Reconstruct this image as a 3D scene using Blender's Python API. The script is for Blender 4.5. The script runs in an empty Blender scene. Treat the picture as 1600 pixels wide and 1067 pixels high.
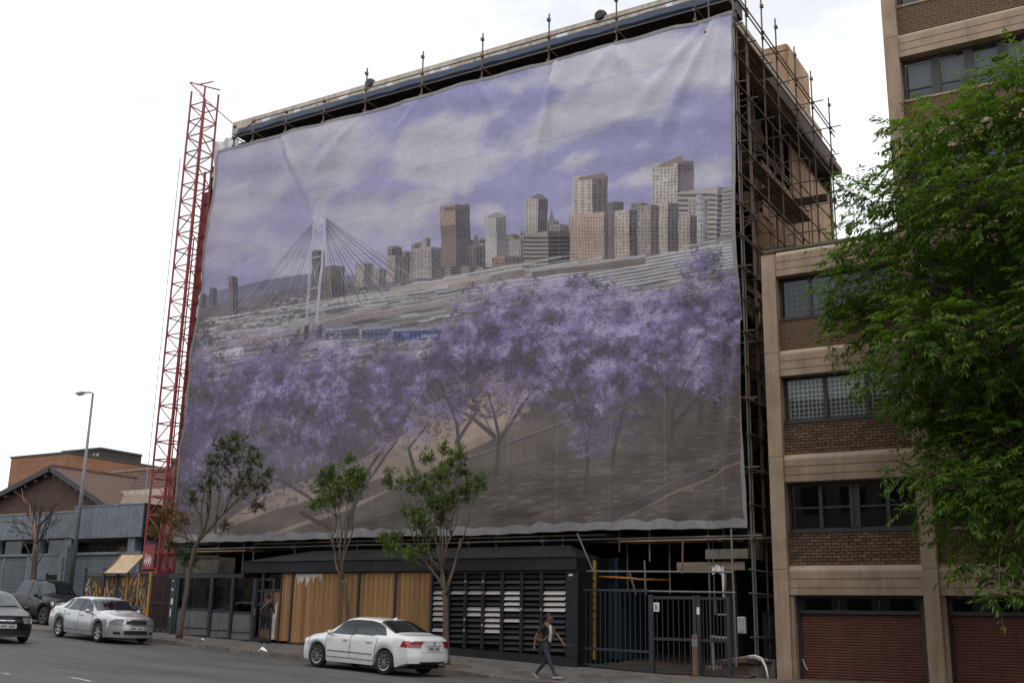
import bpy, math, random
import numpy as np
from mathutils import Vector, Matrix, Quaternion

random.seed(7)
SC = bpy.context.scene
COL = SC.collection
PI = math.pi

# ------------------------------------------------------------------ camera
YAW, PITCH, ROLL, FOC = -0.54310891, 0.25024062, 0.01908833, 1722.248
def _axes():
    cy, sy, cp, sp = math.cos(YAW), math.sin(YAW), math.cos(PITCH), math.sin(PITCH)
    fwd = Vector((sy*cp, cy*cp, sp)); right = Vector((cy, -sy, 0)); up = right.cross(fwd)
    cr, sr = math.cos(ROLL), math.sin(ROLL)
    return cr*right + sr*up, -sr*right + cr*up, fwd
AX, AU, AF = _axes()
cam_d = bpy.data.cameras.new('camera'); cam = bpy.data.objects.new('camera', cam_d)
COL.objects.link(cam); SC.camera = cam
cam_d.sensor_width = 36; cam_d.lens = FOC/1600*36; cam_d.clip_start = .1; cam_d.clip_end = 3000
cam.matrix_world = Matrix(((AX.x, AU.x, -AF.x, 0), (AX.y, AU.y, -AF.y, 0), (AX.z, AU.z, -AF.z, 0), (0, 0, 0, 1)))

def ray(x, y): return AX*((x-800)/FOC) + AU*(-(y-533.5)/FOC) + AF
def W(x, y, Y):                       # point of the plane Y seen at photograph pixel (x, y)
    r = ray(x, y); return r*(Y/r.y)
def WX(x, y, X):
    r = ray(x, y); return r*(X/r.x)
def xz(x, y, Y):
    p = W(x, y, Y); return p.x, p.z

# ------------------------------------------------------------------ daylight
SUN_EL, SUN_AZ = math.radians(58), math.radians(150)     # azimuth clockwise from +Y
world = bpy.data.worlds.new('World'); SC.world = world; world.use_nodes = True
nt = world.node_tree; nt.nodes.clear()
def wn(t, **k):
    n = nt.nodes.new(t)
    for a, b in k.items(): setattr(n, a, b)
    return n
out = wn('ShaderNodeOutputWorld'); bg = wn('ShaderNodeBackground'); bg.inputs['Strength'].default_value = .1
sky = wn('ShaderNodeTexSky', sky_type='NISHITA', sun_disc=False, sun_elevation=SUN_EL, sun_rotation=SUN_AZ, altitude=1700, air_density=1, dust_density=2.5)
tc = wn('ShaderNodeTexCoord'); mp = wn('ShaderNodeMapping'); mp.inputs['Scale'].default_value = (2.2, 2.2, 4.5)
mp.inputs['Location'].default_value = (.35, .1, .55)
nz = wn('ShaderNodeTexNoise'); nz.inputs['Scale'].default_value = 1.6; nz.inputs['Detail'].default_value = 8; nz.inputs['Roughness'].default_value = .55
cr = wn('ShaderNodeValToRGB'); cr.color_ramp.elements[0].position = .36; cr.color_ramp.elements[0].color = (.6, .6, .6, 1)
cr.color_ramp.elements[1].position = .56; cr.color_ramp.elements[1].color = (1, 1, 1, 1)
mx = wn('ShaderNodeMix', data_type='RGBA'); mx.inputs[7].default_value = (14.6, 14.7, 14.9, 1)
L = nt.links.new
L(tc.outputs['Generated'], mp.inputs['Vector']); L(mp.outputs[0], nz.inputs['Vector']); L(nz.outputs[0], cr.inputs[0])
L(cr.outputs[0], mx.inputs[0]); L(sky.outputs[0], mx.inputs[6]); L(mx.outputs[2], bg.inputs['Color']); L(bg.outputs[0], out.inputs[0])
sd = bpy.data.lights.new('sun', 'SUN'); sd.energy = .75; sd.angle = math.radians(16); sd.color = (1, .95, .87)
sun = bpy.data.objects.new('sun', sd); COL.objects.link(sun)
_sdir = Vector((math.sin(SUN_AZ)*math.cos(SUN_EL), math.cos(SUN_AZ)*math.cos(SUN_EL), math.sin(SUN_EL)))
sun.rotation_euler = _sdir.to_track_quat('Z', 'Y').to_euler(); sun.location = (10, -10, 60)
vs = SC.view_settings; vs.view_transform = 'Standard'; vs.look = 'None'; vs.gamma = 1; vs.use_curve_mapping = False; vs.exposure = -0.05
SC.render.engine = 'CYCLES'; SC.cycles.max_bounces = 8; SC.cycles.transparent_max_bounces = 16

# ------------------------------------------------------------------ materials
def s2l(c):
    c = c/255 if c > 1 else c
    return c/12.92 if c <= .04045 else ((c+.055)/1.055)**2.4
def rgb(r, g, b): return (s2l(r), s2l(g), s2l(b))
MATS = {}
def mat(name, c1, c2=None, sc=2., rough=.7, bump=0., bsc=30., metal=0., rnd=0., stretch=(1, 1, 1), coat=0., spec=.5, streak=0., detail=6, lo=.35, hi=.65):
    m = bpy.data.materials.new(name); m.use_nodes = True; n = m.node_tree; b = n.nodes['Principled BSDF']
    N = n.nodes.new; K = n.links.new
    b.inputs['Roughness'].default_value = rough; b.inputs['Metallic'].default_value = metal
    b.inputs['Coat Weight'].default_value = coat; b.inputs['Coat Roughness'].default_value = .06
    b.inputs['Specular IOR Level'].default_value = spec
    t = N('ShaderNodeTexCoord'); mp = N('ShaderNodeMapping'); mp.inputs['Scale'].default_value = stretch
    if rnd:
        oi0 = N('ShaderNodeObjectInfo'); sc0 = N('ShaderNodeMath'); sc0.operation = 'MULTIPLY'; sc0.inputs[1].default_value = 37.; K(oi0.outputs['Random'], sc0.inputs[0])
        va = N('ShaderNodeVectorMath'); va.operation = 'ADD'; K(t.outputs['Object'], va.inputs[0]); K(sc0.outputs[0], va.inputs[1]); K(va.outputs[0], mp.inputs[0])
    else: K(t.outputs['Object'], mp.inputs[0])
    c2 = c2 or tuple(x*.8 for x in c1)
    nz = N('ShaderNodeTexNoise'); nz.inputs['Scale'].default_value = sc; nz.inputs['Detail'].default_value = detail; nz.inputs['Roughness'].default_value = .6
    K(mp.outputs[0], nz.inputs['Vector'])
    r = N('ShaderNodeValToRGB'); r.color_ramp.elements[0].position = lo; r.color_ramp.elements[1].position = hi
    r.color_ramp.elements[0].color = (*c1, 1); r.color_ramp.elements[1].color = (*c2, 1)
    K(nz.outputs[0], r.inputs[0]); c = r.outputs[0]
    if streak:
        mp2 = N('ShaderNodeMapping'); mp2.inputs['Scale'].default_value = (3, 3, .22); K(t.outputs['Object'], mp2.inputs[0])
        n2 = N('ShaderNodeTexNoise'); n2.inputs['Scale'].default_value = 2.3; n2.inputs['Detail'].default_value = 7; n2.inputs['Roughness'].default_value = .65
        K(mp2.outputs[0], n2.inputs['Vector'])
        mr = N('ShaderNodeMapRange'); mr.inputs[1].default_value = .45; mr.inputs[2].default_value = .75; mr.inputs[3].default_value = 1; mr.inputs[4].default_value = 1-streak
        K(n2.outputs[0], mr.inputs[0])
        v = N('ShaderNodeVectorMath'); v.operation = 'SCALE'; K(c, v.inputs[0]); K(mr.outputs[0], v.inputs['Scale']); c = v.outputs[0]
    if rnd:
        oi = N('ShaderNodeObjectInfo'); mr = N('ShaderNodeMapRange'); mr.inputs[3].default_value = 1-rnd; mr.inputs[4].default_value = 1+rnd
        K(oi.outputs['Random'], mr.inputs[0])
        v = N('ShaderNodeVectorMath'); v.operation = 'SCALE'; K(c, v.inputs[0]); K(mr.outputs[0], v.inputs['Scale']); c = v.outputs[0]
    K(c, b.inputs['Base Color'])
    if bump:
        n3 = N('ShaderNodeTexNoise'); n3.inputs['Scale'].default_value = bsc; n3.inputs['Detail'].default_value = 5
        K(mp.outputs[0], n3.inputs['Vector'])
        bp = N('ShaderNodeBump'); bp.inputs['Strength'].default_value = bump; bp.inputs['Distance'].default_value = .02
        K(n3.outputs[0], bp.inputs['Height']); K(bp.outputs[0], b.inputs['Normal'])
    MATS[name] = m
    return m
def glass_mat(name, tint=(.75, .8, .8), refl=1.5, rough=.02):
    m = bpy.data.materials.new(name); m.use_nodes = True; n = m.node_tree; n.nodes.clear(); N = n.nodes.new; K = n.links.new
    o = N('ShaderNodeOutputMaterial'); mx = N('ShaderNodeMixShader'); tr = N('ShaderNodeBsdfTransparent'); gl = N('ShaderNodeBsdfGlossy')
    tr.inputs[0].default_value = (*tint, 1); gl.inputs['Roughness'].default_value = rough; gl.inputs[0].default_value = (.9, .95, 1, 1)
    fr = N('ShaderNodeFresnel'); fr.inputs[0].default_value = refl
    t = N('ShaderNodeTexCoord'); nz = N('ShaderNodeTexNoise'); nz.inputs['Scale'].default_value = .9; K(t.outputs['Object'], nz.inputs['Vector'])
    bp = N('ShaderNodeBump'); bp.inputs['Strength'].default_value = .06; bp.inputs['Distance'].default_value = .05; K(nz.outputs[0], bp.inputs['Height'])
    K(bp.outputs[0], gl.inputs['Normal'])
    K(fr.outputs[0], mx.inputs[0]); K(tr.outputs[0], mx.inputs[1]); K(gl.outputs[0], mx.inputs[2]); K(mx.outputs[0], o.inputs[0])
    MATS[name] = m; return m

# ------------------------------------------------------------------ objects
LOC = {}
def link(o): COL.objects.link(o); return o
def thing(name, label, cat, loc=(0, 0, 0), rotz=0, group=None, slope=0):
    o = link(bpy.data.objects.new(name, None)); o.empty_display_size = .3
    o.location = loc; o.rotation_euler = (0, slope, rotz); o['label'] = label; o['category'] = cat
    if group: o['group'] = group
    LOC[o.name] = Vector(loc); return o
def tag(o, label, cat, group=None):
    o['label'] = label; o['category'] = cat
    if group: o['group'] = group
    return o
class MB:
    def __init__(s): s.v = []; s.f = []; s.mi = []
    def add(s, vs, fs, mi=0):
        b = len(s.v); s.v += [tuple(p) for p in vs]; s.f += [tuple(i+b for i in f) for f in fs]; s.mi += [mi]*len(fs); return s
    def box(s, x0, x1, y0, y1, z0, z1, mi=0):
        v = [(x, y, z) for x in (x0, x1) for y in (y0, y1) for z in (z0, z1)]
        return s.add(v, [(0, 1, 3, 2), (4, 6, 7, 5), (0, 4, 5, 1), (2, 3, 7, 6), (0, 2, 6, 4), (1, 5, 7, 3)], mi)
    def hexa(s, p, mi=0):             # 8 corners: bottom 4 then top 4, counter-clockwise
        return s.add(p, [(3, 2, 1, 0), (4, 5, 6, 7), (0, 1, 5, 4), (1, 2, 6, 5), (2, 3, 7, 6), (3, 0, 4, 7)], mi)
    def tube(s, p, q, r, n=8, r2=None, cap=True, mi=0):
        p = Vector(p); q = Vector(q); d = q-p
        if d.length < 1e-6: return s
        d.normalize(); a = d.orthogonal().normalized(); b = d.cross(a); r2 = r if r2 is None else r2
        v = []
        for c, rr in ((p, r), (q, r2)):
            for k in range(n):
                t = 2*PI*k/n; v.append(c+(a*math.cos(t)+b*math.sin(t))*rr)
        f = [(k, (k+1) % n, n+(k+1) % n, n+k) for k in range(n)]
        if cap: f += [tuple(range(n-1, -1, -1)), tuple(range(n, 2*n))]
        return s.add(v, f, mi)
    def path(s, pts, r, n=6, mi=0):
        pts = [Vector(p) for p in pts]; rs = r if isinstance(r, (list, tuple)) else [r]*len(pts)
        v = []; a = None
        for i, p in enumerate(pts):
            d = (pts[min(i+1, len(pts)-1)]-pts[max(i-1, 0)]).normalized()
            if a is None: a = d.orthogonal().normalized()
            a = (a-d*a.dot(d)).normalized(); b = d.cross(a)
            for k in range(n):
                t = 2*PI*k/n; v.append(p+(a*math.cos(t)+b*math.sin(t))*rs[i])
        f = []
        for i in range(len(pts)-1):
            for k in range(n): f.append((i*n+k, i*n+(k+1) % n, (i+1)*n+(k+1) % n, (i+1)*n+k))
        f += [tuple(range(n-1, -1, -1)), tuple(range((len(pts)-1)*n, len(pts)*n))]
        return s.add(v, f, mi)
    def quad(s, a, b, c, d, mi=0): return s.add([a, b, c, d], [(0, 1, 2, 3)], mi)
    def slab(s, a, b, c, d, n, t, mi=0):    # a thick quad: front a b c d, thickness t along n
        n = Vector(n)*t; p = [Vector(x) for x in (a, b, c, d)]
        return s.hexa([*p, *[x+n for x in p]], mi)
    def prism(s, poly, y0, y1, mi=0):        # polygon in X,Z extruded along Y
        n = len(poly); v = [(x, y0, z) for x, z in poly]+[(x, y1, z) for x, z in poly]
        return s.add(v, [tuple(range(n)), tuple(range(2*n-1, n-1, -1))]+[(i, n+i, n+(i+1) % n, (i+1) % n) for i in range(n)], mi)
    def lathe(s, prof, n=24, axis='Y', mi=0):  # profile (r, h)
        v = []
        for r, h in prof:
            for k in range(n):
                t = 2*PI*k/n; c, q = r*math.cos(t), r*math.sin(t)
                v.append((c, h, q) if axis == 'Y' else (c, q, h))
        f = [(i*n+k, i*n+(k+1) % n, (i+1)*n+(k+1) % n, (i+1)*n+k) for i in range(len(prof)-1) for k in range(n)]
        return s.add(v, f, mi)
    def mesh(s, name, mats, off=(0, 0, 0), smooth=False):
        me = bpy.data.meshes.new(name); o = Vector(off)
        me.from_pydata([(x-o.x, y-o.y, z-o.z) for x, y, z in s.v], [], s.f)
        mats = mats if isinstance(mats, (list, tuple)) else [mats]
        for m in mats: me.materials.append(m)
        if len(mats) > 1: me.polygons.foreach_set('material_index', s.mi)
        if smooth: me.polygons.foreach_set('use_smooth', [True]*len(me.polygons))
        me.update(); return me
    def build(s, name, mats, parent=None, local=False, smooth=False, fix=False, kind=None, wparent=None):
        off = (0, 0, 0)
        if parent is not None and not local: off = LOC[parent.name]
        me = s.mesh(name, mats, off, smooth)
        if fix:
            import bmesh
            bm = bmesh.new(); bm.from_mesh(me); bmesh.ops.recalc_face_normals(bm, faces=bm.faces); bm.to_mesh(me); bm.free()
        o = link(bpy.data.objects.new(name, me))
        if parent is not None: o.parent = parent; LOC[o.name] = LOC.get(parent.name, Vector())
        else: LOC[o.name] = Vector()
        if kind: o['kind'] = kind
        return o
def box(name, m, parent, x0, x1, y0, y1, z0, z1, **k): return MB().box(x0, x1, y0, y1, z0, z1).build(name, m, parent, **k)
def sub(name, parent):
    o = link(bpy.data.objects.new(name, None)); o.parent = parent; LOC[o.name] = LOC[parent.name]; o.empty_display_size = .2; return o
PIECE = {}
def piece(name, key, m, parent, loc, scale=(1, 1, 1), quat=None, world=True):
    """one small part that shares its mesh with its alikes"""
    if isinstance(key, str):
        k = (key, m.name)
        if k not in PIECE:
            b = MB()
            if key == 'box': b.box(-.5, .5, -.5, .5, -.5, .5)
            elif key == 'tube': b.tube((0, 0, 0), (0, 0, 1), 1, 8)
            elif key == 'brick':
                e = .04
                b.add([(-.5, .5, -.5), (.5, .5, -.5), (.5, .5, .5), (-.5, .5, .5), (-.5, -.3, -.5), (.5, -.3, -.5), (.5, -.3, .5), (-.5, -.3, .5),
                       (-.5+e, -.5, -.5+3*e), (.5-e, -.5, -.5+3*e), (.5-e, -.5, .5-3*e), (-.5+e, -.5, .5-3*e)],
                      [(4, 5, 1, 0), (5, 6, 2, 1), (6, 7, 3, 2), (7, 4, 0, 3), (8, 9, 5, 4), (9, 10, 6, 5), (10, 11, 7, 6), (11, 8, 4, 7), (8, 11, 10, 9)])
            PIECE[k] = b.mesh(name, m, smooth=(key == 'tube'))
        me = PIECE[k]
    else: me = key
    o = link(bpy.data.objects.new(name, me)); o.parent = parent
    lp = Vector(loc)-(LOC[parent.name] if world else Vector())
    o.location = lp; o.scale = scale
    if quat is not None: o.rotation_mode = 'QUATERNION'; o.rotation_quaternion = quat
    return o
def tube(name, m, parent, p, q, r=.03):
    p = Vector(p); q = Vector(q); d = q-p
    return piece(name, 'tube', m, parent, p, (r, r, d.length), d.to_track_quat('Z', 'Y'))
def interp(t, x):
    if x <= t[0][0]: return t[0][1]
    for (a, b), (c, d) in zip(t, t[1:]):
        if x <= c: return b+(d-b)*(x-a)/(c-a)
    return t[-1][1]

# ------------------------------------------------------------------ the palette
M_asphalt = mat('asphalt', (.07, .069, .072), (.108, .106, .107), .9, .85, .5, 220, stretch=(.12, 1, 1), detail=9)
def add_stains(m, amt=.45, sc=.35, lo=.52, hi=.72, stretch=(.5, 1, 1), col=(.4, .4, .42)):
    """dirt with a shape of its own, multiplied over the base colour"""
    n = m.node_tree; b = n.nodes['Principled BSDF']; src = b.inputs['Base Color'].links[0].from_socket; N = n.nodes.new; K = n.links.new
    t = N('ShaderNodeTexCoord'); mp = N('ShaderNodeMapping'); mp.inputs['Scale'].default_value = stretch; K(t.outputs['Object'], mp.inputs[0])
    nz = N('ShaderNodeTexNoise'); nz.inputs['Scale'].default_value = sc; nz.inputs['Detail'].default_value = 10; nz.inputs['Roughness'].default_value = .68; K(mp.outputs[0], nz.inputs[0])
    mr = N('ShaderNodeMapRange'); mr.inputs[1].default_value = lo; mr.inputs[2].default_value = hi; mr.inputs[4].default_value = amt; K(nz.outputs[0], mr.inputs[0])
    mx = N('ShaderNodeMix'); mx.data_type = 'RGBA'; mx.blend_type = 'MULTIPLY'; K(mr.outputs[0], mx.inputs[0]); K(src, mx.inputs[6]); mx.inputs[7].default_value = (*col, 1); K(mx.outputs[2], b.inputs['Base Color'])
add_stains(M_asphalt, .6, .35, .48, .66); add_stains(M_asphalt, .6, 2.6, .6, .7, (.6, 1, 1))
M_pave = mat('paving', (.15, .135, .122), (.095, .086, .08), 1.1, .9, .4, 60)
add_stains(M_pave, .6, .9, .48, .66, (1, 1, 1)); add_stains(M_pave, .5, 5, .6, .68, (1, 1, 1))
M_soil = mat('soil', (.14, .1, .065), (.07, .05, .035), 4, .95, .8, 25)
M_kerb = mat('kerb_concrete', (.17, .15, .135), (.1, .088, .078), 2.5, .9, .4, 40, rnd=.2)
M_line = mat('worn_paint', (.4, .4, .39), (.1, .1, .1), 5, .8, lo=.45, hi=.62)
M_ground = mat('far_ground', (.12, .11, .1), (.09, .08, .07), .3, .95)
M_conc = mat('precast_concrete', (.39, .285, .205), (.3, .215, .15), 1.3, .85, .25, 50, streak=.28)
M_brickw = mat('brown_brick', (.18, .108, .064), (.115, .068, .042), 8, .9, .3, 60, rnd=.32)
add_stains(M_conc, .55, 1.1, .5, .68, (1, 1, .5), (.55, .5, .45))
M_mortar = mat('mortar', (.06, .048, .04), None, 6, .95)
M_frame = mat('dark_frame', (.028, .026, .03), (.04, .036, .038), 3, .55)
M_glass = glass_mat('window_glass', (.6, .64, .64), 1.55)
M_glassd = glass_mat('dark_glass', (.22, .24, .25), 1.5)
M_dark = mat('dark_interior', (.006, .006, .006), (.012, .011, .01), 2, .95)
M_curtain = mat('net_curtain', (.5, .5, .52), (.4, .4, .42), 2, .95, .6, 9, stretch=(8, 8, .4))
M_reddoor = mat('red_shutter_paint', (.175, .066, .046), (.13, .052, .037), 2, .6, .15, 60, streak=.35)
M_tube = mat('rusty_tube', (.2, .145, .11), (.1, .07, .052), 5, .65, .2, 60, rnd=.25, metal=.1)
M_tubeg = mat('galvanised_tube', (.22, .235, .22), (.12, .12, .11), 4, .5, .15, 60, rnd=.2, metal=.35)
M_char = mat('charcoal_paint', (.009, .01, .013), (.015, .0155, .019), 1.6, .5, .15, 40, streak=.2)
M_charl = mat('glint_mark_grey', (.055, .058, .065), (.02, .021, .024), 7, .6)  # grey for painted slat glints, debris, stickers and fascia marks
M_slatw = mat('pale_louvre', (.6, .56, .54), (.38, .35, .33), 5, .5, rnd=.12)
M_wood = mat('weathered_board', (.46, .26, .11), (.3, .155, .062), 3.2, .75, .3, 30, rnd=.2, stretch=(9, 9, .5))
add_stains(M_wood, .75, 1.2, .47, .66, (1.5, 1, .35), (.45, .36, .3))
M_wooddrk = mat('stained_board', (.24, .12, .055), (.14, .07, .035), 3, .75, .3, 30, rnd=.2, stretch=(9, 9, .6))
M_ply = mat('plywood_hoarding', (.46, .3, .18), (.33, .2, .12), 1.2, .85, .2, 30, rnd=.13, streak=.35)
M_plank = mat('scaffold_board', (.25, .19, .14), (.15, .11, .08), 3, .85, .3, 30, rnd=.2, stretch=(.6, 4, 4))
M_white = mat('white_sheet', (.74, .74, .76), (.6, .6, .63), 1.5, .6, .5, 4)
M_navy = mat('navy_sheeting', (.018, .032, .065), (.03, .046, .085), 2, .6, .5, 6)
M_parapet = mat('pale_parapet', (.55, .49, .42), (.42, .36, .3), 1.5, .85, streak=.4)
M_shell = mat('building_concrete', (.15, .125, .105), (.09, .075, .06), .8, .9, .3, 20, streak=.4)
M_red = mat('red_mast_paint', (.37, .05, .05), (.22, .036, .036), 3, .5, rnd=.15)
M_grey = mat('grey_paint', (.2, .23, .26), (.15, .17, .195), 1.5, .75, .3, 40, streak=.3)
M_greyl = mat('pale_grey_paint', (.24, .28, .32), (.18, .21, .24), 2.0, .75, .4, 25, streak=.35)
M_gabl = mat('gable_brick', (.09, .05, .038), (.065, .036, .028), 2, .9, .4, 20)
M_orange = mat('orange_brick', (.33, .165, .095), (.25, .12, .07), .9, .9, .3, 15, streak=.2)
M_tile = mat('clay_tile', (.15, .088, .068), (.09, .055, .045), 5, .85, .3, 20, rnd=.15)
M_tile2 = mat('tan_roof_sheet', (.3, .22, .17), (.2, .15, .12), 2, .85, .3, 20)
M_bark = mat('bark', (.14, .1, .075), (.075, .055, .042), 7, .95, .8, 30, stretch=(1, 1, .3))
M_steel = mat('lamp_steel', (.25, .26, .27), (.19, .195, .2), 2, .5, metal=.4)
M_gate = mat('gate_paint', (.022, .027, .034), (.035, .039, .045), 3, .55, rnd=.1)
M_yellow = mat('yellow_paint', (.45, .27, .04), (.3, .17, .03), 4, .55)
M_blue = mat('blue_container', (.025, .05, .085), (.018, .036, .06), 1.3, .6, streak=.3)
M_rust = mat('rusty_steel', (.2, .12, .08), (.11, .07, .05), 5, .85, .3, 30)
M_tan = mat('tan_awning', (.52, .385, .245), (.42, .3, .19), 2, .75)
M_paper = mat('white_paper', (.8, .78, .75), (.7, .68, .65), 5, .8)
M_black = mat('black_plastic', (.012, .012, .013), (.02, .02, .02), 4, .5)
# ------------------------------------------------------------------ ground: the street falls to the right
ZK = [(-140, 3.5), (-60, .39), (-36.8, -.585), (-30.5, -.847), (-25.7, -1.13), (-17.25, -1.475), (-15.3, -1.53), (-10, -1.62), (0, -1.75), (30, -2.1), (140, -2.6)]
ZI = [(-140, 3.6), (-60, .4), (-45, -.28), (-38, -.47), (-32.8, -.60), (-28.6, -.78), (-26.8, -.83), (-20.1, -.98), (-15.6, -1.2), (-13.25, -1.31), (-10.9, -1.33), (-9.5, -1.35), (-6, -1.37), (5, -1.6), (30, -1.95), (140, -2.5)]
KT = [(-140, .13), (-46, .13), (-44, .05), (-37, .05), (-35, .13), (-18, .13), (-16.2, .03), (140, .03)]
YK, YP = 27.2, 30.0
def zroad(X): return interp(ZK, X)
def zpave(X, Y):
    a = interp(ZK, X)+interp(KT, X); b = interp(ZI, X)
    t = min(1, max(0, (Y-YK-.16)/(YP-YK-.16))); return a+(b-a)*t
def sheet(name, m, xs, ys, zf, parent=None):
    b = MB(); v = [(x, y, zf(x, y)) for y in ys for x in xs]; n = len(xs)
    b.add(v, [(j*n+i, j*n+i+1, (j+1)*n+i+1, (j+1)*n+i) for j in range(len(ys)-1) for i in range(n-1)])
    o = b.build(name, m, parent); return o
def frange(a, b, s):
    r = []; x = a
    while x < b-1e-6: r.append(x); x += s
    return r+[b]
XS = sorted(set([-1500, -700, -300, -140]+frange(-100, 40, 1.0)+[70, 140, 300, 700, 1500]))
o = sheet('ground', M_ground, XS, [-1200, -300, -60, -9, 10, 27, 30, 34, 60, 120, 400, 1500], lambda x, y: min(zroad(x), interp(ZI, x))-.25); o['kind'] = 'structure'
road = sheet('road', M_asphalt, [x for x in XS if -141 < x < 141], frange(-8, 27.2, 1.6), lambda x, y: zroad(x)-.012*max(0, (y-21)/6)**2); road['kind'] = 'structure'
LOC[road.name] = Vector()
pave = sheet('pavement', M_pave, [x for x in XS if -141 < x < 141], [27.36, 27.7, 28.2, 29, 30, 32, 36], lambda x, y: zpave(x, y)); pave['kind'] = 'structure'
kerb = thing('kerb', 'x', 'x'); del kerb['label']; del kerb['category']; kerb['kind'] = 'structure'
x = -62.0
while x < 12:
    l = 1.0; g = .012
    p = [(x+g, YK, zroad(x)-.2), (x+l-g, YK, zroad(x+l)-.2), (x+l-g, YK+.16, zroad(x+l)-.2), (x+g, YK+.16, zroad(x)-.2)]
    j = random.uniform(-.008, .008)
    q = [(a, b+(.03 if k < 2 else 0)+j, zpave(a, 27.2)+.006+j) for k, (a, b, c) in enumerate(p)]
    MB().hexa(p+q).build('kerb_stone', M_kerb, kerb); x += l
# lane dashes, worn; built on the road where they stand
def rp(px, py):
    r = ray(px, py); t = 20.
    for _ in range(30): t = (zroad(r.x*t)+.006)/r.z if r.z < -1e-4 else t
    return r*t
def dash(x0, y0, x1, y1, w):
    a = rp(x0, y0); b = rp(x1, y1); y = (a.y+b.y)/2
    n = 6; bb = MB(); v = []
    for i in range(n+1):
        X = a.x+(b.x-a.x)*i/n; Y = a.y+(b.y-a.y)*i/n
        v += [(X, Y-w/2+random.uniform(-.012, .012), zroad(X)+.005), (X, Y+w/2+random.uniform(-.012, .012), zroad(X)+.005)]
    bb.add(v, [(2*i, 2*i+2, 2*i+3, 2*i+1) for i in range(n)]); bb.build('lane_marking', M_line, road)
for d in ((70, 1023, 80, 1025, .1), (103, 1027, 138, 1033, .1), (234, 1028, 264, 1031, .12), (2, 1050, 16, 1053, .12), (110, 1057, 150, 1065, .12)): dash(*d)
# bare soil round the street trees, leaves and litter
def soil(X, Y, r):
    b = MB(); n = 14; v = [(X, Y, zpave(X, Y)+.05)]
    for k in range(n):
        t = 2*PI*k/n; a = r*random.uniform(.75, 1.15); px, py = X+a*math.cos(t), min(Y+.45, max(27.4, Y+.6*a*math.sin(t))); v.append((px, py, zpave(px, py)+.006))
    b.add(v, [(0, 1+k, 1+(k+1) % n) for k in range(n)]); o = b.build('soil_patch', M_soil, None, smooth=True); o['kind'] = 'structure'
# ------------------------------------------------------------------ the printed banner: a flat print, drawn here pixel by pixel
BX0, BX1, BZ0, BZ1, BY = -34.9, -10.4, 2.5, 19.8, 31.0
TP = 64.0                                             # print pixels per metre
TW, TH = int((BX1-BX0)*TP), int((BZ1-BZ0)*TP)
rng = np.random.default_rng(3)
def value_noise(cell_x, cell_y, seed):
    r = np.random.default_rng(seed); gw, gh = int(TW/cell_x)+3, int(TH/cell_y)+3
    g = r.random((gh, gw)).astype(np.float32)
    x = np.arange(TW)/cell_x; y = np.arange(TH)/cell_y
    xi, yi = x.astype(int), y.astype(int); fx, fy = x-xi, y-yi
    fx = fx*fx*(3-2*fx); fy = fy*fy*(3-2*fy)
    a = g[yi][:, xi]*(1-fx)+g[yi][:, xi+1]*fx; b = g[yi+1][:, xi]*(1-fx)+g[yi+1][:, xi+1]*fx
    return a*(1-fy)[:, None]+b*fy[:, None]
def fbm(cx, cy, seed, oct=5):
    s = 0; a = 1; t = 0
    for o in range(oct):
        s = s+a*value_noise(max(cx/2**o, 1.2), max(cy/2**o, 1.2), seed+o); t += a; a *= .55
    return s/t
IMG = np.zeros((TH, TW, 3), np.float32)               # row 0 at the top; sRGB 0..255
YY, XX = np.mgrid[0:TH, 0:TW].astype(np.float32)
def tp(px, py):                                       # photograph pixel -> print pixel
    p = W(px, py, BY); return (p.x-BX0)*TP, (BZ1-p.z)*TP
def tps(l): return [tp(*q) for q in l]
def polymask(pts):
    pts = np.array(pts); x0, y0 = np.maximum(np.floor(pts.min(0)).astype(int), 0); x1, y1 = np.ceil(pts.max(0)).astype(int)+1
    x1, y1 = min(x1, TW), min(y1, TH)
    if x1 <= x0 or y1 <= y0: return None
    X, Y = XX[y0:y1, x0:x1]+.5, YY[y0:y1, x0:x1]+.5; m = np.zeros(X.shape, bool); n = len(pts)
    for i in range(n):
        xa, ya = pts[i]; xb, yb = pts[(i+1) % n]
        if ya == yb: continue
        c = ((ya > Y) != (yb > Y)) & (X < (xb-xa)*(Y-ya)/(yb-ya)+xa); m ^= c
    return (slice(y0, y1), slice(x0, x1)), m
def fill(pts, col, a=1., tex=0., px=True):
    r = polymask(tps(pts) if px else pts)
    if r is None: return
    s, m = r; c = np.array(col, np.float32); k = (m*a)[..., None]
    if tex: c = c*(1+tex*(NZ[s]-.5)[..., None])
    IMG[s] = IMG[s]*(1-k)+c*k
def stroke(pts, w, col, a=1., px=True):
    P = tps(pts) if px else pts
    ws = w if isinstance(w, (list, tuple)) else [w]*len(P)
    for (p, q, wa, wb) in zip(P, P[1:], ws, ws[1:]):
        x0, x1 = sorted((p[0], q[0])); y0, y1 = sorted((p[1], q[1])); W_ = max(wa, wb)+2
        a0, a1, b0, b1 = int(max(x0-W_, 0)), int(min(x1+W_+1, TW)), int(max(y0-W_, 0)), int(min(y1+W_+1, TH))
        if a1 <= a0 or b1 <= b0: continue
        X, Y = XX[b0:b1, a0:a1], YY[b0:b1, a0:a1]; dx, dy = q[0]-p[0], q[1]-p[1]; l2 = dx*dx+dy*dy+1e-6
        t = np.clip(((X-p[0])*dx+(Y-p[1])*dy)/l2, 0, 1); d = np.hypot(X-p[0]-t*dx, Y-p[1]-t*dy)
        k = (np.clip((wa+(wb-wa)*t)/2+.5-d, 0, 1)*a)[..., None]
        IMG[b0:b1, a0:a1] = IMG[b0:b1, a0:a1]*(1-k)+np.array(col, np.float32)*k
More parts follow.
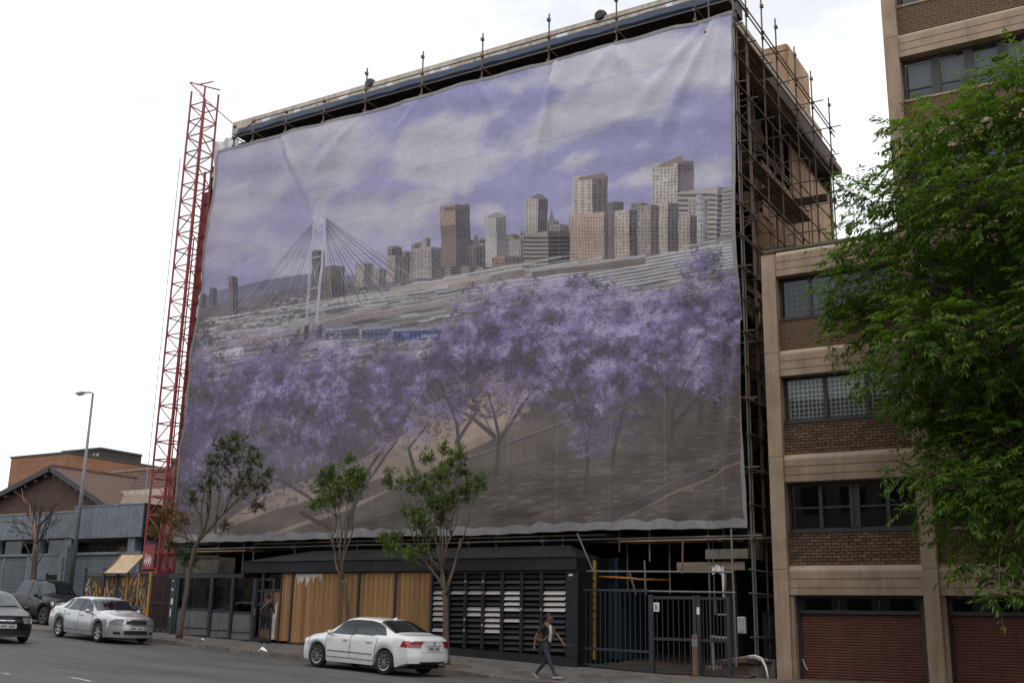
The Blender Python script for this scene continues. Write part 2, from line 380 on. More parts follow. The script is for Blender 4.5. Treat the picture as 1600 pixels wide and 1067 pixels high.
def ell(px, py, rx, ry, soft=1.):                     # soft ellipse field, radii in photograph pixels
    x, y = tp(px, py); s = tp(px+1, py); k = math.hypot(s[0]-x, s[1]-y)
    d = np.sqrt(((XX-x)/(rx*k))**2+((YY-y)/(ry*k))**2); return np.clip((1.25-d)/(.5*soft), 0, 1)
NZ = fbm(40, 40, 11)
N1 = fbm(260, 130, 21, 7); N2 = fbm(90, 50, 31, 6); N3 = fbm(7, 5, 41, 3)
def lay(col, k): 
    global IMG
    k = k[..., None]; IMG = IMG*(1-k)+np.array(col, np.float32)*k
# the printed sky
v = (YY/TH)[..., None]
IMG[:] = np.array((148, 147, 192))*(1-v*1.1)+np.array((158, 156, 190))*v*1.1
f = np.zeros((TH, TW), np.float32)
for e in ((430, 285, 135, 50), (520, 250, 70, 40), (380, 330, 100, 60), (560, 350, 110, 45), (500, 400, 130, 50), (690, 220, 70, 60), (740, 260, 90, 35), (670, 260, 50, 30), (860, 200, 130, 55),
          (1000, 150, 130, 55), (930, 240, 90, 26), (1080, 110, 90, 70), (1010, 90, 90, 40), (760, 185, 110, 30), (450, 225, 130, 26), (900, 110, 160, 30), (1110, 270, 60, 30), (760, 340, 40, 22), (640, 320, 60, 24), (1120, 60, 40, 50), (480, 205, 150, 20), (1000, 275, 45, 22)):
    f = np.maximum(f, ell(*e, soft=2.2))
cl = np.clip((f*.85+(N1-.5)*1.7+(N2-.5)*.8-.22)*2.0, 0, 1); lay((198, 194, 204), cl*.92)
lay((147, 139, 156), np.clip(f*(N1*1.5-.62)*1.9, 0, .75)*(ell(420, 330, 260, 130, 2)))
lay((176, 170, 188), np.clip((N2-.42)*2, 0, 1)*cl*.45)
lay((214, 209, 214), np.clip((N2-.55)*4, 0, 1)*cl*.5)
lay((156, 150, 172), ell(400, 330, 190, 170, 3)*.55); lay((170, 165, 180), ell(400, 240, 120, 50, 2.5)*.5)
lay((168, 166, 196), ell(700, 380, 420, 46, 2.5)*.45)
# distant hills and the low town
fill([(300, 470), (350, 452), (420, 436), (480, 428), (540, 432), (640, 420), (760, 410), (760, 470), (300, 560)], (118, 116, 138), .95, .2)
fill([(300, 490), (370, 466), (480, 448), (700, 425), (1165, 380), (1165, 560), (300, 640)], (112, 106, 112), 1, .5)
r = np.random.default_rng(5)
def town(x0, x1, yf, h, n, w=(3, 9)):
    for _ in range(n):
        x = r.uniform(x0, x1); y = yf(x)+r.uniform(0, h); a = r.uniform(*w); b = r.uniform(1.5, 4.5); c = r.choice((92, 118, 150, 176, 84, 128)); t = r.uniform(-6, 10)
        fill([(x, y), (x+a, y-a*.12), (x+a, y+b-a*.12), (x, y+b)], (c+t, c-2, c-t*.6+2), .8)
town(305, 500, lambda x: 500-(x-305)*.24, 50, 620); town(500, 760, lambda x: 448-(x-500)*.05, 34, 380)
# skyline: (x0, x1, top, foot, lit face, shaded face, split, storeys, columns)
def tower(x0, x1, yt, yb, lit, shd, *a_, **k_):
    gm = lambda c: tuple(q*.62+(sum(c)/3+2)*.38+j for q, j in zip(c, (1, 0, 2)))
    tower_(x0, x1, yt, yb, gm(lit), gm(shd), *a_, **k_)
def tower_(x0, x1, yt, yb, lit, shd, split=.6, st=14, co=6, dark=.62, bands=False, skew=.12):
    xs = x0+(x1-x0)*split; dy = -(x1-x0)*skew
    A = [(x0, yt), (xs, yt+dy*split), (xs, yb), (x0, yb)]; B = [(xs, yt+dy*split), (x1, yt+dy*split+2), (x1, yb), (xs, yb)]
    fill(A, lit, 1, .12); fill(B, shd, 1, .12)
    for (a, b, base, n) in ((x0, xs, lit, max(1, round(co*split))), (xs, x1, shd, max(1, round(co*(1-split))))):
        d = tuple(c*dark for c in base)
        for k in range(st):
            y = yt+2.5+(yb-yt-3)*k/st; h = (yb-yt)/st*.55
            if bands: fill([(a+.6, y), (b-.6, y-.8), (b-.6, y+h-.8), (a+.6, y+h)], d, .85); continue
            for c in range(n):
                if r.random() < .08: continue
                u = a+(b-a)*(c+.22)/n; w = (b-a)/n*.52; fill([(u, y), (u+w, y), (u+w, y+h), (u, y+h)], d, r.uniform(.45, .95))
for _ in range(70):                                    # the crowd of lesser blocks between the named ones
    x = r.uniform(590, 1150); w = r.uniform(9, 26); t = 404-(x-590)*.075-r.uniform(0, 22+30*max(0, (x-780)/380)); q = r.uniform(-16, 14)
    tower(x, x+w, t, 436-(x-590)*.06, (150+q, 138+q, 130+q), (106+q*.5, 99+q*.5, 101+q*.5), r.uniform(.4, .7), int(r.uniform(6, 12)), int(w/3), .62, r.random() < .25)
tower(357, 371, 432, 490, (128, 118, 124), (96, 90, 98), .4, 12, 3); tower(328, 340, 450, 478, (112, 106, 118), (96, 92, 104), .5, 6, 3); tower(311, 322, 458, 482, (112, 106, 118), (100, 96, 106), .5, 5, 3)
tower(487, 508, 392, 470, (118, 112, 118), (96, 92, 98), .5, 14, 4); tower(503, 540, 417, 466, (124, 114, 114), (100, 94, 98), .45, 9, 7)
tower(556, 584, 412, 448, (160, 150, 144), (112, 106, 110), .5, 8, 6); tower(582, 604, 420, 446, (150, 140, 136), (110, 104, 106), .5, 6, 5)
tower(603, 634, 400, 440, (166, 152, 144), (110, 104, 110), .42, 9, 6); tower(640, 652, 380, 436, (142, 132, 130), (104, 98, 104), .5, 12, 3)
tower(656, 671, 371, 434, (160, 150, 148), (112, 106, 112), .6, 13, 3); tower(645, 690, 388, 434, (164, 152, 146), (106, 100, 108), .6, 10, 9)
tower(687, 735, 322, 416, (176, 142, 120), (96, 90, 96), .5, 20, 12, .7); fill([(687, 352), (711, 350), (711, 416), (687, 416)], (96, 88, 92), .45); fill([(694, 324), (735, 319), (735, 325), (694, 330)], (108, 100, 104), .9)
tower(733, 754, 385, 416, (120, 110, 112), (100, 94, 100), .5, 7, 4); fill([(738, 386), (741, 371), (744, 366), (747, 371), (750, 386)], (120, 112, 116), 1)
tower(758, 792, 338, 417, (186, 178, 174), (126, 120, 126), .52, 22, 8, .72); fill([(764, 338), (776, 332), (788, 334), (788, 340), (764, 341)], (150, 142, 142), 1)
tower(823, 855, 310, 372, (182, 168, 158), (92, 88, 96), .55, 18, 8, .6); fill([(830, 310), (840, 302), (848, 304), (852, 311)], (120, 112, 114), 1)
tower(855, 874, 345, 372, (140, 130, 128), (112, 106, 110), .5, 6, 4); fill([(857, 346), (861, 326), (866, 342), (870, 347)], (124, 116, 118), 1)
tower(860, 890, 352, 400, (142, 132, 128), (110, 104, 106), .5, 8, 5); tower(796, 826, 376, 402, (164, 152, 146), (120, 112, 114), .6, 6, 6)
tower(895, 948, 275, 352, (188, 172, 156), (106, 98, 104), .55, 15, 6, .66); fill([(903, 276), (943, 268), (945, 276), (903, 282)], (128, 116, 116), 1)
tower(946, 975, 316, 400, (120, 110, 112), (100, 94, 100), .45, 15, 6); tower(986, 1012, 318, 400, (140, 128, 122), (104, 98, 102), .6, 12, 5)
tower(889, 950, 336, 411, (182, 150, 128), (100, 92, 96), .88, 14, 14, .66); tower(818, 890, 368, 428, (158, 146, 138), (90, 85, 90), .52, 9, 5, .5, True, .2)
tower(768, 820, 402, 438, (160, 124, 110), (116, 102, 100), .4, 6, 9); tower(960, 1006, 330, 404, (186, 166, 146), (92, 86, 92), .5, 13, 8, .62)
tower(1018, 1085, 256, 330, (190, 178, 164), (112, 104, 108), .62, 14, 12, .55); fill([(1030, 256), (1066, 245), (1070, 254), (1030, 262)], (140, 128, 124), 1); fill([(1066, 272), (1085, 268), (1085, 330), (1066, 330)], (120, 110, 112), .9, .2)
tower(1060, 1158, 302, 398, (176, 164, 156), (122, 114, 116), .62, 12, 6, .52, True, .16); tower(1022, 1062, 320, 402, (182, 162, 144), (100, 94, 98), .55, 14, 7)
tower(996, 1030, 322, 402, (160, 144, 132), (106, 98, 100), .6, 13, 6); tower(1076, 1108, 312, 400, (166, 152, 142), (140, 130, 128), .6, 15, 5); tower(1088, 1100, 306, 396, (176, 172, 176), (160, 156, 162), .6, 10, 3)
tower(1062, 1090, 338, 408, (176, 156, 138), (96, 90, 94), .6, 12, 5); tower(1128, 1160, 296, 388, (168, 160, 156), (150, 142, 142), .5, 14, 6, .6, True)
# rail yard: long pale roofs and dark gaps that all run along the same slope
fill([(300, 560), (430, 510), (700, 468), (830, 432), (1000, 410), (1165, 384), (1165, 520), (300, 640)], (136, 130, 132), 1, .4)
for _ in range(620):
    x = r.uniform(310, 1160); y0 = 548-(x-310)*.19; y = y0+r.uniform(-20, 70); l = r.uniform(14, 80); c = r.choice((188, 196, 170, 118, 96, 84, 150)); t = r.uniform(.6, 3.2)
    s = -.15+r.uniform(-.03, .03); fill([(x, y), (x+l, y+l*s), (x+l, y+l*s+t), (x, y+t)], (c, c-3, c-2), .75)
for _ in range(420):
    x = r.uniform(330, 840); y = 545-(x-310)*.165-r.uniform(0, 46+max(0, x-480)*.02); l = r.uniform(20, 110); c = r.choice((186, 178, 192, 168, 116, 100, 154)); t = r.uniform(.8, 2.6); s_ = -.165+r.uniform(-.015, .015)
    fill([(x, y), (x+l, y+l*s_), (x+l, y+l*s_+t), (x, y+t)], (c, c-3, c-1), .8)
for k in range(8):
    y = 458-k*5.2; fill([(840, y+6), (1165, y-44), (1165, y-41), (840, y+9)], (190, 190, 192), .9, .2); stroke([(840, y+10), (1165, y-40.5)], 1.4, (112, 106, 108), .9)
fill([(830, 423), (1008, 398), (1008, 412), (830, 433)], (120, 110, 108), 1, .3); fill([(826, 420), (1008, 397), (1010, 401), (826, 425)], (168, 164, 168), 1)
fill([(700, 440), (820, 420), (820, 432), (700, 452)], (140, 130, 126), 1, .4); fill([(610, 452), (770, 428), (770, 434), (610, 458)], (170, 158, 150), .9)
for x, y, l, c in ((506, 513, 56, (104, 102, 118)), (566, 512, 46, (92, 98, 124)), (614, 514, 76, (76, 88, 130))):
    fill([(x, y), (x+l, y-4), (x+l, y+16), (x, y+18)], c, 1, .2); fill([(x, y), (x+l, y-4), (x+l, y), (x, y+4)], (148, 150, 168), 1)
    for q in range(int(l/6)): fill([(x+2+q*6, y+8), (x+5+q*6, y+8), (x+5+q*6, y+11), (x+2+q*6, y+11)], (54, 56, 72), .9)
for q in range(9): fill([(657+q*3, 522-q*.1), (659+q*3, 522-q*.1), (659+q*3, 527-q*.1), (657+q*3, 527-q*.1)], (196, 196, 206), .85)
for x, y, l in ((336, 548, 44), (415, 532, 32), (480, 536, 40), (528, 546, 30), (610, 552, 50)): fill([(x, y+3), (x+4, y-2), (x+l, y-6), (x+l+3, y+2), (x+l, y+8), (x, y+9)], (196, 194, 198), .95, .1)
# the cable bridge
fill([(300, 548), (330, 540), (520, 497), (700, 468), (830, 446), (830, 452), (700, 476), (520, 508), (330, 552), (300, 566)], (150, 138, 138), 1, .3); stroke([(325, 551), (520, 509), (700, 477), (830, 453)], 2.2, (96, 88, 92)); stroke([(325, 541), (520, 498), (700, 469)], 1.6, (176, 166, 166))
for x in (472, 494): fill([(x, 508), (x+8, 507), (x+8, 530), (x, 531)], (78, 74, 80), 1)
for k in range(13):
    t = k/12; stroke([(489, 345+14*t), (318+t*142, 540-t*38)], 1.9, (104, 98, 112) if k % 3 else (150, 144, 160), .9); stroke([(508, 340+20*t), (652-t*130, 438+t*55)], 2.0, (94, 88, 102) if k % 3 else (140, 132, 146), .9)
stroke([(491, 330), (484, 420), (476, 503)], [6, 7, 8], (172, 167, 184)); stroke([(508, 323), (503, 420), (494, 502)], [7, 8, 9], (178, 173, 190))
for k in range(60): x = r.uniform(489, 506); y = r.uniform(338, 360); stroke([(x, y), (x+r.uniform(-4, 4), y+r.uniform(-4, 4))], 1.3, (206, 202, 214))
stroke([(485, 403), (504, 400)], 3, (172, 168, 182)); stroke([(480, 451), (499, 449)], 3, (172, 168, 182)); stroke([(484, 404), (498, 448)], 2, (160, 156, 170)); stroke([(503, 402), (481, 450)], 2, (160, 156, 170))
# the bank and the path in front
fill([(255, 600), (420, 590), (700, 560), (1170, 500), (1170, 840), (255, 860)], (102, 93, 87), 1, .35)
fill([(420, 770), (560, 720), (700, 640), (800, 590), (830, 640), (760, 690), (700, 720), (560, 790), (420, 840), (300, 850)], (160, 140, 128), 1, .25)
fill([(640, 620), (790, 570), (860, 600), (760, 680), (640, 720)], (176, 154, 136), .9, .25)
fill([(290, 850), (420, 800), (600, 745), (620, 760), (430, 830), (340, 852)], (104, 92, 88), .9, .3)
fill([(600, 790), (760, 735), (900, 700), (1060, 620), (1170, 570), (1170, 840), (480, 852)], (92, 84, 78), 1, .5)
for _ in range(1500):
    x = r.uniform(560, 1168); y = r.uniform(600, 822)
    if y < 800-(x-560)*.32+r.uniform(0, 30): continue
    l = r.uniform(4, 17); c = r.choice((58, 66, 74, 118, 136, 108)); stroke([(x, y), (x+l, y-l*.12)], r.uniform(1, 3.2), (c+8, c, c-8 if c < 90 else c-16), .6)
stroke([(480, 845), (640, 792), (770, 738)], 4, (70, 64, 66), .6)
stroke([(700, 730), (860, 668), (1010, 618), (1168, 574)], 5, (84, 78, 82)); stroke([(700, 727), (860, 665), (1010, 615), (1168, 570)], 1.6, (142, 132, 130))
for k in range(22): x = 715+k*21; y = 724-(x-715)*.34; stroke([(x, y), (x, y+26)], 2, (80, 74, 78), .8)
fill([(880, 836), (1020, 768), (1168, 700), (1168, 716), (1030, 782), (920, 838)], (84, 78, 78), .9); stroke([(920, 836), (1030, 780), (1168, 716)], 4, (146, 126, 98), .8); stroke([(880, 834), (1020, 767), (1168, 699)], 2, (124, 116, 112), .8)
for (x, y, l) in ((640, 800, 150), (720, 780, 190), (860, 770, 170), (940, 750, 150), (1050, 715, 110), (820, 800, 160), (980, 790, 130)):   # tree shadows printed on the ground
    for _ in range(16): u = x+r.normal(0, l*.28); w = y-(u-x)*.16+r.normal(0, 7); fill([(u-22, w+3), (u, w-3), (u+26, w-5), (u+4, w+4)], (64, 60, 58), .4)
# jacarandas: limbs, then blossom in clumps
TR = (72, 66, 68)
for l in ([(330, 850), (345, 760), (330, 660)], [(470, 800), (540, 840), (560, 770), (620, 690)], [(538, 850), (556, 760), (600, 700), (640, 640)], [(720, 740), (712, 660), (690, 610)], [(712, 690), (745, 640), (690, 618)],
          [(775, 740), (778, 680), (760, 610)], [(778, 690), (810, 640), (850, 590)], [(770, 680), (735, 650), (700, 635)], [(916, 770), (918, 700), (905, 640)], [(955, 728), (962, 680), (980, 620)], [(1048, 720), (1050, 640), (1085, 560)], [(1055, 660), (1110, 600), (1130, 560)],
          [(1094, 660), (1096, 600), (1110, 560)], [(420, 740), (480, 775), (530, 810)], [(650, 740), (640, 700), (670, 660)]):
    n = len(l); stroke(l, [11-6*i/(n-1) for i in range(n)], TR, .95)
CAN = [(330, 660, 60, 95, 1), (300, 690, 40, 110, 1), (400, 610, 75, 70, 1), (470, 600, 80, 65, 1), (420, 690, 90, 70, .9), (540, 620, 85, 65, 1), (510, 690, 100, 55, .8), (610, 600, 70, 60, 1), (630, 655, 60, 38, .7), (680, 620, 60, 50, .8), (705, 555, 46, 46, 1),
       (760, 510, 70, 60, 1), (740, 580, 80, 60, 1), (830, 500, 80, 55, 1), (820, 580, 80, 60, .9), (900, 500, 75, 60, 1), (900, 570, 90, 60, 1), (970, 520, 80, 60, 1), (960, 600, 70, 60, .9), (920, 650, 45, 55, .8), (1030, 560, 70, 65, 1), (1040, 500, 70, 45, 1),
       (1100, 490, 70, 55, 1), (1120, 560, 60, 60, .9), (1095, 412, 34, 22, .9), (1148, 480, 40, 50, 1), (880, 455, 50, 22, .7), (990, 690, 16, 20, .5), (930, 690, 24, 22, .5)]
for (x, y, rx, ry, dn) in CAN: lay((104, 93, 130), np.clip(ell(x, y, rx*.8, ry*.8, 1.6)*1.1+(N2-.55)*2.2, 0, 1)*ell(x, y, rx*.95, ry*.95, 1)*.82*dn)
SH = (np.clip(fbm(52, 40, 77, 2), 0, 1)-.5)*1.5+(fbm(17, 14, 78, 2)-.5)*1.1
JOBS = []
for (x, y, rx, ry, dn) in CAN:
    cx, cy = tp(x, y); s = tp(x+1, y); k = math.hypot(s[0]-cx, s[1]-cy); n = int(rx*ry*.17*dn)
    for _ in range(n):
        a = r.uniform(0, 2*PI); q = math.sqrt(r.random())*1.12; X = cx+math.cos(a)*q*rx*k; Y = cy+math.sin(a)*q*ry*k
        if 8 < X < TW-9 and 8 < Y < TH-9: JOBS.append((SH[int(Y), int(X)]+r.normal(0, .1)-math.sin(a)*q*.24-.05, X, Y))
JOBS.sort()                                           # deep shade first, bright blossom last
RAMP = ((-.5, (72, 67, 79)), (-.22, (85, 77, 101)), (0, (107, 94, 133)), (.15, (127, 112, 157)), (.28, (147, 132, 177)), (.5, (172, 159, 198)))
for sh, X, Y in JOBS:
    sh = sh*.8+r.normal(0, .09); col = [interp([(a, c[i]) for a, c in RAMP], sh) for i in range(3)]
    if sh < -.05 and r.random() < .25: col = (80, 80, 70)
    for _ in range(4):
        t = r.uniform(0, PI); l = r.uniform(1.2, 3.6); ox, oy = r.normal(0, 3.4), r.normal(0, 2.8)
        stroke([(X+ox-math.cos(t)*l, Y+oy-math.sin(t)*l*.8), (X+ox+math.cos(t)*l, Y+oy+math.sin(t)*l*.8)], r.uniform(1.0, 2.2), col, .8, px=False)
for l in ([(778, 690), (800, 640), (826, 590)], [(770, 680), (748, 640), (730, 610)], [(712, 660), (690, 610), (676, 570)], [(916, 700), (925, 640), (940, 590)], [(1050, 640), (1078, 580), (1100, 540)], [(330, 660), (350, 610), (380, 570)], [(540, 740), (520, 680), (500, 620)], [(620, 690), (640, 640), (660, 600)], [(905, 640), (880, 590), (860, 560)], [(1050, 640), (1030, 590), (1020, 550)]):
    stroke(l, [5, 3.2, 1.2], (74, 68, 72), .62)
gy = IMG.mean(2, keepdims=True); IMG = IMG*.93+gy*.07
# the weave: a thin veil, fine threads, faint welded seams
IMG = IMG*.92+np.array((150, 143, 148), np.float32)*.08
IMG *= (1+(rng.random((TH, TW)).astype(np.float32)-.5)*.07+(N3-.5)*.08)[..., None]
lay((122, 115, 114), np.clip((YY/TH-.66)*1.4, 0, .2))
for X in np.arange(-31.9, -11, 1.87):
    c = int((X-BX0)*TP); IMG[:, c:c+2] = IMG[:, c:c+2]*.86+200*.14
for z in np.arange(4.3, 19.4, 1.52):
    q = int((BZ1-z)*TP); k = (np.clip(1-np.abs(YY-q-6*np.sin(XX*.004+z))/2.2, 0, 1)*.13); lay((104, 98, 108), k)
def to_lin(c):
    c = np.clip(c/255, 0, 1); return np.where(c <= .04045, c/12.92, ((c+.055)/1.055)**2.4)
KB = 1.0                                             # print ink from picture value: the cloth reflects, the sky lights it
lin = np.clip(to_lin(IMG)*KB, 0, .82)
buf = np.ones((TH, TW, 4), np.float32); buf[..., :3] = np.where(lin <= .0031308, lin*12.92, 1.055*np.power(lin, 1/2.4)-.055)
pic = bpy.data.images.new('printed_cityscape', TW, TH, alpha=False, float_buffer=False); pic.colorspace_settings.name = 'sRGB'
pic.pixels.foreach_set(np.ascontiguousarray(buf[::-1]).ravel()); pic.update(); pic.pack()
M_banner = bpy.data.materials.new('printed_mesh_cloth'); M_banner.use_nodes = True
n = M_banner.node_tree; b = n.nodes['Principled BSDF']; b.inputs['Roughness'].default_value = .75; b.inputs['Specular IOR Level'].default_value = .25
ti = n.nodes.new('ShaderNodeTexImage'); ti.image = pic; n.links.new(ti.outputs[0], b.inputs['Base Color'])
tcn = n.nodes.new('ShaderNodeTexCoord'); nz = n.nodes.new('ShaderNodeTexNoise'); nz.inputs['Scale'].default_value = 2.2; nz.inputs['Detail'].default_value = 7
bp = n.nodes.new('ShaderNodeBump'); bp.inputs['Strength'].default_value = .35; bp.inputs['Distance'].default_value = .06
n.links.new(tcn.outputs['Object'], nz.inputs[0]); n.links.new(nz.outputs[0], bp.inputs['Height']); n.links.new(bp.outputs[0], b.inputs['Normal'])

STD = [-33.1, -32.0, -30.15, -28.1, -25.95, -23.2, -20.45, -17.6, -14.9, -12.0, -10.6]
CRE = []                                              # creases: a, b, width, depth (photograph pixels, metres)
for a, b_, w, d in (((1112, 35), (1040, 200), .16, .10), ((1100, 40), (1070, 190), .13, -.09), ((1122, 36), (1095, 260), .2, .09), ((1090, 45), (1000, 170), .2, .06), ((868, 98), (836, 250), .16, .13), ((858, 100), (846, 280), .12, -.09), ((880, 95), (850, 190), .14, .05),
                    ((1152, 560), (1130, 800), .3, .22), ((1136, 560), (1105, 815), .22, -.12), ((1160, 480), (1150, 815), .18, -.1), ((560, 178), (500, 260), .2, .06), ((440, 210), (470, 300), .2, .06), ((430, 212), (480, 330), .14, -.05), ((650, 155), (600, 230), .2, .05), ((745, 130), (800, 210), .25, .05),
                    ((955, 70), (1010, 140), .25, .05), ((957, 70), (900, 150), .22, .05), ((360, 232), (340, 420), .25, .08), ((1100, 250), (1120, 420), .25, .05), ((680, 180), (660, 420), .22, .05), ((1060, 240), (1090, 60), .2, .05), ((800, 700), (790, 830), .25, .06), ((500, 640), (490, 830), .3, .06),
                    ((1030, 640), (1060, 825), .3, .09), ((300, 420), (290, 700), .3, .06), ((1155, 100), (1160, 420), .2, .09), ((720, 820), (740, 690), .2, .06)):
    CRE.append((xz(*a, BY), xz(*b_, BY), w*(1.15 if a[0] > 820 else 1), d*(1.6 if a[0] > 820 else 1.1)))
NX, NZB = 260, 190
v, uv, f = [], [], []
r2 = np.random.default_rng(9); ph = r2.uniform(0, 6.28, 12)
for j in range(NZB+1):
    t = j/NZB
    for i in range(NX+1):
        s = i/NX; xl = -34.47+(.79)*t+.03*math.sin(t*23)+.02*math.sin(t*51); xr = -10.72+.12*t+.025*math.sin(t*17+1)
        x = xl+(xr-xl)*s
        near = min(abs(x-q) for q in STD); sp = .5*(1+math.cos(2*PI*(x+.2)/1.05))
        zb = 2.84+.018*(1-sp)+.02*math.sin(x*.7); zt = 19.43-.014*min(near, 1.2)+.02*math.sin(x*2.3)
        z = zb+(zt-zb)*t; y = 0.
        for (a, b_, w, d) in CRE:
            dx, dz = b_[0]-a[0], b_[1]-a[1]; l2 = dx*dx+dz*dz; k = ((x-a[0])*dx+(z-a[1])*dz)/l2
            if -.25 < k < 1.35:
                e = abs((x-a[0])*dz-(z-a[1])*dx)/math.sqrt(l2); wk = w*(.5+max(0, k))
                if e < 3*wk: y -= d*math.exp(-(e/wk)**2)*max(0, 1-((k-.35)/.95)**2)
        y *= min(1, .12+(1-t)/.05)*min(1, .15+t/.03)
        y -= .03*max(0, math.sin(x*2*PI/1.87+.4*math.sin(z*.5)))**6
        y += .05*math.sin(x*.9+ph[0]+.3*z)+.035*math.sin(z*1.3+ph[1]+.5*x)+.02*math.sin(x*3.1+ph[2]-z*.8)+.012*math.sin(5.1*z+ph[3]+x)
        y += .06*sp*math.exp(-((t)/.035)**2)+.05*math.exp(-near*3)*math.exp(-((1-t)/.05)**2)
        y = min(y, .19); v.append((x, BY+.02+y, z)); uv.append(((x-BX0)/(BX1-BX0), (z-BZ0)/(BZ1-BZ0)))
for j in range(NZB):
    for i in range(NX): k = j*(NX+1)+i; f.append((k, k+1, k+NX+2, k+NX+1))
banner = thing('banner', 'huge printed mesh banner of a city skyline, cable bridge and purple jacaranda trees', 'banner', (-22.5, 31, 2.9))
me = bpy.data.meshes.new('printed_cloth'); o0 = LOC[banner.name]
me.from_pydata([(a-o0.x, b_-o0.y, c-o0.z) for a, b_, c in v], [], f); me.materials.append(M_banner)
ul = me.uv_layers.new(name='print'); ix = np.zeros(len(me.loops), np.int32); me.loops.foreach_get('vertex_index', ix)
ul.data.foreach_set('uv', np.array(uv, np.float32)[ix].ravel()); me.polygons.foreach_set('use_smooth', [True]*len(f)); me.update()
cloth = link(bpy.data.objects.new('printed_cloth', me)); cloth.parent = banner
def vid(i, j): return Vector(v[j*(NX+1)+i])
M_hem = mat('pale_hem', (.27, .26, .26), (.2, .19, .195), 3, .7, .3, 12)
hb = MB(); n = NX+1
rows = [[vid(i, 0)+Vector((0, -.012, -.02)) for i in range(n)], [vid(i, 2)+Vector((0, -.014, .03+.1*abs(math.sin(PI*(v[i][0]+.2)/1.05))*(.6+.4*math.sin(v[i][0]*1.7)))) for i in range(n)]]
hb.add([p for q in rows for p in q], [(i, i+1, n+i+1, n+i) for i in range(n-1)]); hb.build('hem', M_hem, banner, smooth=True)
hb = MB(); rows = [[vid(i, NZB)+Vector((0, -.014, -.1)) for i in range(n)], [vid(i, NZB)+Vector((0, -.016, .02)) for i in range(n)]]
hb.add([p for q in rows for p in q], [(i, i+1, n+i+1, n+i) for i in range(n-1)]); hb.build('hem', M_hem, banner, smooth=True)
for ii in (0, NX):
    hb = MB(); m_ = NZB+1; d = .12 if ii == 0 else -.12
    hb.add([vid(ii, j)+Vector((0, -.012, 0)) for j in range(m_)]+[vid(ii, j)+Vector((d, -.014, 0)) for j in range(m_)], [(j, j+1, m_+j+1, m_+j) for j in range(m_-1)]); hb.build('hem', M_hem, banner, smooth=True)
# ------------------------------------------------------------------ the wrapped building
XL, XR, YF, YB = -34.3, -11.9, 32.35, 47.5
bld = thing('office_building', 'tall concrete office block under renovation, its front hidden by the printed banner', 'building', (-23, YF, -.6))
box('front_wall', M_shell, bld, XL, XR-.4, 33.1, 33.5, 2.6, 20.3)
box('back_wall', M_shell, bld, XL, XR, YB, YB+.3, -1.5, 20.1)
box('end_wall', M_shell, bld, XL, XL+.3, 33.5, YB, -1, 20.1)
for z in (5.1, 8.2, 11.3, 14.4, 17.3): box('floor_slab', M_shell, bld, XL, XR-.05, 32.5 if z > 30 else 33.52, YB-.02, z, z+.28)
for y in (33.7, 37.0, 40.4, 43.8, 46.9):
    box('column', M_shell, bld, XR-.55, XR-.12, y, y+.45, -1.5, 19.3)
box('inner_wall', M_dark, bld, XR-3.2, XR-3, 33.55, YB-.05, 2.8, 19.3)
# ground storey: recess behind the shop fronts, its shade put into near-black wall colour
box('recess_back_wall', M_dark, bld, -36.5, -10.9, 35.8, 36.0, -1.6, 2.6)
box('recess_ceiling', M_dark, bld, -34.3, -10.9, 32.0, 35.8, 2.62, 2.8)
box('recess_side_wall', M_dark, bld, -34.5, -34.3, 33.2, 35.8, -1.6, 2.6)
# roof: navy sheeted eaves, pale parapet
top = lambda x, y, Y: W(x, y, Y)
EX0, EX1 = -33.3, -10.95
zE0, zE1 = 20.27, 20.72
e = MB(); n = 46; v = []
for i in range(n+1):
    x = EX0+(EX1-EX0)*i/n; w = .025*math.sin(i*2.3)+.02*math.sin(i*.9)
    v += [(x, 32.0+w, zE1), (x, 31.7+w, zE1-.05), (x, 31.62+w, zE0+.12+.02*math.sin(i*1.7)), (x, 31.7+w, zE0), (x, 33.1, zE0-.02)]
m = 5
e.add(v, [(i*m+k, (i+1)*m+k, (i+1)*m+k+1, i*m+k+1) for i in range(n) for k in range(3)], 0)
e.add(v, [(i*m+3, (i+1)*m+3, (i+1)*m+4, i*m+4) for i in range(n)], 1)
e.add([v[k] for k in range(5)]+[(EX0, 33.1, zE1)], [(0, 1, 2, 3, 4, 5)], 0); e.add([v[n*m+k] for k in range(5)]+[(EX1, 33.1, zE1)], [(5, 4, 3, 2, 1, 0)], 0)
M_soffit = mat('dark_soffit', (.035, .032, .034), (.05, .045, .045), 2, .8)
e.build('eaves_sheeting', [M_navy, M_soffit], bld, smooth=False)
box('parapet', M_parapet, bld, XL+.2, XR+.55, 32.12, 32.4, 20.72, 21.31)
for k in range(26):
    x = -33+k*.86+random.uniform(-.2, .2); box('coping_patch', M_white if random.random() < .4 else M_parapet, bld, x, x+random.uniform(.15, .5), 32.0, 32.11, 20.86, 20.98+random.uniform(.0, .1))
box('roof', M_shell, bld, XL+.2, XR+.5, 32.42, YB+.3, 20.11, 20.4)
box('parapet', M_parapet, bld, XR+.2, XR+.5, 32.44, 44.6, 20.42, 20.98)
box('roof_edge', M_shell, bld, XR+.02, XR+.75, 33.15, 44.6, 19.35, 20.08)
box('soffit_board', M_soffit, bld, XR-.5, XR+.73, 32.45, 44.6, 19.25, 19.34)
rb = MB(); rb.hexa([(-13.9, 41.2, 20.42), (-11.8, 41.2, 20.42), (-11.8, 44.2, 20.42), (-13.9, 44.2, 20.42), (-13.9, 41.2, 23.6), (-11.8, 41.2, 23.6), (-11.8, 44.2, 23.6), (-13.9, 44.2, 23.6)]).build('roof_hut', M_ply, bld)
for k in range(3):
    box('hut_panel', M_ply, bld, -11.79, -11.74, 41.25+k, 42.2+k, 20.5, 23.55)
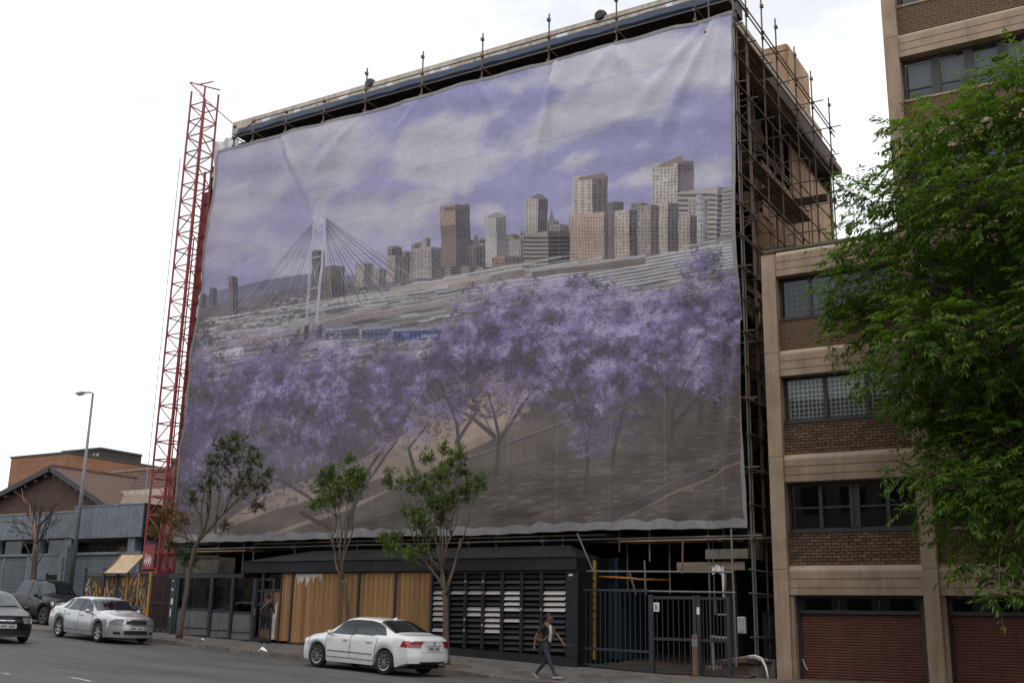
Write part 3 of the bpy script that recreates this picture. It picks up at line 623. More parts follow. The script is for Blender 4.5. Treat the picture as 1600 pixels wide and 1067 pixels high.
for k in range(2): box('hut_panel', M_ply, bld, -13.85+k*1.03, -12.86+k*1.03, 41.14, 41.19, 20.5, 23.55)
# plywood hoarding on the flank
for j in range(4):
    for i in range(9):
        y = 36.3+i*1.22; z = 10.4+j*2.2
        if (j == 3 and i < 4) or (j == 2 and i < 1) or (i == 6 and j == 1): continue
        if j == 3 and i < 9: z1 = z+2.1
        else: z1 = z+2.18
        xo = random.uniform(-.03, .04)
        box('plywood_sheet', M_ply, bld, XR-.06+xo, XR-.02+xo, y+.012, y+1.205, z, z1)
# torn sheeting and rubble-coloured infill nearer the front
for k in range(9):
    y = 33.3+random.random()*3; z = 3.5+k*1.7; s = MB(); nn = 8; vv = []
    for i in range(nn+1):
        for j in range(4): vv.append((XR+.05+.12*math.sin(i*1.1+j*2+k), y+i*.18, z+j*.42+.05*math.sin(i*2+k)))
    s.add(vv, [(i*4+j, (i+1)*4+j, (i+1)*4+j+1, i*4+j+1) for i in range(nn) for j in range(3)]); s.build('hanging_sheet', M_shell if k % 3 else M_plank, bld, smooth=True)
# white sheet round the left corner
s = MB(); v = []; nn = 60
for i in range(nn+1):
    z = 3.4+i*(19.9-3.4)/nn; b = .05*math.sin(i*.9)+.03*math.sin(i*2.1); w = .36+.05*math.sin(i*.33+1)
    xr = -34.5+(.79)*(z-2.86)/16.6-.14
    v += [(xr-w-.75, 33.2, z), (xr-w, 31.6+b, z), (xr-w*.4, 31.28+b, z), (xr-.04, 31.3, z)]
s.add(v, [(i*4+k, i*4+k+1, (i+1)*4+k+1, (i+1)*4+k) for i in range(nn) for k in range(3)]); s.build('wrap_sheet', M_white, bld, smooth=True)
s = MB(); v = []
for i in range(13):
    a = i/12; x = -34.55+a*1.55
    for j in range(6): v.append((x, 31.42+.12*math.sin(i*.8+j)+.5*(1-a)*.3, 18.6+j*.33*(1-.15*a)+.1*a))
s.add(v, [(i*6+j, (i+1)*6+j, (i+1)*6+j+1, i*6+j+1) for i in range(12) for j in range(5)]); s.build('wrap_sheet', M_white, bld, smooth=True)
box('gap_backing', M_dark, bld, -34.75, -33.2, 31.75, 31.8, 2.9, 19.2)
# ------------------------------------------------------------------ scaffolding
scf = thing('scaffolding', 'rusty tube scaffold with boards, in front of and along the flank of the wrapped building', 'scaffolding', (-22, 31.2, -1))
zg = lambda x: zpave(x, 31)
YO, YI = 31.34, 32.25
for i, x in enumerate(STD):
    tz = 21.5 if x > -26.5 else 20.35
    if i == 0: tz = 20.2
    lo = zg(x) if x < -27 or x > -12.5 else 2.2
    tube('standard', M_tube, scf, (x, YO, 2.2), (x, YO, tz)); 
    if lo < 2: tube('standard', M_tubeg, scf, (x, YO, lo), (x, YO, 2.2), .028)
    if i not in (9,): tube('standard', M_tube, scf, (x, YI, 2.6), (x, YI, 19.3))
for x in (-30.7, -25.2, -22.1, -19.4, -16.9, -13.9): tube('hanger', M_tubeg, scf, (x, YO+.02, 1.9 if x > -25 else 1.4), (x, YO+.02, 2.95), .026)
def led(m, x0, x1, y, z, r=.028, nm='ledger'):
    x = x0
    while x < x1-.1:
        q = min(x1, x+5.4); tube(nm, m, scf, (x, y, z), (q+.12, y+random.uniform(-.01, .01), z), r); x = q
for z in (20.0,): led(M_tube, -33.2, -10.5, YO-.06, z)
led(M_tube, -31.9, -10.5, YO-.06, 20.55)
tube('ledger', M_tube, scf, (-33.15, YO-.05, 20.0), (-31.9, YO-.06, 20.55), .028)
for z in (4.6, 6.6, 8.6, 10.6, 12.6, 14.6, 16.6, 18.6): led(M_tube, -34.2, -10.6, YO+.06, z); led(M_tube, -34.2, -10.6, YI, z)
zl = W(760, 845.6, 31).z
led(M_tubeg, -34.0, -10.45, YO-.1, zl, .03); led(M_tubeg, -34.0, -10.5, YI, zl, .03)
for i, x in enumerate(STD):
    tube('transom', M_tube, scf, (x+.06, YO-.2, 20.02), (x+.06, YI+.2, 20.02), .026); tube('transom', M_tubeg, scf, (x+.06, YO-.25, zl-.05), (x+.06, YI+.3, zl-.05), .026)
# flank
SY = [31.12, 32.4, 34.1, 35.7, 38.0, 40.2, 42.8]; XO, XI = -10.6, -11.55
for i, y in enumerate(SY):
    tz = 21.55 if i else 20.3
    base = zpave(-10.6, 31) if i < 3 else 2
    tube('standard', M_tube if i else M_tubeg, scf, (XO, y, base), (XO, y, tz)); tube('standard', M_tube, scf, (XI, max(y, 31.42), 2.4), (XI, max(y, 31.42), 20.3 if i < 4 else 19))
for k in range(18):
    z = 2.45+k*1.03; tube('ledger', M_tube, scf, (XO+.05, 30.95, z), (XO+.05, 36.9, z), .026); tube('ledger', M_tube, scf, (XO+.05, 36.9, z), (XO+.05, 43.3, z), .026)
    if k % 2 == 0:
        tube('ledger', M_tube, scf, (XI, 31, z), (XI, 43.2, z), .026)
        for y in SY: tube('transom', M_tube, scf, (XI-.3, y+.05, z+.05), (XO+.3, y+.05, z+.05), .025)
for k in range(4):
    z = 3.5+k*4.1; tube('brace', M_tube, scf, (XI-.1, 32.4, z), (XI-.1, 38.0, z+4.1), .022)
tube('guard_rail', M_tube, scf, (XO+.05, 30.9, 20.17), (XO+.05, 43.3, 20.17), .026); tube('guard_rail', M_tube, scf, (XO+.05, 31.0, 19.2), (XO+.05, 43.2, 19.2), .026)
for y in SY[3:]: tube('transom', M_tube, scf, (XI, y, 20.19), (XO+.45, y, 20.19), .025)
for lv in (4, 8, 12, 16):
    z = 2.45+lv*1.03+.06
    for q in range(4):
        for (a, b) in ((31.2, 35.2), (35.25, 39.2)):
            if random.random() < .8: box('platform_board', M_plank, scf, XI+.05+q*.225, XI+.26+q*.225, a+random.uniform(-.1, .1), b, z, z+.04)
# dark beam carried across the flank
bm_ = WX(1178, 243, -13.2); box('cross_beam', mat('tarred_timber', (.05, .03, .025), None, 3, .8), scf, -13.6, -10.45, 41.05, 41.25, 16.35, 16.62)
# boards under the banner's foot
for k in range(4):
    box('platform_board', M_ply, scf, -33.6, -30.2+random.uniform(-.3, .3), 31.15+k*.25, 31.37+k*.25, zl-.12, zl-.08)
    box('platform_board', M_ply, scf, -15.0+random.uniform(-.4, .4), -11.2, 31.15+k*.25, 31.37+k*.25, zl-.1, zl-.06)
    box('platform_board', M_plank, scf, -30.0, -15.3, 31.2+k*.26, 31.42+k*.26, zl+.12, zl+.16)
# couplers: small clamps wherever tubes cross in view
cb = MB()
def clamp(x, y, z, s=.055): cb.box(x-s, x+s, y-s, y+s, z-s, z+s)
for x in STD:
    for z in (20.0, 20.55, zl, 21.25): 
        if z < 21 or x > -26.5: clamp(x, YO-.03, z)
    clamp(x, YO-.02, 19.62)
for y in SY:
    for k in range(18): clamp(XO+.02, y, 2.45+k*1.03, .05)
    clamp(XO+.02, y, 20.17); clamp(XO+.02, y, 21.2)
cb.build('coupler', M_tube, scf, kind='stuff')
# foot of the scaffold at the driveway: rails and tubes in front of the recess
def at(px, py, Y): return W(px, py, Y)
for (a, b, m) in (((907, 892.2), (1146, 893.5), M_tubeg), ((907, 921.5), (1150, 925.5), M_tubeg), ((902, 833), (927, 893), M_tubeg), ((983, 892), (994, 929), M_rust), ((1067, 842), (1066, 896), M_rust), ((1007, 875), (1009, 930), M_tubeg), ((1142.5, 826), (1150.5, 1041), M_tubeg)):
    tube('tube', m, scf, at(*a, 30.55), at(*b, 30.55), .03)
for (a, b, m) in (((980, 850), (981, 925), M_rust), ((1046, 846), (1047, 928), M_tube), ((1113, 840), (1118, 960), M_tubeg), ((930, 900), (1000, 905), M_rust)):
    tube('tube', m, scf, at(*a, 31.9), at(*b, 31.9), .03)
for z in (1.6, .95, -.25): tube('ledger', M_tubeg, scf, (XO+.06, 30.6, z), (XO+.06, 34.4, z), .027)
for z in (2.45, 1.6, .95): tube('ledger', M_tubeg, scf, (XO-1, 34.2, z), (XO+.3, 34.2, z), .027)
# things on the roof edge
def drum(px, py, lab):
    c = W(px, py+1, 32.2); t = thing('cable_drum', lab, 'drum', c, group='drums on the roof edge')
    d = MB(); d.lathe([(0, -.17), (.16, -.17), (.2, -.13), (.22, 0), (.2, .13), (.16, .17), (0, .17)], 18); d.v = [(c.x+a, c.y+b, c.z+z) for a, b, z in d.v]; d.build('barrel', M_black, t, smooth=False, fix=True)
    h = MB(); h.lathe([(.215, -.04), (.235, -.04), (.235, .04), (.215, .04)], 18); h.v = [(c.x+a, c.y+b, c.z+z) for a, b, z in h.v]; h.build('hoop', M_frame, t, fix=True)
drum(579, 131, 'dark round drum on the roof edge towards the left of the parapet'); drum(939, 25, 'dark round drum on the roof edge above the right part of the banner')
# ------------------------------------------------------------------ the red hoist mast
mast = thing('hoist_mast', 'tall red lattice hoist mast leaning against the left corner of the wrapped building', 'hoist mast', (-34.7, 31, -.65))
MX0, MX1, MY0, MY1 = -35.2, -34.38, 30.5, 31.3; zb0, zt0 = -.62, 22.35
for x in (MX0, MX1):
    for y in (MY0, MY1): tube('rail', M_red, mast, (x, y, zb0), (x+.12, y, zt0), .044)
k = 0; z = .2
while z < zt0-.2:
    o = .12*(z-zb0)/(zt0-zb0)
    for (a, b) in (((MX0, MY0), (MX1, MY0)), ((MX1, MY0), (MX1, MY1)), ((MX1, MY1), (MX0, MY1)), ((MX0, MY1), (MX0, MY0))): tube('rung', M_red, mast, (a[0]+o, a[1], z), (b[0]+o, b[1], z), .029)
    if z < 21.4:
        if k % 2: tube('brace', M_red, mast, (MX0+o, MY0, z), (MX1+o, MY0, z+.74), .024); tube('brace', M_red, mast, (MX1+o, MY0, z), (MX1+o, MY1, z+.74), .024)
        else: tube('brace', M_red, mast, (MX1+o, MY0, z), (MX0+o, MY0, z+.74), .024); tube('brace', M_red, mast, (MX1+o, MY1, z), (MX1+o, MY0, z+.74), .024)
    z += .74; k += 1
tube('guide_tube', M_red, mast, (MX0+.55, MY1-.1, zb0), (MX0+.67, MY1-.1, 18.7), .05); tube('guide_tube', M_red, mast, (MX0+.68, MY0+.3, zb0), (MX0+.8, MY0+.3, 15.5), .03)
M_red2 = mat('faded_red_panel', (.3, .06, .06), (.22, .05, .05), 2, .7, streak=.3)
box('cage_panel', M_red2, mast, MX0+.5, MX1+.14, MY1+.02, MY1+.05, 5.2, 17.8)
box('cage_panel', mat('pinkish_board', (.3, .19, .17), (.22, .14, .125), 1.5, .8, streak=.3), mast, MX0+.1, MX1+.02, MY1+.06, MY1+.1, 1.8, 6.3)
for (a, b) in (((297, 129), (331, 138)), ((331, 138), (343, 141)), ((309, 133), (333, 128)), ((297, 130), (318, 150))): tube('head_bar', M_red, mast, W(*a, 30.55), W(*b, 30.55), .03)
tube('stay', M_tube, mast, W(312, 148, 30.9), W(363, 193, 31.1), .022)
cbm = MB(); cbm.path([W(345, 214, 31), W(300, 420, 30.4), W(245, 640, 30.2), W(226, 850, 30.3)], .014, 5)
cbl = MB(); cbl.path([(MX0-.12, 30.45, 19.2), (MX0-.17, 30.45, 10), (MX0-.2, 30.45, 4.6)],   .016, 5); cbl.build('cable', mat('blue_cable', (.25, .42, .5), None, 3, .6), mast)
box('notice_panel', M_red2, mast, MX0+.06, MX1-.16, MY0-.06, MY0-.03, 1.8, 2.75)
sc_ = MB()
for k in range(10):
    x = MX0+.14+k*.04; z = 2.0+.1*math.sin(k*2.1); sc_.box(x, x+.022, MY0-.068, MY0-.061, z, z+.2+.14*abs(math.sin(k*1.7)))
sc_.build('scribble', M_paper, mast)
# grey block and bush-stained return behind the mast foot
# ------------------------------------------------------------------ the precast-and-brick building on the right
rgt = thing('flats_building', 'precast concrete and brown brick building with red garage shutters, right of the banner', 'building', (-6, 31, -1.4))
BASE = [.92, 4.06, 7.16, 10.22, 13.32, 16.42, 19.52, 22.62]
P0, P1, P2, P3 = (-9.97, -9.55), (-5.96, -5.56), (-1.9, -1.5), (2.2, 2.6)
bricks = []; M_ledge = mat('ledge_concrete', (.47, .36, .27), (.38, .29, .21), 1.3, .85, .2, 40, streak=.2)
M_glassc = glass_mat('clear_glass', (.88, .92, .9), 1.5)
def pillar(x0, x1, z0, z1):
    zs = [z0]+[z for z in (1.62, 4.8, 7.86, 10.9, 14.0, 17.1, 20.2) if z0 < z < z1]+[z1]
    for a, b in zip(zs, zs[1:]): box('pillar_block', M_conc, rgt, x0, x1, 31.0, 31.6, a+.006, b-.006)
pillar(*P0, -1.6, 10.93); pillar(*P1, -1.6, 25.5); pillar(*P2, -1.6, 25.5); pillar(*P3, -1.6, 25.5)
for (xa, xb) in ((P0[1], P1[0]), (P1[1], P2[0]), (P2[1], P3[0])):
    for i, z in enumerate(BASE):
        if xa < -9 and z > 10.3: continue
        h = .62
        box('spandrel_beam', M_conc, rgt, xa+.004, xb-.004, 31.06, 31.5, z, z+h)
        for q in (z+.19, z+.43): box('board_joint', M_mortar, rgt, xa+.03, xb-.03, 31.054, 31.058, q, q+.012)
        b = MB(); b.add([(xa+.004, 31.06, z+h), (xb-.004, 31.06, z+h), (xb-.004, 31.06, z+h+.05), (xa+.004, 31.06, z+h+.05), (xb-.004, 31.27, z+h+.2), (xa+.004, 31.27, z+h+.2), (xb-.004, 31.5, z+h+.2), (xa+.004, 31.5, z+h+.2), (xb-.004, 31.5, z+h), (xa+.004, 31.5, z+h)],
              [(0, 1, 2, 3), (3, 2, 4, 5), (5, 4, 6, 7), (0, 3, 5, 7, 9), (1, 8, 6, 4, 2)])
        b.build('ledge', M_ledge, rgt)
        if xa < -9 and i == 3: box('roof_edge', M_shell, rgt, xa-.4, xb, 31.2, 31.6, z+h+.21, z+h+.3); continue
        if i == len(BASE)-1: continue
        zb, zw = z+h+.2, z+1.7                      # brick from the ledge to the window
        ztop = BASE[i+1]-.015
        if xa > -6: zw += .0
        box('mortar_backing', M_mortar, rgt, xa+.004, xb-.004, 31.3, 31.5, zb+.002, zw)
        nx = int(round((xb-xa-.02)/.235)); bw = (xb-xa-.02)/nx; nz_ = int((zw-zb)/.082); bh = (zw-zb)/nz_
        for r_ in range(nz_):
            off = .5*bw if r_ % 2 else 0
            for c in range(nx+(1 if off else 0)):
                x0 = max(xa+.01, xa+.01+c*bw-off); x1 = min(xb-.01, xa+.01+(c+1)*bw-off)
                if x1-x0 > .03: bricks.append((x0+.005, x1-.005, zb+r_*bh+.005, zb+(r_+1)*bh-.005, random.uniform(-.004, .004)))
        # window: frame, mullions, panes, what is behind
        box('window_sill', M_frame if xa < -9 else M_conc, rgt, xa+.02, xb-.02, 31.2, 31.42, zw+.002, zw+.07)
        yw = 31.42; z0, z1 = zw+.075, ztop
        if xa < -9: cuts = [xa+.02, xa+.02+(xb-xa)*.25, (xa+xb)/2-.02, (xa+xb)/2+.16, xa+(xb-xa)*.77, xb-.02] if i == 0 else [xa+.02+(xb-xa-.04)*k/4 for k in range(5)] if i == 2 else [xa+.02+(xb-xa-.04)*k/3 for k in range(4)]
        else: cuts = [xa+.02+(xb-xa-.04)*k/4 for k in range(5)]
        wn_ = sub('window', rgt)
        box('window_frame', M_frame, wn_, xa+.02, xb-.02, yw-.03, yw+.06, z0, z0+.07)
        box('window_frame', M_frame, wn_, xa+.02, xb-.02, yw-.03, yw+.06, z1-.07, z1)
        for k, c in enumerate(cuts):
            w = .12 if xa > -6 and 0 < k < len(cuts)-1 else .05
            c0 = max(xa+.02, c-w); c1 = min(xb-.02, c+w)
            box('mullion', M_frame, wn_, c0, c1, yw-.045, yw+.07, z0+.072, z1-.072)
        for k, (c0, c1) in enumerate(zip(cuts, cuts[1:])):
            if c1-c0 < .3: box('blind_panel', M_frame, wn_, c0+.05, c1-.05, yw-.02, yw+.04, z0+.073, z1-.073); continue
            w = .12 if xa > -6 else .05
            g0, g1 = c0+w, c1-w
            zt_ = z0+(z1-z0)*(.28 if xa > -6 else .48)
            if i == 0 or xa > -6: box('glazing_bar', M_frame, wn_, g0+.001, g1-.001, yw-.03, yw+.035, zt_-.025, zt_+.025)
            MB().quad((g0, yw, z0+.07), (g1, yw, z0+.07), (g1, yw, z1-.07), (g0, yw, z1-.07)).build('pane', M_glassd if i == 0 or (xa < -9 and i == 2 and k > 1) else M_glassc if i == 1 else M_glass, wn_)
            if xa > -6 and i >= 1:
                cw = MB(); nn = 24; vv = []
                for q in range(nn+1):
                    X = g0+(g1-g0)*q/nn; Yc = yw+.22+.03*math.sin(q*1.9+i+k)
                    vv += [(X, Yc, z0+.05), (X, Yc, z1-.05)]
                cw.add(vv, [(2*q, 2*q+2, 2*q+3, 2*q+1) for q in range(nn)]); cw.build('curtain', M_curtain, wn_, smooth=True)
            elif xa < -9 and i in (1, 2):
                gb = MB(); a = .13 if i == 1 else .17; X = g0+.06
                while X < g1-.03: gb.box(X-.017, X+.017, yw+.14, yw+.16, z0+.07, z1-.07); X += a*random.uniform(.9, 1.1)
                Z = z0+.15
                while Z < z1-.12: gb.box(g0, g1, yw+.125, yw+.14, Z-.017, Z+.017); Z += a*random.uniform(.9, 1.1)
                gb.build('burglar_bars', M_paper if i == 1 else mat('bar_paint', (.3, .3, .28), None, 4, .7), wn_)
        box('room_back', M_dark if i != 1 or xa > -6 else mat('room_wall', (.2, .23, .2), (.1, .13, .11), 2.5, .9), wn_, xa+.02, xb-.02, yw+.5, yw+.55, z0-.1, z1+.1)

bricks.sort(key=lambda b: (b[2] > 6 or b[0] > -5.7, b[2]))
for b in bricks[:300]: piece('brick', 'brick', M_brickw, rgt, ((b[0]+b[1])/2, 31.28+b[4], (b[2]+b[3])/2), (b[1]-b[0], .1, b[3]-b[2]))
rb = MB()
for b in bricks[300:]: rb.box(b[0], b[1], 31.23+b[4], 31.32, b[2], b[3])
rb.build('brickwork', mat('brown_brick_mass', (.18, .108, .064), (.1, .06, .038), 9, .9, .3, 60, stretch=(1, 1, 2.6)), rgt, kind='stuff')
# garage bays
def bay(xa, xb, lab):
    box('jamb', M_frame, rgt, xa+.02, xa+.18, 31.4, 31.55, -1.5, .86); box('jamb', M_frame, rgt, xb-.18, xb-.02, 31.4, 31.55, -1.5, .86)
    box('reveal', M_conc, rgt, xa+.002, xa+.1, 31.12, 31.38, -1.5, .9)
    box('transom', M_frame, rgt, xa+.181, xb-.181, 31.38, 31.55, .42, .52); box('head', M_frame, rgt, xa+.181, xb-.181, 31.4, 31.55, .84, .915)
    for k in range(3):
        a = xa+.185+(xb-xa-.37)*k/3; b = xa+.185+(xb-xa-.37)*(k+1)/3
        box('fanlight_frame', M_frame, rgt, a, a+.04, 31.42, 31.5, .525, .835); MB().quad((a+.04, 31.46, .525), (b, 31.46, .525), (b, 31.46, .835), (a+.04, 31.46, .835)).build('pane', M_glassd, rgt)
    dr = box('garage_door', M_mortar, rgt, xa+.185, xb-.185, 31.5, 31.56, -1.46, .415)
    n = 25
    for k in range(n):
        z0 = -1.44+k*(1.855/n); h = 1.855/n
        d = MB(); a, b = xa+.187, xb-.187; d.add([(a, 31.495, z0), (b, 31.495, z0), (b, 31.47, z0+.012), (a, 31.47, z0+.012), (b, 31.462, z0+h*.6), (a, 31.462, z0+h*.6), (b, 31.495, z0+h-.004), (a, 31.495, z0+h-.004)], [(0, 1, 2, 3), (3, 2, 4, 5), (5, 4, 6, 7)])
        s = d.build('shutter_slat', M_reddoor, rgt); s.parent = dr; LOC[s.name] = LOC[rgt.name]
    return dr
bay(P0[1], P1[0], ''); bay(P1[1], P2[0], ''); bay(P2[1], P3[0], '')
box('garage_dark', M_dark, rgt, P0[0]+.1, P3[1], 32.4, 32.5, -1.5, 1.0)
wp = MB()
for p in (((1247, 1030), (1250, 1035)), ((1250, 1035), (1254, 1029)), ((1254, 1029), (1258, 1040)), ((1258, 1040), (1262, 1046)), ((1246, 1024), (1252, 1027))): wp.tube(W(*p[0], 31.45), W(*p[1], 31.45), .012, 5)
wp.build('chalk_scrawl', M_paper, rgt)
box('step', M_kerb, rgt, P0[1], P1[0], 30.9, 31.3, -1.5, -1.33)
# side and back walls so that it stands as a block
box('side_wall', M_shell, rgt, P0[0]+.02, P0[0]+.25, 31.62, 44, -1.6, 10.9); box('tower_side', M_conc, rgt, P1[0]+.02, P1[0]+.3, 31.62, 44, 10.95, 25.4)
box('flat_roof', M_shell, rgt, P0[0]+.26, P1[0], 31.62, 44, 10.6, 10.8); box('rear_wall', M_shell, rgt, P0[0]+.02, P1[0], 44.02, 44.3, -1.6, 10.9); box('rear_wall', M_shell, rgt, P1[0]+.02, P3[1], 44.02, 44.3, -1.6, 25.4); box('tower_roof', M_shell, rgt, P1[0]+.31, P3[1], 31.62, 44, 25.1, 25.4)
# grey-green block that peeps out behind
gb = thing('warehouse', 'pale grey building corner with a green roof edge, beyond the scaffold flank', 'building', (-11, 52, 0))
a = WX(1300, 330, -11.9); box('wall', M_parapet, gb, -14, -9.6, 54, 58, -1, 17.3); b = MB(); b.hexa([(-14.2, 53.8, 17.3), (-9.3, 53.8, 16.4), (-9.3, 58, 16.4), (-14.2, 58, 17.3), (-14.2, 53.8, 17.55), (-9.3, 53.8, 16.65), (-9.3, 58, 16.65), (-14.2, 58, 17.55)]); b.build('roof_edge', mat('green_trim', (.05, .16, .13), None, 2, .6), gb)
for k in range(3): box('window', M_glassd, gb, -13.4+k*1.1, -12.8+k*1.1, 53.93, 53.99, 14.2, 15.6)

# the other side of the street, behind the photographer: it shades the lower storeys and shows in the glass
M_opp = mat('far_render', (.3, .26, .22), (.22, .19, .16), .5, .9); M_oppw = mat('far_windows', (.03, .035, .04), None, 2, .3)
ob = MB()
for (x0, x1, y0, y1, z1) in ((-95, -62, -22, -10, 13), (-61.5, -38, -24, -10.5, 19), (-37.5, -14, -22, -10, 15), (-13.5, 12, -24, -10.5, 21), (12.5, 45, -22, -10, 16)):
    ob.box(x0, x1, y0, y1, -6, z1, 0)
    for i in range(int((z1-1)/3.3)):
        n = int((x1-x0)/2.6)
        for k in range(n):
            a = x0+(x1-x0)*(k+.2)/n; b = x0+(x1-x0)*(k+.8)/n; ob.box(a, b, y1+.005, y1+.03, .8+i*3.3, 2.5+i*3.3, 1)
o = ob.build('street_frontage', [M_opp, M_oppw]); o['kind'] = 'structure'
# ------------------------------------------------------------------ the black pavement kiosk: fascia, boarded bays, louvres
YKI = 30.0
def gz(x, y=30.0): return zpave(x, y)
kio = thing('kiosk', 'long charcoal shop front with boarded-up timber bays and louvred end under the banner', 'shop front', (-22, 30, -1))
KX0, KX1 = -29.2, -15.62
zf0, zf1 = 1.60, 1.98
# the sloping roof over the fascia, hipped at both ends
b = MB(); b.hexa([(KX0, 29.86, zf0), (KX1+.0, 29.86, zf0), (KX1, 32.0, zf0), (KX0, 32.0, zf0), (KX0, 29.86, zf1), (KX1, 29.86, zf1), (KX1, 32.0, zf1), (KX0, 32.0, zf1)]); b.build('fascia', M_char, kio)
b = MB(); b.add([(KX0, 29.8, zf1+.003), (KX1, 29.8, zf1+.003), (KX1-.9, 31.1, 2.42), (KX0+2.3, 31.1, 2.42), (KX0, 32, zf1+.003), (KX1, 32, zf1+.003)], [(0, 1, 2, 3), (1, 5, 2), (0, 3, 4), (3, 2, 5, 4), (0, 4, 5, 1)])
M_roof = mat('dusty_roof_sheet', (.026, .028, .032), (.016, .017, .02), 1.2, .4, .15, 20, streak=.3)
b.build('roof_sheet', M_roof, kio)
for x in (-27.9, -25.6, -23.4, -21.0, -18.6): box('fascia_joint', M_black, kio, x-.012, x+.012, 29.848, 29.858, zf0+.02, zf1-.02)
b = MB()
for k in range(6): x = KX0+.15+k*.05; b.box(x, x+.03, 29.852, 29.857, 1.7, 1.74)
b.build('fascia_mark', M_charl, kio)
# timber bays
zt = 1.575
def post(x, w=.07, z1=zt, m=M_gate, y0=29.93): return box('post', m, kio, x-w/2, x+w/2, y0, 30.12, gz(x)+.0, z1)
PX = [-26.86, -23.92, -22.4, -20.93]
for x in PX: post(x)
box('head_rail', M_gate, kio, KX0+.02, -20.9, 29.95, 30.1, zt, zf0-.004)
M_drip = mat('white_drips', (.74, .7, .66), (.55, .5, .46), 4, .6)
M_back = M_wooddrk
def boards(x0, x1, zb, z1, m=M_wood, w=.205, thick=.02):
    n = max(1, round((x1-x0)/w)); bw = (x1-x0)/n
    for k in range(n):
        y = 29.985+random.uniform(-.007, .007)
        piece('plank', 'box', m if random.random() < .96 else M_wooddrk, kio, (x0+(k+.5)*bw, y, (zb+z1)/2), (bw-.007, thick, z1-zb))
    box('backing', M_wooddrk, kio, x0, x1, 30.01, 30.03, zb, z1)
for (a, c) in ((PX[0]+.04, PX[1]-.04), (PX[1]+.04, PX[2]-.04), (PX[2]+.04, PX[3]-.04)):
    zb = min(gz(a), gz(c))+.13; boards(a, c, zb, zt-.01)
    b = MB(); b.hexa([(a, 29.97, gz(a)), (c, 29.97, gz(c)), (c, 30.1, gz(c)), (a, 30.1, gz(a)), (a, 29.97, zb-.01), (c, 29.97, zb-.01), (c, 30.1, zb-.01), (a, 30.1, zb-.01)]); b.build('sill', M_gate, kio)
d = MB(); X = PX[0]+.12
while X < PX[0]+1.25:
    w = random.uniform(.03, .1); h = random.uniform(.12, .46)*(1 if X < PX[0]+.9 else .5); d.hexa([(X+w*.3, 29.966, zt-.03-h), (X+w*.6, 29.966, zt-.03-h), (X+w*.6, 29.97, zt-.03-h), (X+w*.3, 29.97, zt-.03-h), (X, 29.966, zt-.02), (X+w+.02, 29.966, zt-.02), (X+w+.02, 29.97, zt-.02), (X, 29.97, zt-.02)]); X += w
d.build('paint_drips', M_drip, kio, kind='stuff')
# narrow timber strip, dark pane above, stained board (left of the first bay)
sx0, sx1, sxm = -28.3, -26.92, -27.36
boards(sxm, sx1, gz(-27)+.1, zt-.01, M_wood, .15)
boards(sx0+.12, sxm-.02, gz(-27.8)+.1, .93, M_wooddrk, .36)
d = MB(); zc = gz(-27.8); d.hexa([(sx0+.35, 29.966, zc+.12), (sx0+.72, 29.966, zc+.12), (sx0+.72, 29.971, zc+.12), (sx0+.35, 29.971, zc+.12), (sx0+.5, 29.966, zc+.85), (sx0+.8, 29.966, zc+1.45), (sx0+.8, 29.971, zc+1.45), (sx0+.5, 29.971, zc+.85)]); d.build('paint_drips', M_drip, kio, kind='stuff')
MB().quad((sx0+.15, 29.98, 1.05), (sxm-.06, 29.98, 1.05), (sxm-.06, 29.98, 1.53), (sx0+.15, 29.98, 1.53)).build('pane', M_glassd, kio)
box('glazing_bar', M_gate, kio, sx0+.1, sxm-.02, 29.95, 30.05, .945, 1.03); post(sxm-.01, .05); post(sx0+.05, .09)
# louvred end
LX = [-20.93, -20.26, -19.62, -18.96, -18.26, -17.56, -16.86, -15.62]
box('louvre_back', M_dark, kio, -20.9, KX1, 30.12, 30.16, -1.2, zt)
for k, x in enumerate(LX[1:-1]): box('louvre_post', M_char, kio, x-.055, x+.055, 29.93, 30.1, gz(x)+.25, zt)
b = MB(); b.hexa([(LX[0]+.04, 29.9, gz(LX[0])), (KX1, 29.9, gz(KX1)), (KX1, 30.1, gz(KX1)), (LX[0]+.04, 30.1, gz(LX[0])), (LX[0]+.04, 29.9, gz(LX[0])+.24), (KX1, 29.9, gz(KX1)+.25), (KX1, 30.1, gz(KX1)+.25), (LX[0]+.04, 30.1, gz(LX[0])+.24)]); b.build('plinth', M_char, kio)
box('head_rail', M_char, kio, -20.88, KX1, 29.95, 30.1, zt-.06, zf0-.005)
box('end_panel', M_char, kio, -16.02, KX1, 29.94, 30.1, gz(-15.7)+.26, zt-.065); box('end_wall', M_char, kio, KX1-.05, KX1, 30.11, 33.5, -1.3, zf0-.005)
LIGHT = [{3, 4, 5, 6, 7, 8, 10}, {3}, {3, 6, 7}, {3, 6, 7, 8, 9, 10}, {3, 4, 5, 6, 8}, set(), {3, 4, 5, 6}]
GLINT_DEBRIS = [{1}, {1}, {1, 2}, {1}, {1, 11}, {6, 8, 9}, {1}]  # upper slats coloured grey as painted glints; the rest are debris tones
for c in range(7):
    x0 = LX[c]+.06; x1 = (LX[c+1]-.06) if c < 6 else -16.06
    for k in range(14):
        z = 1.42-k*.1655
        if z < gz(x0)+.34: continue
        tl = random.uniform(-.06, .06)
        m = M_slatw if k in LIGHT[c] else M_charl if k in GLINT_DEBRIS[c] else M_char
        a = Quaternion((1, 0, 0), math.radians(-38)+tl)
        piece('louvre_slat', 'box', m, kio, ((x0+x1)/2, 30.0+random.uniform(-.006, .006), z), (x1-x0, .012, .135), a)
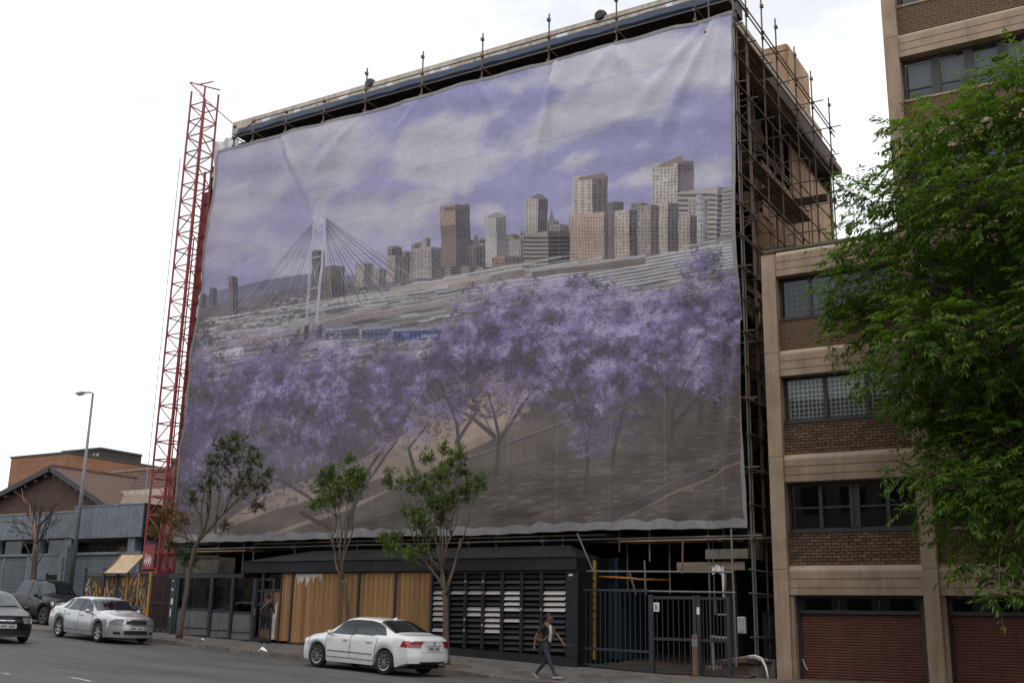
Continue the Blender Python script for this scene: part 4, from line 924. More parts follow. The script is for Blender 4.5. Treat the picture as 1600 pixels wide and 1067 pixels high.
for (c, k) in ((1, 1), (2, 1), (3, 1), (2, 3), (3, 3), (5, 6), (6, 6), (2, 10), (3, 9), (2, 8)):
    box('latch', M_slatw, kio, LX[c]-.03, LX[c]+.03, 29.915, 29.929, 1.42-k*.1655-.02, 1.42-k*.1655+.03)
for z, w in ((1.42, .13), (1.28, .08)): box('sticker', M_paper if w > .1 else M_charl, kio, -15.92, -15.92+w, 29.925, 29.938, z, z+.06)
box('sticker', M_charl, kio, -15.98, -15.76, 29.925, 29.938, -.62, -.57)
# ------------------------------------------------------------------ glazed shop front to the left
shp = thing('glazed_shop', 'dark framed glass shop front with grey lower panels, left of the timber bays', 'shop front', (-30.5, 30, -.7))
SX = [-32.95, -32.3, -31.62, -30.78, -30.62, -29.68, -28.72]
def sx(px): return W(px, 960, YKI).x
pts = [sx(p) for p in (274, 290, 322, 330, 361, 396, 404)]
M_lower = mat('grey_lower_panel', (.17, .17, .165), (.12, .12, .118), 2, .7, streak=.35)
box('shop_back', mat('shop_wall', (.05, .045, .045), (.02, .02, .022), 3, .9), shp, -33, -28.2, 31.3, 31.35, -1.1, 1.65)
box('shop_ceiling', M_dark, shp, -33.1, -28.2, 30.13, 31.3, 1.56, 1.6)
box('head_rail', M_gate, shp, -33.05, KX0-.002, 29.93, 30.12, 1.42, 1.56)
def fpost(x, w): box('frame_post', M_gate, shp, x-w/2, x+w/2, 29.92, 30.13, gz(x), 1.42)
for px, w in ((276, .1), (329, .14), (332.5, .0), (362, .12), (368, .0), (397, .16), (402, .0)):
    if w: fpost(sx(px), w)
edges = [sx(p) for p in (277, 327, 331, 360, 364, 395)]
for (a, c) in zip(edges[::2], edges[1::2]):
    zg_ = gz((a+c)/2); zm = zg_+.93
    box('lower_panel', M_lower, shp, a+.02, c-.02, 29.98, 30.03, zg_+.3, zm); box('kick_panel', M_lower, shp, a+.02, c-.02, 29.97, 30.03, zg_+.03, zg_+.25)
    box('mid_rail', M_gate, shp, a+.02, c-.02, 29.95, 30.06, zm+.002, zm+.06); box('kick_rail', M_gate, shp, a+.02, c-.02, 29.96, 30.05, zg_+.252, zg_+.298)
    MB().quad((a+.03, 30.0, zm+.06), (c-.03, 30.0, zm+.06), (c-.03, 30.0, 1.42), (a+.03, 30.0, 1.42)).build('pane', M_glass, shp)
# goods on the shelves behind the glass
gcol = [mat('goods_red', (.4, .05, .06), None, 3), mat('goods_orange', (.6, .22, .03), None, 3), mat('goods_pink', (.5, .12, .25), None, 3), mat('goods_blue', (.06, .1, .3), None, 3), mat('goods_white', (.5, .5, .52), None, 3), mat('goods_yellow', (.6, .4, .05), None, 3), mat('goods_green', (.08, .2, .08), None, 3), mat('goods_grey', (.15, .15, .16), None, 3)]
sh = thing('display_shelves', 'shelves of small bright goods behind the shop glass', 'shelves', (-30.5, 30.9, -.7))
for z in (.05, .45, .85, 1.2): box('shelf', M_frame, sh, -32.8, -28.4, 30.6, 31.1, z-.03, z)
for z in (.05, .45, .85, 1.2):
    x = -32.7 if z != .45 else -31.2
    while x < -28.6:
        w = random.uniform(.06, .16); h = random.uniform(.1, .26); t = random.random()
        if t < .5 and x > -31.6 or t < .25:
            g = MB(); y = random.uniform(30.62, 30.8); g.tube((x+w/2, y, z+.002), (x+w/2, y, z+h*.7), w*.42, 8); g.tube((x+w/2, y, z+h*.7), (x+w/2, y, z+h), w*.25, 8, r2=w*.2); g.build('goods', random.choice(gcol), sh)
        x += w+random.uniform(.02, .18)
for (px, py, m, r) in ((392, 902, 1, .16), (399, 909, 5, .13), (413, 900, 0, .13), (408, 934, 2, .14), (421, 930, 2, .17), (384, 945, 0, .1), (396, 942, 1, .1), (375, 960, 1, .09)):
    p = W(px, py, 30.75); g = MB(); n = 12
    g.lathe([(0, -r*.5), (r*.7, -r*.4), (r, 0), (r*.7, r*.4), (0, r*.5)], n, 'Y'); g.v = [(p.x+a, p.y+b*.5, p.z+c) for a, b, c in g.v]; g.build('hanging_bag', gcol[m], sh)
# the door
dr = thing('shop_door', 'narrow dark framed glass shop door with a figure seen behind its pane', 'door', (sx(411), 30, -.8))
d0, d1 = sx(399), sx(427); zd = gz(d0)+.02
dtop = 1.40
for a, c in ((d0, d0+.07), (d1-.09, d1)): box('stile', M_gate, dr, a, c, 29.96, 30.05, zd, dtop)
box('top_rail', M_gate, dr, d0+.071, d1-.091, 29.965, 30.045, dtop-.08, dtop); box('transom_bar', M_gate, dr, d0+.071, d1-.091, 29.965, 30.045, .92, .99); box('bottom_rail', M_gate, dr, d0+.071, d1-.091, 29.965, 30.045, zd, zd+.12)
MB().quad((d0+.07, 30.0, zd+.12), (d1-.09, 30.0, zd+.12), (d1-.09, 30.0, .92), (d0+.07, 30.0, .92)).build('pane', M_glass, dr); MB().quad((d0+.07, 30.0, .99), (d1-.09, 30.0, .99), (d1-.09, 30.0, dtop-.08), (d0+.07, 30.0, dtop-.08)).build('pane', M_glass, dr)
box('handle', M_steel, dr, d0+.02, d0+.05, 29.9, 29.95, .1, .35)
# worn block over the shop, torn boards
ab = thing('canopy_box', 'stained grey box sign above the glazed shop beside the leaning street tree', 'canopy', (-31.5, 30.3, 1.6))
a0, a1 = W(276, 880, 30.2).x, W(343, 880, 30.2).x
b = MB(); b.box(a0, a1, 30.15, 31.0, 1.58, 2.2); b.build('box', M_conc if False else mat('stained_grey', (.12, .105, .09), (.07, .062, .055), 2.2, .85, .3, 20, streak=.4), ab)
box('edge_strip', M_frame, ab, a0-.02, a1+.02, 30.1, 30.14, 2.17, 2.24)
# ------------------------------------------------------------------ driveway fence and gates
M_bar = M_gate
def bars(t, x0, x1, z0f, z1, y, n, r=.011):
    for k in range(n):
        x = x0+(x1-x0)*(k+.5)/n; piece('bar', 'box', M_bar, t, (x, y, (z0f(x)+z1)/2), (2*r, 2*r, z1-z0f(x)))
fx0, fx1 = W(907, 960, 30.3).x, W(1014, 960, 30.3).x
fen = thing('bar_fence', 'charcoal steel bar fence between the louvred kiosk and the driveway gate', 'fence', ((fx0+fx1)/2, 30.3, -1.2))
yF = 30.3
zbF = lambda x: gz(x)+.09
box('post', M_gate, fen, fx0, fx0+.07, yF-.04, yF+.04, gz(fx0), W(907, 886, yF).z)
def sloped(name, m, t, x0, x1, z0, z1, h, y, d=.03):
    b = MB(); b.hexa([(x0, y-d, z0), (x1, y-d, z1), (x1, y+d, z1), (x0, y+d, z0), (x0, y-d, z0+h), (x1, y-d, z1+h), (x1, y+d, z1+h), (x0, y+d, z0+h)]); return b.build(name, m, t)
zr = W(960, 921, yF).z
sloped('rail', M_gate, fen, fx0+.072, fx1-.002, zr-.03, zr-.03, .05, yF); zl1, zl2 = W(909, 1011, yF).z, W(1012, 1017, yF).z
sloped('rail', M_gate, fen, fx0+.072, fx1-.002, zl1-.05, zl2-.05, .07, yF+.002); sloped('rail', M_gate, fen, fx0+.072, fx1-.002, gz(fx0)+.06, gz(fx1)+.06, .05, yF+.001)
bars(fen, fx0+.1, fx1-.03, lambda x: gz(x)+.1, zr, yF, 13)
def gate(px0, px1, lab, top, wide):
    x0, x1 = W(px0, 990, yF).x, W(px1, 990, yF).x; zt_ = W((px0+px1)/2, top, yF).z; zg_ = gz((x0+x1)/2)
    g = thing('driveway_gate', lab, 'gate', ((x0+x1)/2, yF, zg_), group='driveway gates')
    box('post', M_gate, g, x0, x0+wide, yF-.06, yF+.06, zg_, zt_+.02); box('post', M_gate, g, x1-.1, x1, yF-.05, yF+.05, zg_, zt_)
    box('rail', M_gate, g, x0+wide+.001, x1-.101, yF-.03, yF+.03, zt_-.1, zt_-.02); box('rail', M_gate, g, x0+wide+.001, x1-.101, yF-.03, yF+.03, zg_+.93, zg_+1.01); box('rail', M_gate, g, x0+wide+.001, x1-.101, yF-.03, yF+.03, zg_+.1, zg_+.16)
    bars(g, x0+wide+.02, x1-.12, lambda x: zg_+.16, zt_-.1, yF, 7)
    return g, x0, x1, zt_
g1, gx0, gx1, gzt = gate(1015, 1089, 'wider charcoal bar gate with a white notice at its top left corner', 930, .14)
g2, hx0, hx1, hzt = gate(1090.5, 1142, 'narrower charcoal bar gate next to the scaffold corner, beside the rusty bollard', 931, .1)
nb = MB(); nb.box(gx0+.16, gx0+.33, yF-.05, yF-.04, gzt-.45, gzt-.2); nt_ = nb.build('notice', M_paper, g1)
tx = MB()
for (a, b_, c, d) in ((.035, .06, .04, .2), (.085, .11, .04, .2), (.035, .11, .1, .125), (.035, .11, .05, .065), (.035, .11, .18, .195)): tx.box(gx0+.17+a, gx0+.17+b_, yF-.053, yF-.0505, gzt-.45+c, gzt-.45+d)
q = tx.build('notice_print', M_rust, g1); q.parent = nt_
box('notice', M_paper, g2, hx0+.005, hx0+.09, yF-.07, yF-.062, gzt-.52, gzt-.32)
# bollard
p = W(1087, 1056, 30.0); bo = thing('bollard', 'rusty round steel bollard standing in front of the gate', 'bollard', (p.x, 30.0, gz(p.x)))
c = MB(); c.lathe([(0, 1.12), (.06, 1.12), (.085, 1.09), (.085, 0), (0, 0)], 14, 'Z'); c.v = [(p.x+a, 30.0+b, gz(p.x)+h) for a, b, h in c.v]; c.build('post', M_rust, bo, smooth=False, fix=True)
c = MB(); c.lathe([(.087, .8), (.089, .8), (.089, 1.0), (.087, 1.0)], 14, 'Z'); c.v = [(p.x+a, 30.0+b, gz(p.x)+h) for a, b, h in c.v]; c.build('band', M_steel, bo, fix=True)
# yellow ladder post with yellow shutter boxes, orange pipe, blue container, inside the recess
yl = thing('yellow_post', 'scuffed yellow steel post with two yellow boxes behind the bar fence', 'post', W(928, 1030, 31.0))
a = W(928, 875, 31.0); b_ = W(931, 1030, 31.0); box('post', M_yellow, yl, a.x-.05, a.x+.06, 30.95, 31.05, b_.z, a.z)
for k in range(11): box('scuff', M_black, yl, a.x-.055, a.x+.02+random.random()*.05, 30.93, 30.948, b_.z+.3+k*.22, b_.z+.34+k*.22+random.random()*.04)
for y0, y1 in ((954, 960), (963, 970)): s = W(912, y0, 31.0); e = W(930, y1, 31.0); box('box', M_yellow, yl, s.x, a.x-.06, 30.9, 31.05, e.z, s.z)
for k in range(6): s = W(912, 975+k*9, 31.0); box('slat', M_rust, yl, s.x, a.x-.06, 30.92, 31.0, s.z-.05, s.z)
op = thing('orange_pipe', 'thin orange pipe fixed level in the dark driveway opening', 'pipe', W(930, 900, 31.4)); s = MB(); s.path([W(931, 900.5, 31.4), W(985, 903, 31.4), W(1000, 905, 31.6), W(1045, 905.5, 32.2)], .035, 8); s.build('pipe', mat('orange_paint', (.45, .19, .05), None, 4, .6), op, smooth=True)
ct = thing('blue_container', 'dark blue steel container side in the shadow behind the bar fence', 'container', W(945, 1020, 32.0)); s = W(931, 872, 32.0); e = W(962, 1030, 32.0)
cb_ = MB(); n = 14; v = []
for k in range(n*4+1):
    ph_ = k % 4; X = s.x+(e.x-s.x)*k/(n*4); Yc = 32.0+(.0 if ph_ in (0, 1) else .05); v += [(X, Yc, e.z), (X, Yc, s.z)]
cb_.add(v, [(2*k, 2*k+2, 2*k+3, 2*k+1) for k in range(n*4)]); cb_.build('corrugated_side', M_blue, ct)
box('corner_post', M_blue, ct, e.x+.002, e.x+.1, 31.95, 32.1, e.z, s.z); box('end_wall', M_blue, ct, e.x+.0, e.x+.03, 32.11, 34.5, e.z, s.z)
# brick-paved yard inside
yd = sheet('yard_paving', mat('yard_paving', (.1, .07, .05), (.06, .042, .032), 6, .95, .5, 30), frange(-15.5, -10.6, .7), [30.4, 32, 34, 35.8], lambda x, y: gz(x)+.02+.06*(y-30.4)); yd['kind'] = 'structure'
# white pipe stand, wrapped pipes, hose, meter box and the low wall at the corner
ps = thing('white_pipe_stand', 'white painted pipe stand behind the narrow gate', 'pipe stand', W(1116, 1050, 31.0)); Y = 31.0
for (u, v_) in (((1111, 995), (1117, 1052)), ((1137, 998), (1140, 1050)), ((1110, 995), (1140, 997)), ((1121, 960), (1138, 960)), ((1110, 996), (1117, 993))):
    s = MB(); s.tube(W(*u, Y), W(*v_, Y), .045 if u[0] < 1115 else .028, 10); s.build('pipe', mat('aged_white_pipe', (.4, .4, .38), (.25, .24, .22), 5, .6), ps)
rag = thing('white_foam_wrap', 'torn white and orange foam wrap hanging on the scaffold by the corner', 'wrapping', W(1120, 900, 31.0)); s = MB(); v = []
for i in range(10):
    for j in range(4): v.append(tuple(W(1112+i*2.4, 884+j*3.5+3*math.sin(i*1.3), 31.0)+Vector((0, .05*math.sin(i*1.7+j), 0))))
s.add(v, [(i*4+j, (i+1)*4+j, (i+1)*4+j+1, i*4+j+1) for i in range(9) for j in range(3)]); s.build('rag', M_white, rag, smooth=True)
s = MB(); s.hexa([W(1129.5, 934, 31.0), W(1134, 934, 31.0), W(1134, 934, 31.06), W(1129.5, 934, 31.06), W(1127, 888, 31.0), W(1135, 883, 31.0), W(1135, 883, 31.08), W(1127, 888, 31.08)]); s.build('strip', M_white, rag)
s = MB(); s.path([W(1132.5, 882, 30.95), W(1134, 905, 30.95), W(1132.5, 931, 30.95)], .035, 6); s.build('strip', M_rust, rag)
cs = thing('corrugated_panel', 'dirty pale corrugated panel hung on the scaffold corner under the banner', 'panel', W(1130, 880, 31.15)); v = []; s = MB(); A = [W(1102, 858, 31.2), W(1102, 873, 31.2)]; B = [Vector((-10.75, 31.2, A[0].z)), Vector((-10.75, 31.2, A[1].z))]; n = 40
for k in range(n+1):
    t = k/n; v += [A[0].lerp(B[0], t)+Vector((0, .03*math.sin(k*1.57), 0)), A[1].lerp(B[1], t)+Vector((0, .03*math.sin(k*1.57), 0))]
s.add(v, [(2*k, 2*k+2, 2*k+3, 2*k+1) for k in range(n)]); s.build('sheet', mat('dirty_panel', (.2, .175, .15), (.12, .105, .09), 2, .8, streak=.3), cs, smooth=True)
s = MB(); v = []
for k in range(31):
    t = k/30; v += [(-10.75+.03*math.sin(k*1.57), 31.25+t*3, 1.95), (-10.75+.03*math.sin(k*1.57), 31.25+t*3, 2.75)]
s.add(v, [(2*k, 2*k+2, 2*k+3, 2*k+1) for k in range(30)]); s.build('sheet', MATS['dirty_panel'], cs, smooth=True)
s = MB(); s.box(-13.0, -10.9, 31.3, 31.34, 1.62, 1.86); s.build('fascia_board', M_plank, cs)
lw = thing('low_wall', 'low stained concrete wall at the foot of the scaffold corner', 'wall', (-10.4, 31.2, gz(-10.4))); box('wall', mat('stained_concrete', (.16, .14, .12), (.08, .07, .06), 2.5, .9, .3, 25, streak=.4), lw, -10.78, -10.05, 31.1, 31.4, gz(-10.4)-.1, gz(-10.4)+.5)
wp_ = thing('wrapped_pipes', 'bundle of lagged pipes lying on the low wall at the scaffold corner', 'pipes', W(1150, 1035, 31.0)); yy = 31.05
for (pp, r, m) in (([(1112, 1041), (1135, 1036), (1160, 1033), (1200, 1031)], .055, M_rust), ([(1120, 1034), (1150, 1030), (1175, 1026)], .06, M_plank), ([(1105, 1044), (1128, 1044)], .09, M_plank), ([(1150, 1037), (1180, 1036), (1206, 1032)], .035, M_frame)):
    s = MB(); s.path([W(*q, yy) for q in pp], r, 9); s.build('pipe', m, wp_, smooth=True)
hs = thing('white_hose', 'pale ribbed hose hanging over the low wall beside the garage pillar', 'hose', W(1200, 1060, 30.9))
for o_ in (0, 3.5):
    s = MB(); s.path([W(1168, 1025+o_, 30.95), W(1180, 1024+o_, 30.95), W(1190, 1028+o_, 30.95), W(1196-o_*.3, 1040, 30.92), W(1199, 1052, 30.9), W(1201+o_*.3, 1064, 30.88)], .03, 8); s.build('hose', M_paper if o_ == 0 else mat('hose_grey', (.35, .34, .36), None, 6, .5), hs, smooth=True)
mb_ = thing('meter_box', 'small white meter box on the fence behind the scaffold corner', 'meter box', W(1159, 990, 31.6)); a = W(1153, 963, 31.6); c = W(1165, 989, 31.6); box('case', M_paper, mb_, a.x, c.x, 31.55, 31.7, c.z, a.z); box('lid', mat('box_grey', (.45, .45, .44), None, 5, .6), mb_, a.x+.02, c.x-.02, 31.53, 31.548, c.z+.03, a.z-.03)
ff = thing('corner_fence', 'thin black bar fence on the flank behind the scaffold corner', 'fence', (-10.5, 33, gz(-10.5)))
for k in range(20): piece('bar', 'box', M_frame, ff, (-10.45, 31.45+k*.15, gz(-10.4)+1.0), (.018, .018, 1.5))
for z in (.3, 1.0, 1.75): box('rail', M_frame, ff, -10.47, -10.43, 31.4, 34.4, gz(-10.4)+z, gz(-10.4)+z+.035)
# ------------------------------------------------------------------ left: shutters, gabled house, orange block
YG = 33.0
gry = thing('grey_workshop', 'low grey painted workshop with ribbed shutters and a brick parapet, left of the hoist', 'building', (-43, YG, -.3))
gx1 = -38.3; gxm = -42.85
M_greyb = M_greyl
def fasc(x0, x1, z0, z1, y):
    # painted brick courses, each brick proud of its joint
    box('parapet_core', M_grey, gry, x0, x1, y+.02, y+.3, z0, z1)
    rows = int(round((z1-z0)/.085)); h = (z1-z0)/rows; b = MB()
    for r_ in range(rows):
        x = x0-(.12 if r_ % 2 else 0)
        while x < x1:
            a, c = max(x0, x+.006), min(x1, x+.234)
            if c-a > .02: b.box(a, c, y+random.uniform(-.007, .004), y+.03, z0+r_*h+.006, z0+(r_+1)*h-.006)
            x += .24
    b.build('brickwork', M_greyb, gry, kind='stuff')
    box('coping', M_parapet if False else M_greyl, gry, x0-.02, x1+.02, y-.03, y+.33, z1+.002, z1+.05)
fasc(-62, gxm-.004, 3.38, 4.52, YG); fasc(gxm, gx1, 3.32, 4.72, YG-.06)
box('parapet_end', M_frame, gry, gx1+.021, gx1+.06, YG-.05, YG+3, 3.3, 4.75)
box('clerestory_back', M_dark, gry, -62, gx1, YG+.6, YG+.65, 2.6, 3.4)
for x in (-58, -54.5, -51.5, -48.6, -45.4, -43.2, -39.0):
    box('pier', M_grey, gry, x-.22, x+.22, YG+.05, YG+.5, 2.72, 3.36)
for k in range(22):
    x = -42+k*.16; 
    if x < -39.4: box('clerestory_bar', M_frame, gry, x, x+.03, YG+.3, YG+.33, 2.72, 3.3)
for (a, c) in ((-57.6, -55), (-50.9, -49.2), (-48.2, -46.8), (-45, -43.6)): MB().quad((a, YG+.3, 2.72), (c, YG+.3, 2.72), (c, YG+.3, 3.32), (a, YG+.3, 3.32)).build('clerestory_pane', M_glassd, gry)
box('sill_beam', M_grey, gry, -62, gx1, YG-.02, YG+.4, 2.6, 2.71)
def shutter(x0, x1):
    zb = zpave((x0+x1)/2, 33)-.1; dr = box('shutter_backing', M_grey, gry, x0, x1, YG+.1, YG+.15, zb, 2.59)
    n = 34; h = (2.58-zb)/n
    me = MB().add([(0, 0, 0), (1, 0, 0), (1, -.03, h*.25), (0, -.03, h*.25), (1, -.03, h*.75), (0, -.03, h*.75), (1, 0, h), (0, 0, h)], [(0, 1, 2, 3), (3, 2, 4, 5), (5, 4, 6, 7)]).mesh('shutter_slat', M_grey)
    for k in range(n):
        o_ = piece('shutter_slat', me, M_grey, gry, (x0, YG+.098, zb+k*h), (x1-x0, 1, 1)); o_.parent = dr
shutter(-57.9, -51.9); shutter(-51.3, -46.0); shutter(-42.6, -38.6)
for x0, x1 in ((-62, -58), (-51.8, -51.4), (-45.9, -42.7), (-38.5, gx1)): box('pier_wall', M_grey, gry, x0, x1, YG-.0, YG+.4, -.9, 2.59)
box('door', M_dark, gry, -44.25, -43.4, YG-.04, YG-.005, -.5, 1.75); box('door_frame', M_frame, gry, -44.33, -44.26, YG-.06, YG-.003, -.5, 1.83); box('door_frame', M_frame, gry, -43.39, -43.32, YG-.06, YG-.003, -.5, 1.83)
box('stack', M_grey, gry, -43.2, -42.72, YG-.3, YG-.02, -.5, 3.0)
for x in (-42.9, -47.0): 
    b = MB(); b.tube((x, YG-.36, zpave(x, 32)-.02), (x, YG-.36, 2.5), .05, 8); b.build('downpipe', M_steel, gry)
box('roof', M_shell, gry, -62, gx1, YG+.35, YG+12, 3.2, 3.36); box('end_wall', M_grey, gry, gx1-.3, gx1-.02, YG+.4, YG+12, -.9, 3.19)
# gabled brick house
gab = thing('gabled_house', 'dark brown brick house with a wide tiled gable roof behind the grey workshop', 'house', (-62, 46, 0))
YH = 46.0
pL, pA, pR = W(-60, 775, YH), W(88, 730, YH), W(172, 787, YH)
pR2 = pR+(pR-pA)*.25; sl = (pA.z-pR.z)/(pR.x-pA.x); pL = Vector((pA.x-(pR2.x-pA.x)*1.25, YH, pA.z-.3*(pR2.x-pA.x)*1.25))
b = MB(); b.prism([(pL.x+.5, -1), (pR2.x-.5, -1), (pR2.x-.5, pR2.z-.1), (pA.x, pA.z-.25), (pL.x+.5, pL.z-.1)], YH, YH+.4); b.build('gable_wall', M_gabl, gab, fix=True)
for (q0, q1) in ((pA, pR2), (pL, pA)):
    d = (q1-q0).normalized(); nn = Vector((-d.z, 0, d.x))
    if nn.z < 0: nn = -nn
    b = MB(); o1 = Vector((0, -.45, 0)); o2 = Vector((0, 22, 0)); t = nn*.2
    b.hexa([q0+o1-t, q1+o1-t, q1+o2-t, q0+o2-t, q0+o1, q1+o1, q1+o2, q0+o2]); b.build('roof_slope', M_frame, gab, fix=True)
    b = MB(); L_ = (q1-q0).length; nr = int(L_/.34)
    for k in range(nr):
        a = q0+d*(k*L_/nr)+nn*.01; c = q0+d*((k+1.08)*L_/nr)+nn*.01
        up = nn*(.05)
        lo_, hi_ = (a, c)
        b.hexa([a+o1, c+o1, c+o2, a+o2, a+o1+nn*(.06 if q0 is pL else .02), c+o1+nn*(.02 if q0 is pL else .06), c+o2+nn*(.02 if q0 is pL else .06), a+o2+nn*(.06 if q0 is pL else .02)])
    b.build('tile_courses', M_tile, gab, fix=True, kind='stuff')
    box('barge_board', M_frame, gab, 0, 0, 0, 0, 0, 0) if False else MB().hexa([q0+o1-t*1.4+Vector((0, -.05, 0)), q1+o1-t*1.4+Vector((0, -.05, 0)), q1+o1-t*1.4, q0+o1-t*1.4, q0+o1+t*.3+Vector((0, -.05, 0)), q1+o1+t*.3+Vector((0, -.05, 0)), q1+o1+t*.3, q0+o1+t*.3]).build('barge_board', M_frame, gab, fix=True)
for k in range(26): box('ridge_tile', M_tile, gab, pA.x-.16, pA.x+.16, YH-.4+k*.42, YH-.02+k*.42, pA.z+.02, pA.z+.14)
for k in range(9):
    t = (k+.5)/9; q = pA.lerp(pR2, t); box('purlin_end', M_tile, gab, q.x-.07, q.x+.07, YH-.4, YH-.05, q.z-.5, q.z-.36)
    q = pL.lerp(pA, t); box('purlin_end', M_tile, gab, q.x-.07, q.x+.07, YH-.4, YH-.05, q.z-.5, q.z-.36)
box('side_wall', M_gabl, gab, pR2.x-.9, pR2.x-.51, YH+.41, YH+21, -1, pR2.z-.3); box('side_wall', M_gabl, gab, pL.x+.51, pL.x+.9, YH+.41, YH+21, -1, pL.z-.3)
box('plinth_band', M_parapet, gab, pL.x, pR2.x-2.0, YH-.3, YH-.02, 5.0, 6.35)
# long tiled roof behind, right of the gable
trf = thing('tiled_hall', 'long hall roof of brown tiles above a tan sheeted lower slope, behind the red mast', 'building', (-55, 50, 0))
def slope(nm, m, A, B, C, D, rows, proud):
    A, B, C, D = (Vector(q) for q in (A, B, C, D)); b = MB(); nn = (B-A).cross(D-A).normalized()
    if nn.z < 0: nn = -nn
    for k in range(rows):
        t0, t1 = k/rows, (k+1.06)/rows; p0, p1, q0, q1 = A.lerp(D, t0), B.lerp(C, t0), A.lerp(D, t1), B.lerp(C, t1)
        b.hexa([p0-nn*.03, p1-nn*.03, q1-nn*.03, q0-nn*.03, p0+nn*proud, p1+nn*proud, q1+nn*.01, q0+nn*.01])
    b.build(nm, m, trf, fix=True, kind='stuff')
slope('tile_courses', M_tile, W(150, 772, 49), W(300, 768, 49), W(300, 738, 54), W(178, 739, 54), 14, .06)
slope('sheet_courses', M_tile2, W(140, 800, 45.5), W(300, 797, 45.5), W(300, 770, 48.6), W(148, 774, 48.6), 9, .05)
a = W(148, 772, 48.7); c = W(300, 769, 48.7); box('gutter', M_parapet, trf, a.x, c.x, 48.62, 48.95, a.z-.25, a.z+.1)
a = W(140, 800, 45.4); c = W(300, 797, 45.4); box('wall', M_gabl, trf, a.x, c.x, 45.5, 45.8, -1, a.z-.1); c2 = W(300, 738, 54.2); a2 = W(178, 739, 54.2)
for k in range(int((c2.x-a2.x)/.45)): box('ridge_tile', M_tile2, trf, a2.x+k*.45, a2.x+k*.45+.42, 53.9, 54.25, a2.z-.02, a2.z+.14)
box('rear_wall', M_gabl, trf, a2.x, c2.x, 54.3, 54.6, -1, a2.z-.1)
# orange brick block
org = thing('orange_block', 'orange brick block with a dark roof room, rising behind the gabled house', 'building', (-88, 66, 0))
YO2 = 66.0
o1, o2 = W(18, 716, YO2), W(106, 708.5, YO2); co = Vector((o2.x, YO2, o2.z))
zt_ = (o1.z+o2.z)/2
def courses(nm, A, B, n, z0, z1):
    b = MB(); A = Vector(A); B = Vector(B); d = B-A; out = Vector((d.y, -d.x, 0)).normalized()
    for k in range(n):
        z = z0+(z1-z0)*k/n; h = (z1-z0)/n; j = random.uniform(.0, .03)
        p = [A+out*j, B+out*j]; b.hexa([(p[0].x, p[0].y, z+.02), (p[1].x, p[1].y, z+.02), (B.x, B.y, z+.02), (A.x, A.y, z+.02), (p[0].x, p[0].y, z+h-.02), (p[1].x, p[1].y, z+h-.02), (B.x, B.y, z+h-.02), (A.x, A.y, z+h-.02)])
    b.build(nm, M_orange, org, fix=True, kind='stuff')
fr_ = WX(190, 740, co.x); Ye = fr_.y
b = MB(); b.box(o1.x, co.x, YO2, YO2+.4, -2, zt_); b.build('front_wall', M_orange, org)
b = MB(); b.box(co.x-.4, co.x, YO2+.41, max(Ye, YO2+30), -2, zt_); b.build('side_wall', M_orange, org)
courses('brickwork', (o1.x, YO2-.01, 0), (co.x, YO2-.01, 0), 60, zt_-9, zt_-.1); courses('brickwork', (co.x+.01, YO2, 0), (co.x+.01, max(Ye, YO2+30), 0), 60, zt_-9, zt_-.1)
box('coping', M_frame, org, o1.x-.1, co.x+.1, YO2-.1, YO2+.5, zt_+.002, zt_+.18); box('coping', M_frame, org, co.x-.5, co.x+.12, YO2+.51, max(Ye, YO2+30), zt_+.002, zt_+.18)
box('flat_roof', M_shell, org, o1.x, co.x-.41, YO2+.41, YO2+30, zt_-.6, zt_-.4)
a = W(98, 706, 70); c = W(155, 722, 70); M_dkb = mat('dark_brick', (.06, .04, .035), (.04, .03, .026), 3, .9)
box('roof_room', M_dkb, org, a.x, c.x, 70, 75, zt_-.39, W(113, 706, 70).z); box('room_coping', M_frame, org, a.x-.1, c.x+.1, 69.9, 75, W(113, 706, 70).z+.002, W(113, 706, 70).z+.2)
s = MB()
for k in range(7): x = W(140, 720, 69.9).x+k*.18; z = W(140, 722, 69.9).z; s.tube((x, 69.96, z+.2*(k % 2)), (x+.2, 69.96, z+.8-.3*(k % 3 == 0)), .04, 5)
s.build('graffiti', M_paper, org)
# ------------------------------------------------------------------ lamp post
lx, ly = -41.8, 32.4; lz = zpave(lx, ly)
lp = thing('street_lamp', 'tall grey steel street lamp standing in front of the grey workshop', 'street lamp', (lx, ly, lz))
b = MB(); b.tube((lx, ly, lz), (lx, ly, lz+1.3), .12, 12, r2=.115); b.tube((lx, ly, lz+1.3), (lx, ly, 9.74), .095, 12, r2=.05); b.build('pole', M_steel, lp, smooth=True)
h_ = Vector((lx, ly, 9.74)); e_ = W(120, 615.5, 31.2)
b = MB(); b.path([h_-Vector((0, 0, .25)), h_+Vector((0, 0, .05)), h_.lerp(e_, .25)+Vector((0, 0, .1)), h_.lerp(e_, .7)+Vector((0, 0, .05))], .04, 8); b.build('arm', M_steel, lp, smooth=True)
d = (e_-h_).normalized(); c0 = h_.lerp(e_, .55); sd_ = Vector((-d.y, d.x, 0)).normalized()*.14; u = Vector((0, 0, .09))
b = MB(); e2 = e_
b.add([c0-sd_*.5, c0+sd_*.5, c0-sd_*.5+u, c0+sd_*.5+u, c0.lerp(e2, .4)-sd_, c0.lerp(e2, .4)+sd_, c0.lerp(e2, .4)-sd_*.8+u*1.5, c0.lerp(e2, .4)+sd_*.8+u*1.5, e2-sd_*.7, e2+sd_*.7, e2-sd_*.5+u*.7, e2+sd_*.5+u*.7],
      [(0, 2, 3, 1), (0, 1, 5, 4), (2, 6, 7, 3), (0, 4, 6, 2), (1, 3, 7, 5), (4, 5, 9, 8), (6, 10, 11, 7), (4, 8, 10, 6), (5, 7, 11, 9), (8, 9, 11, 10)]); b.build('lamp_head', M_steel, lp, fix=True)
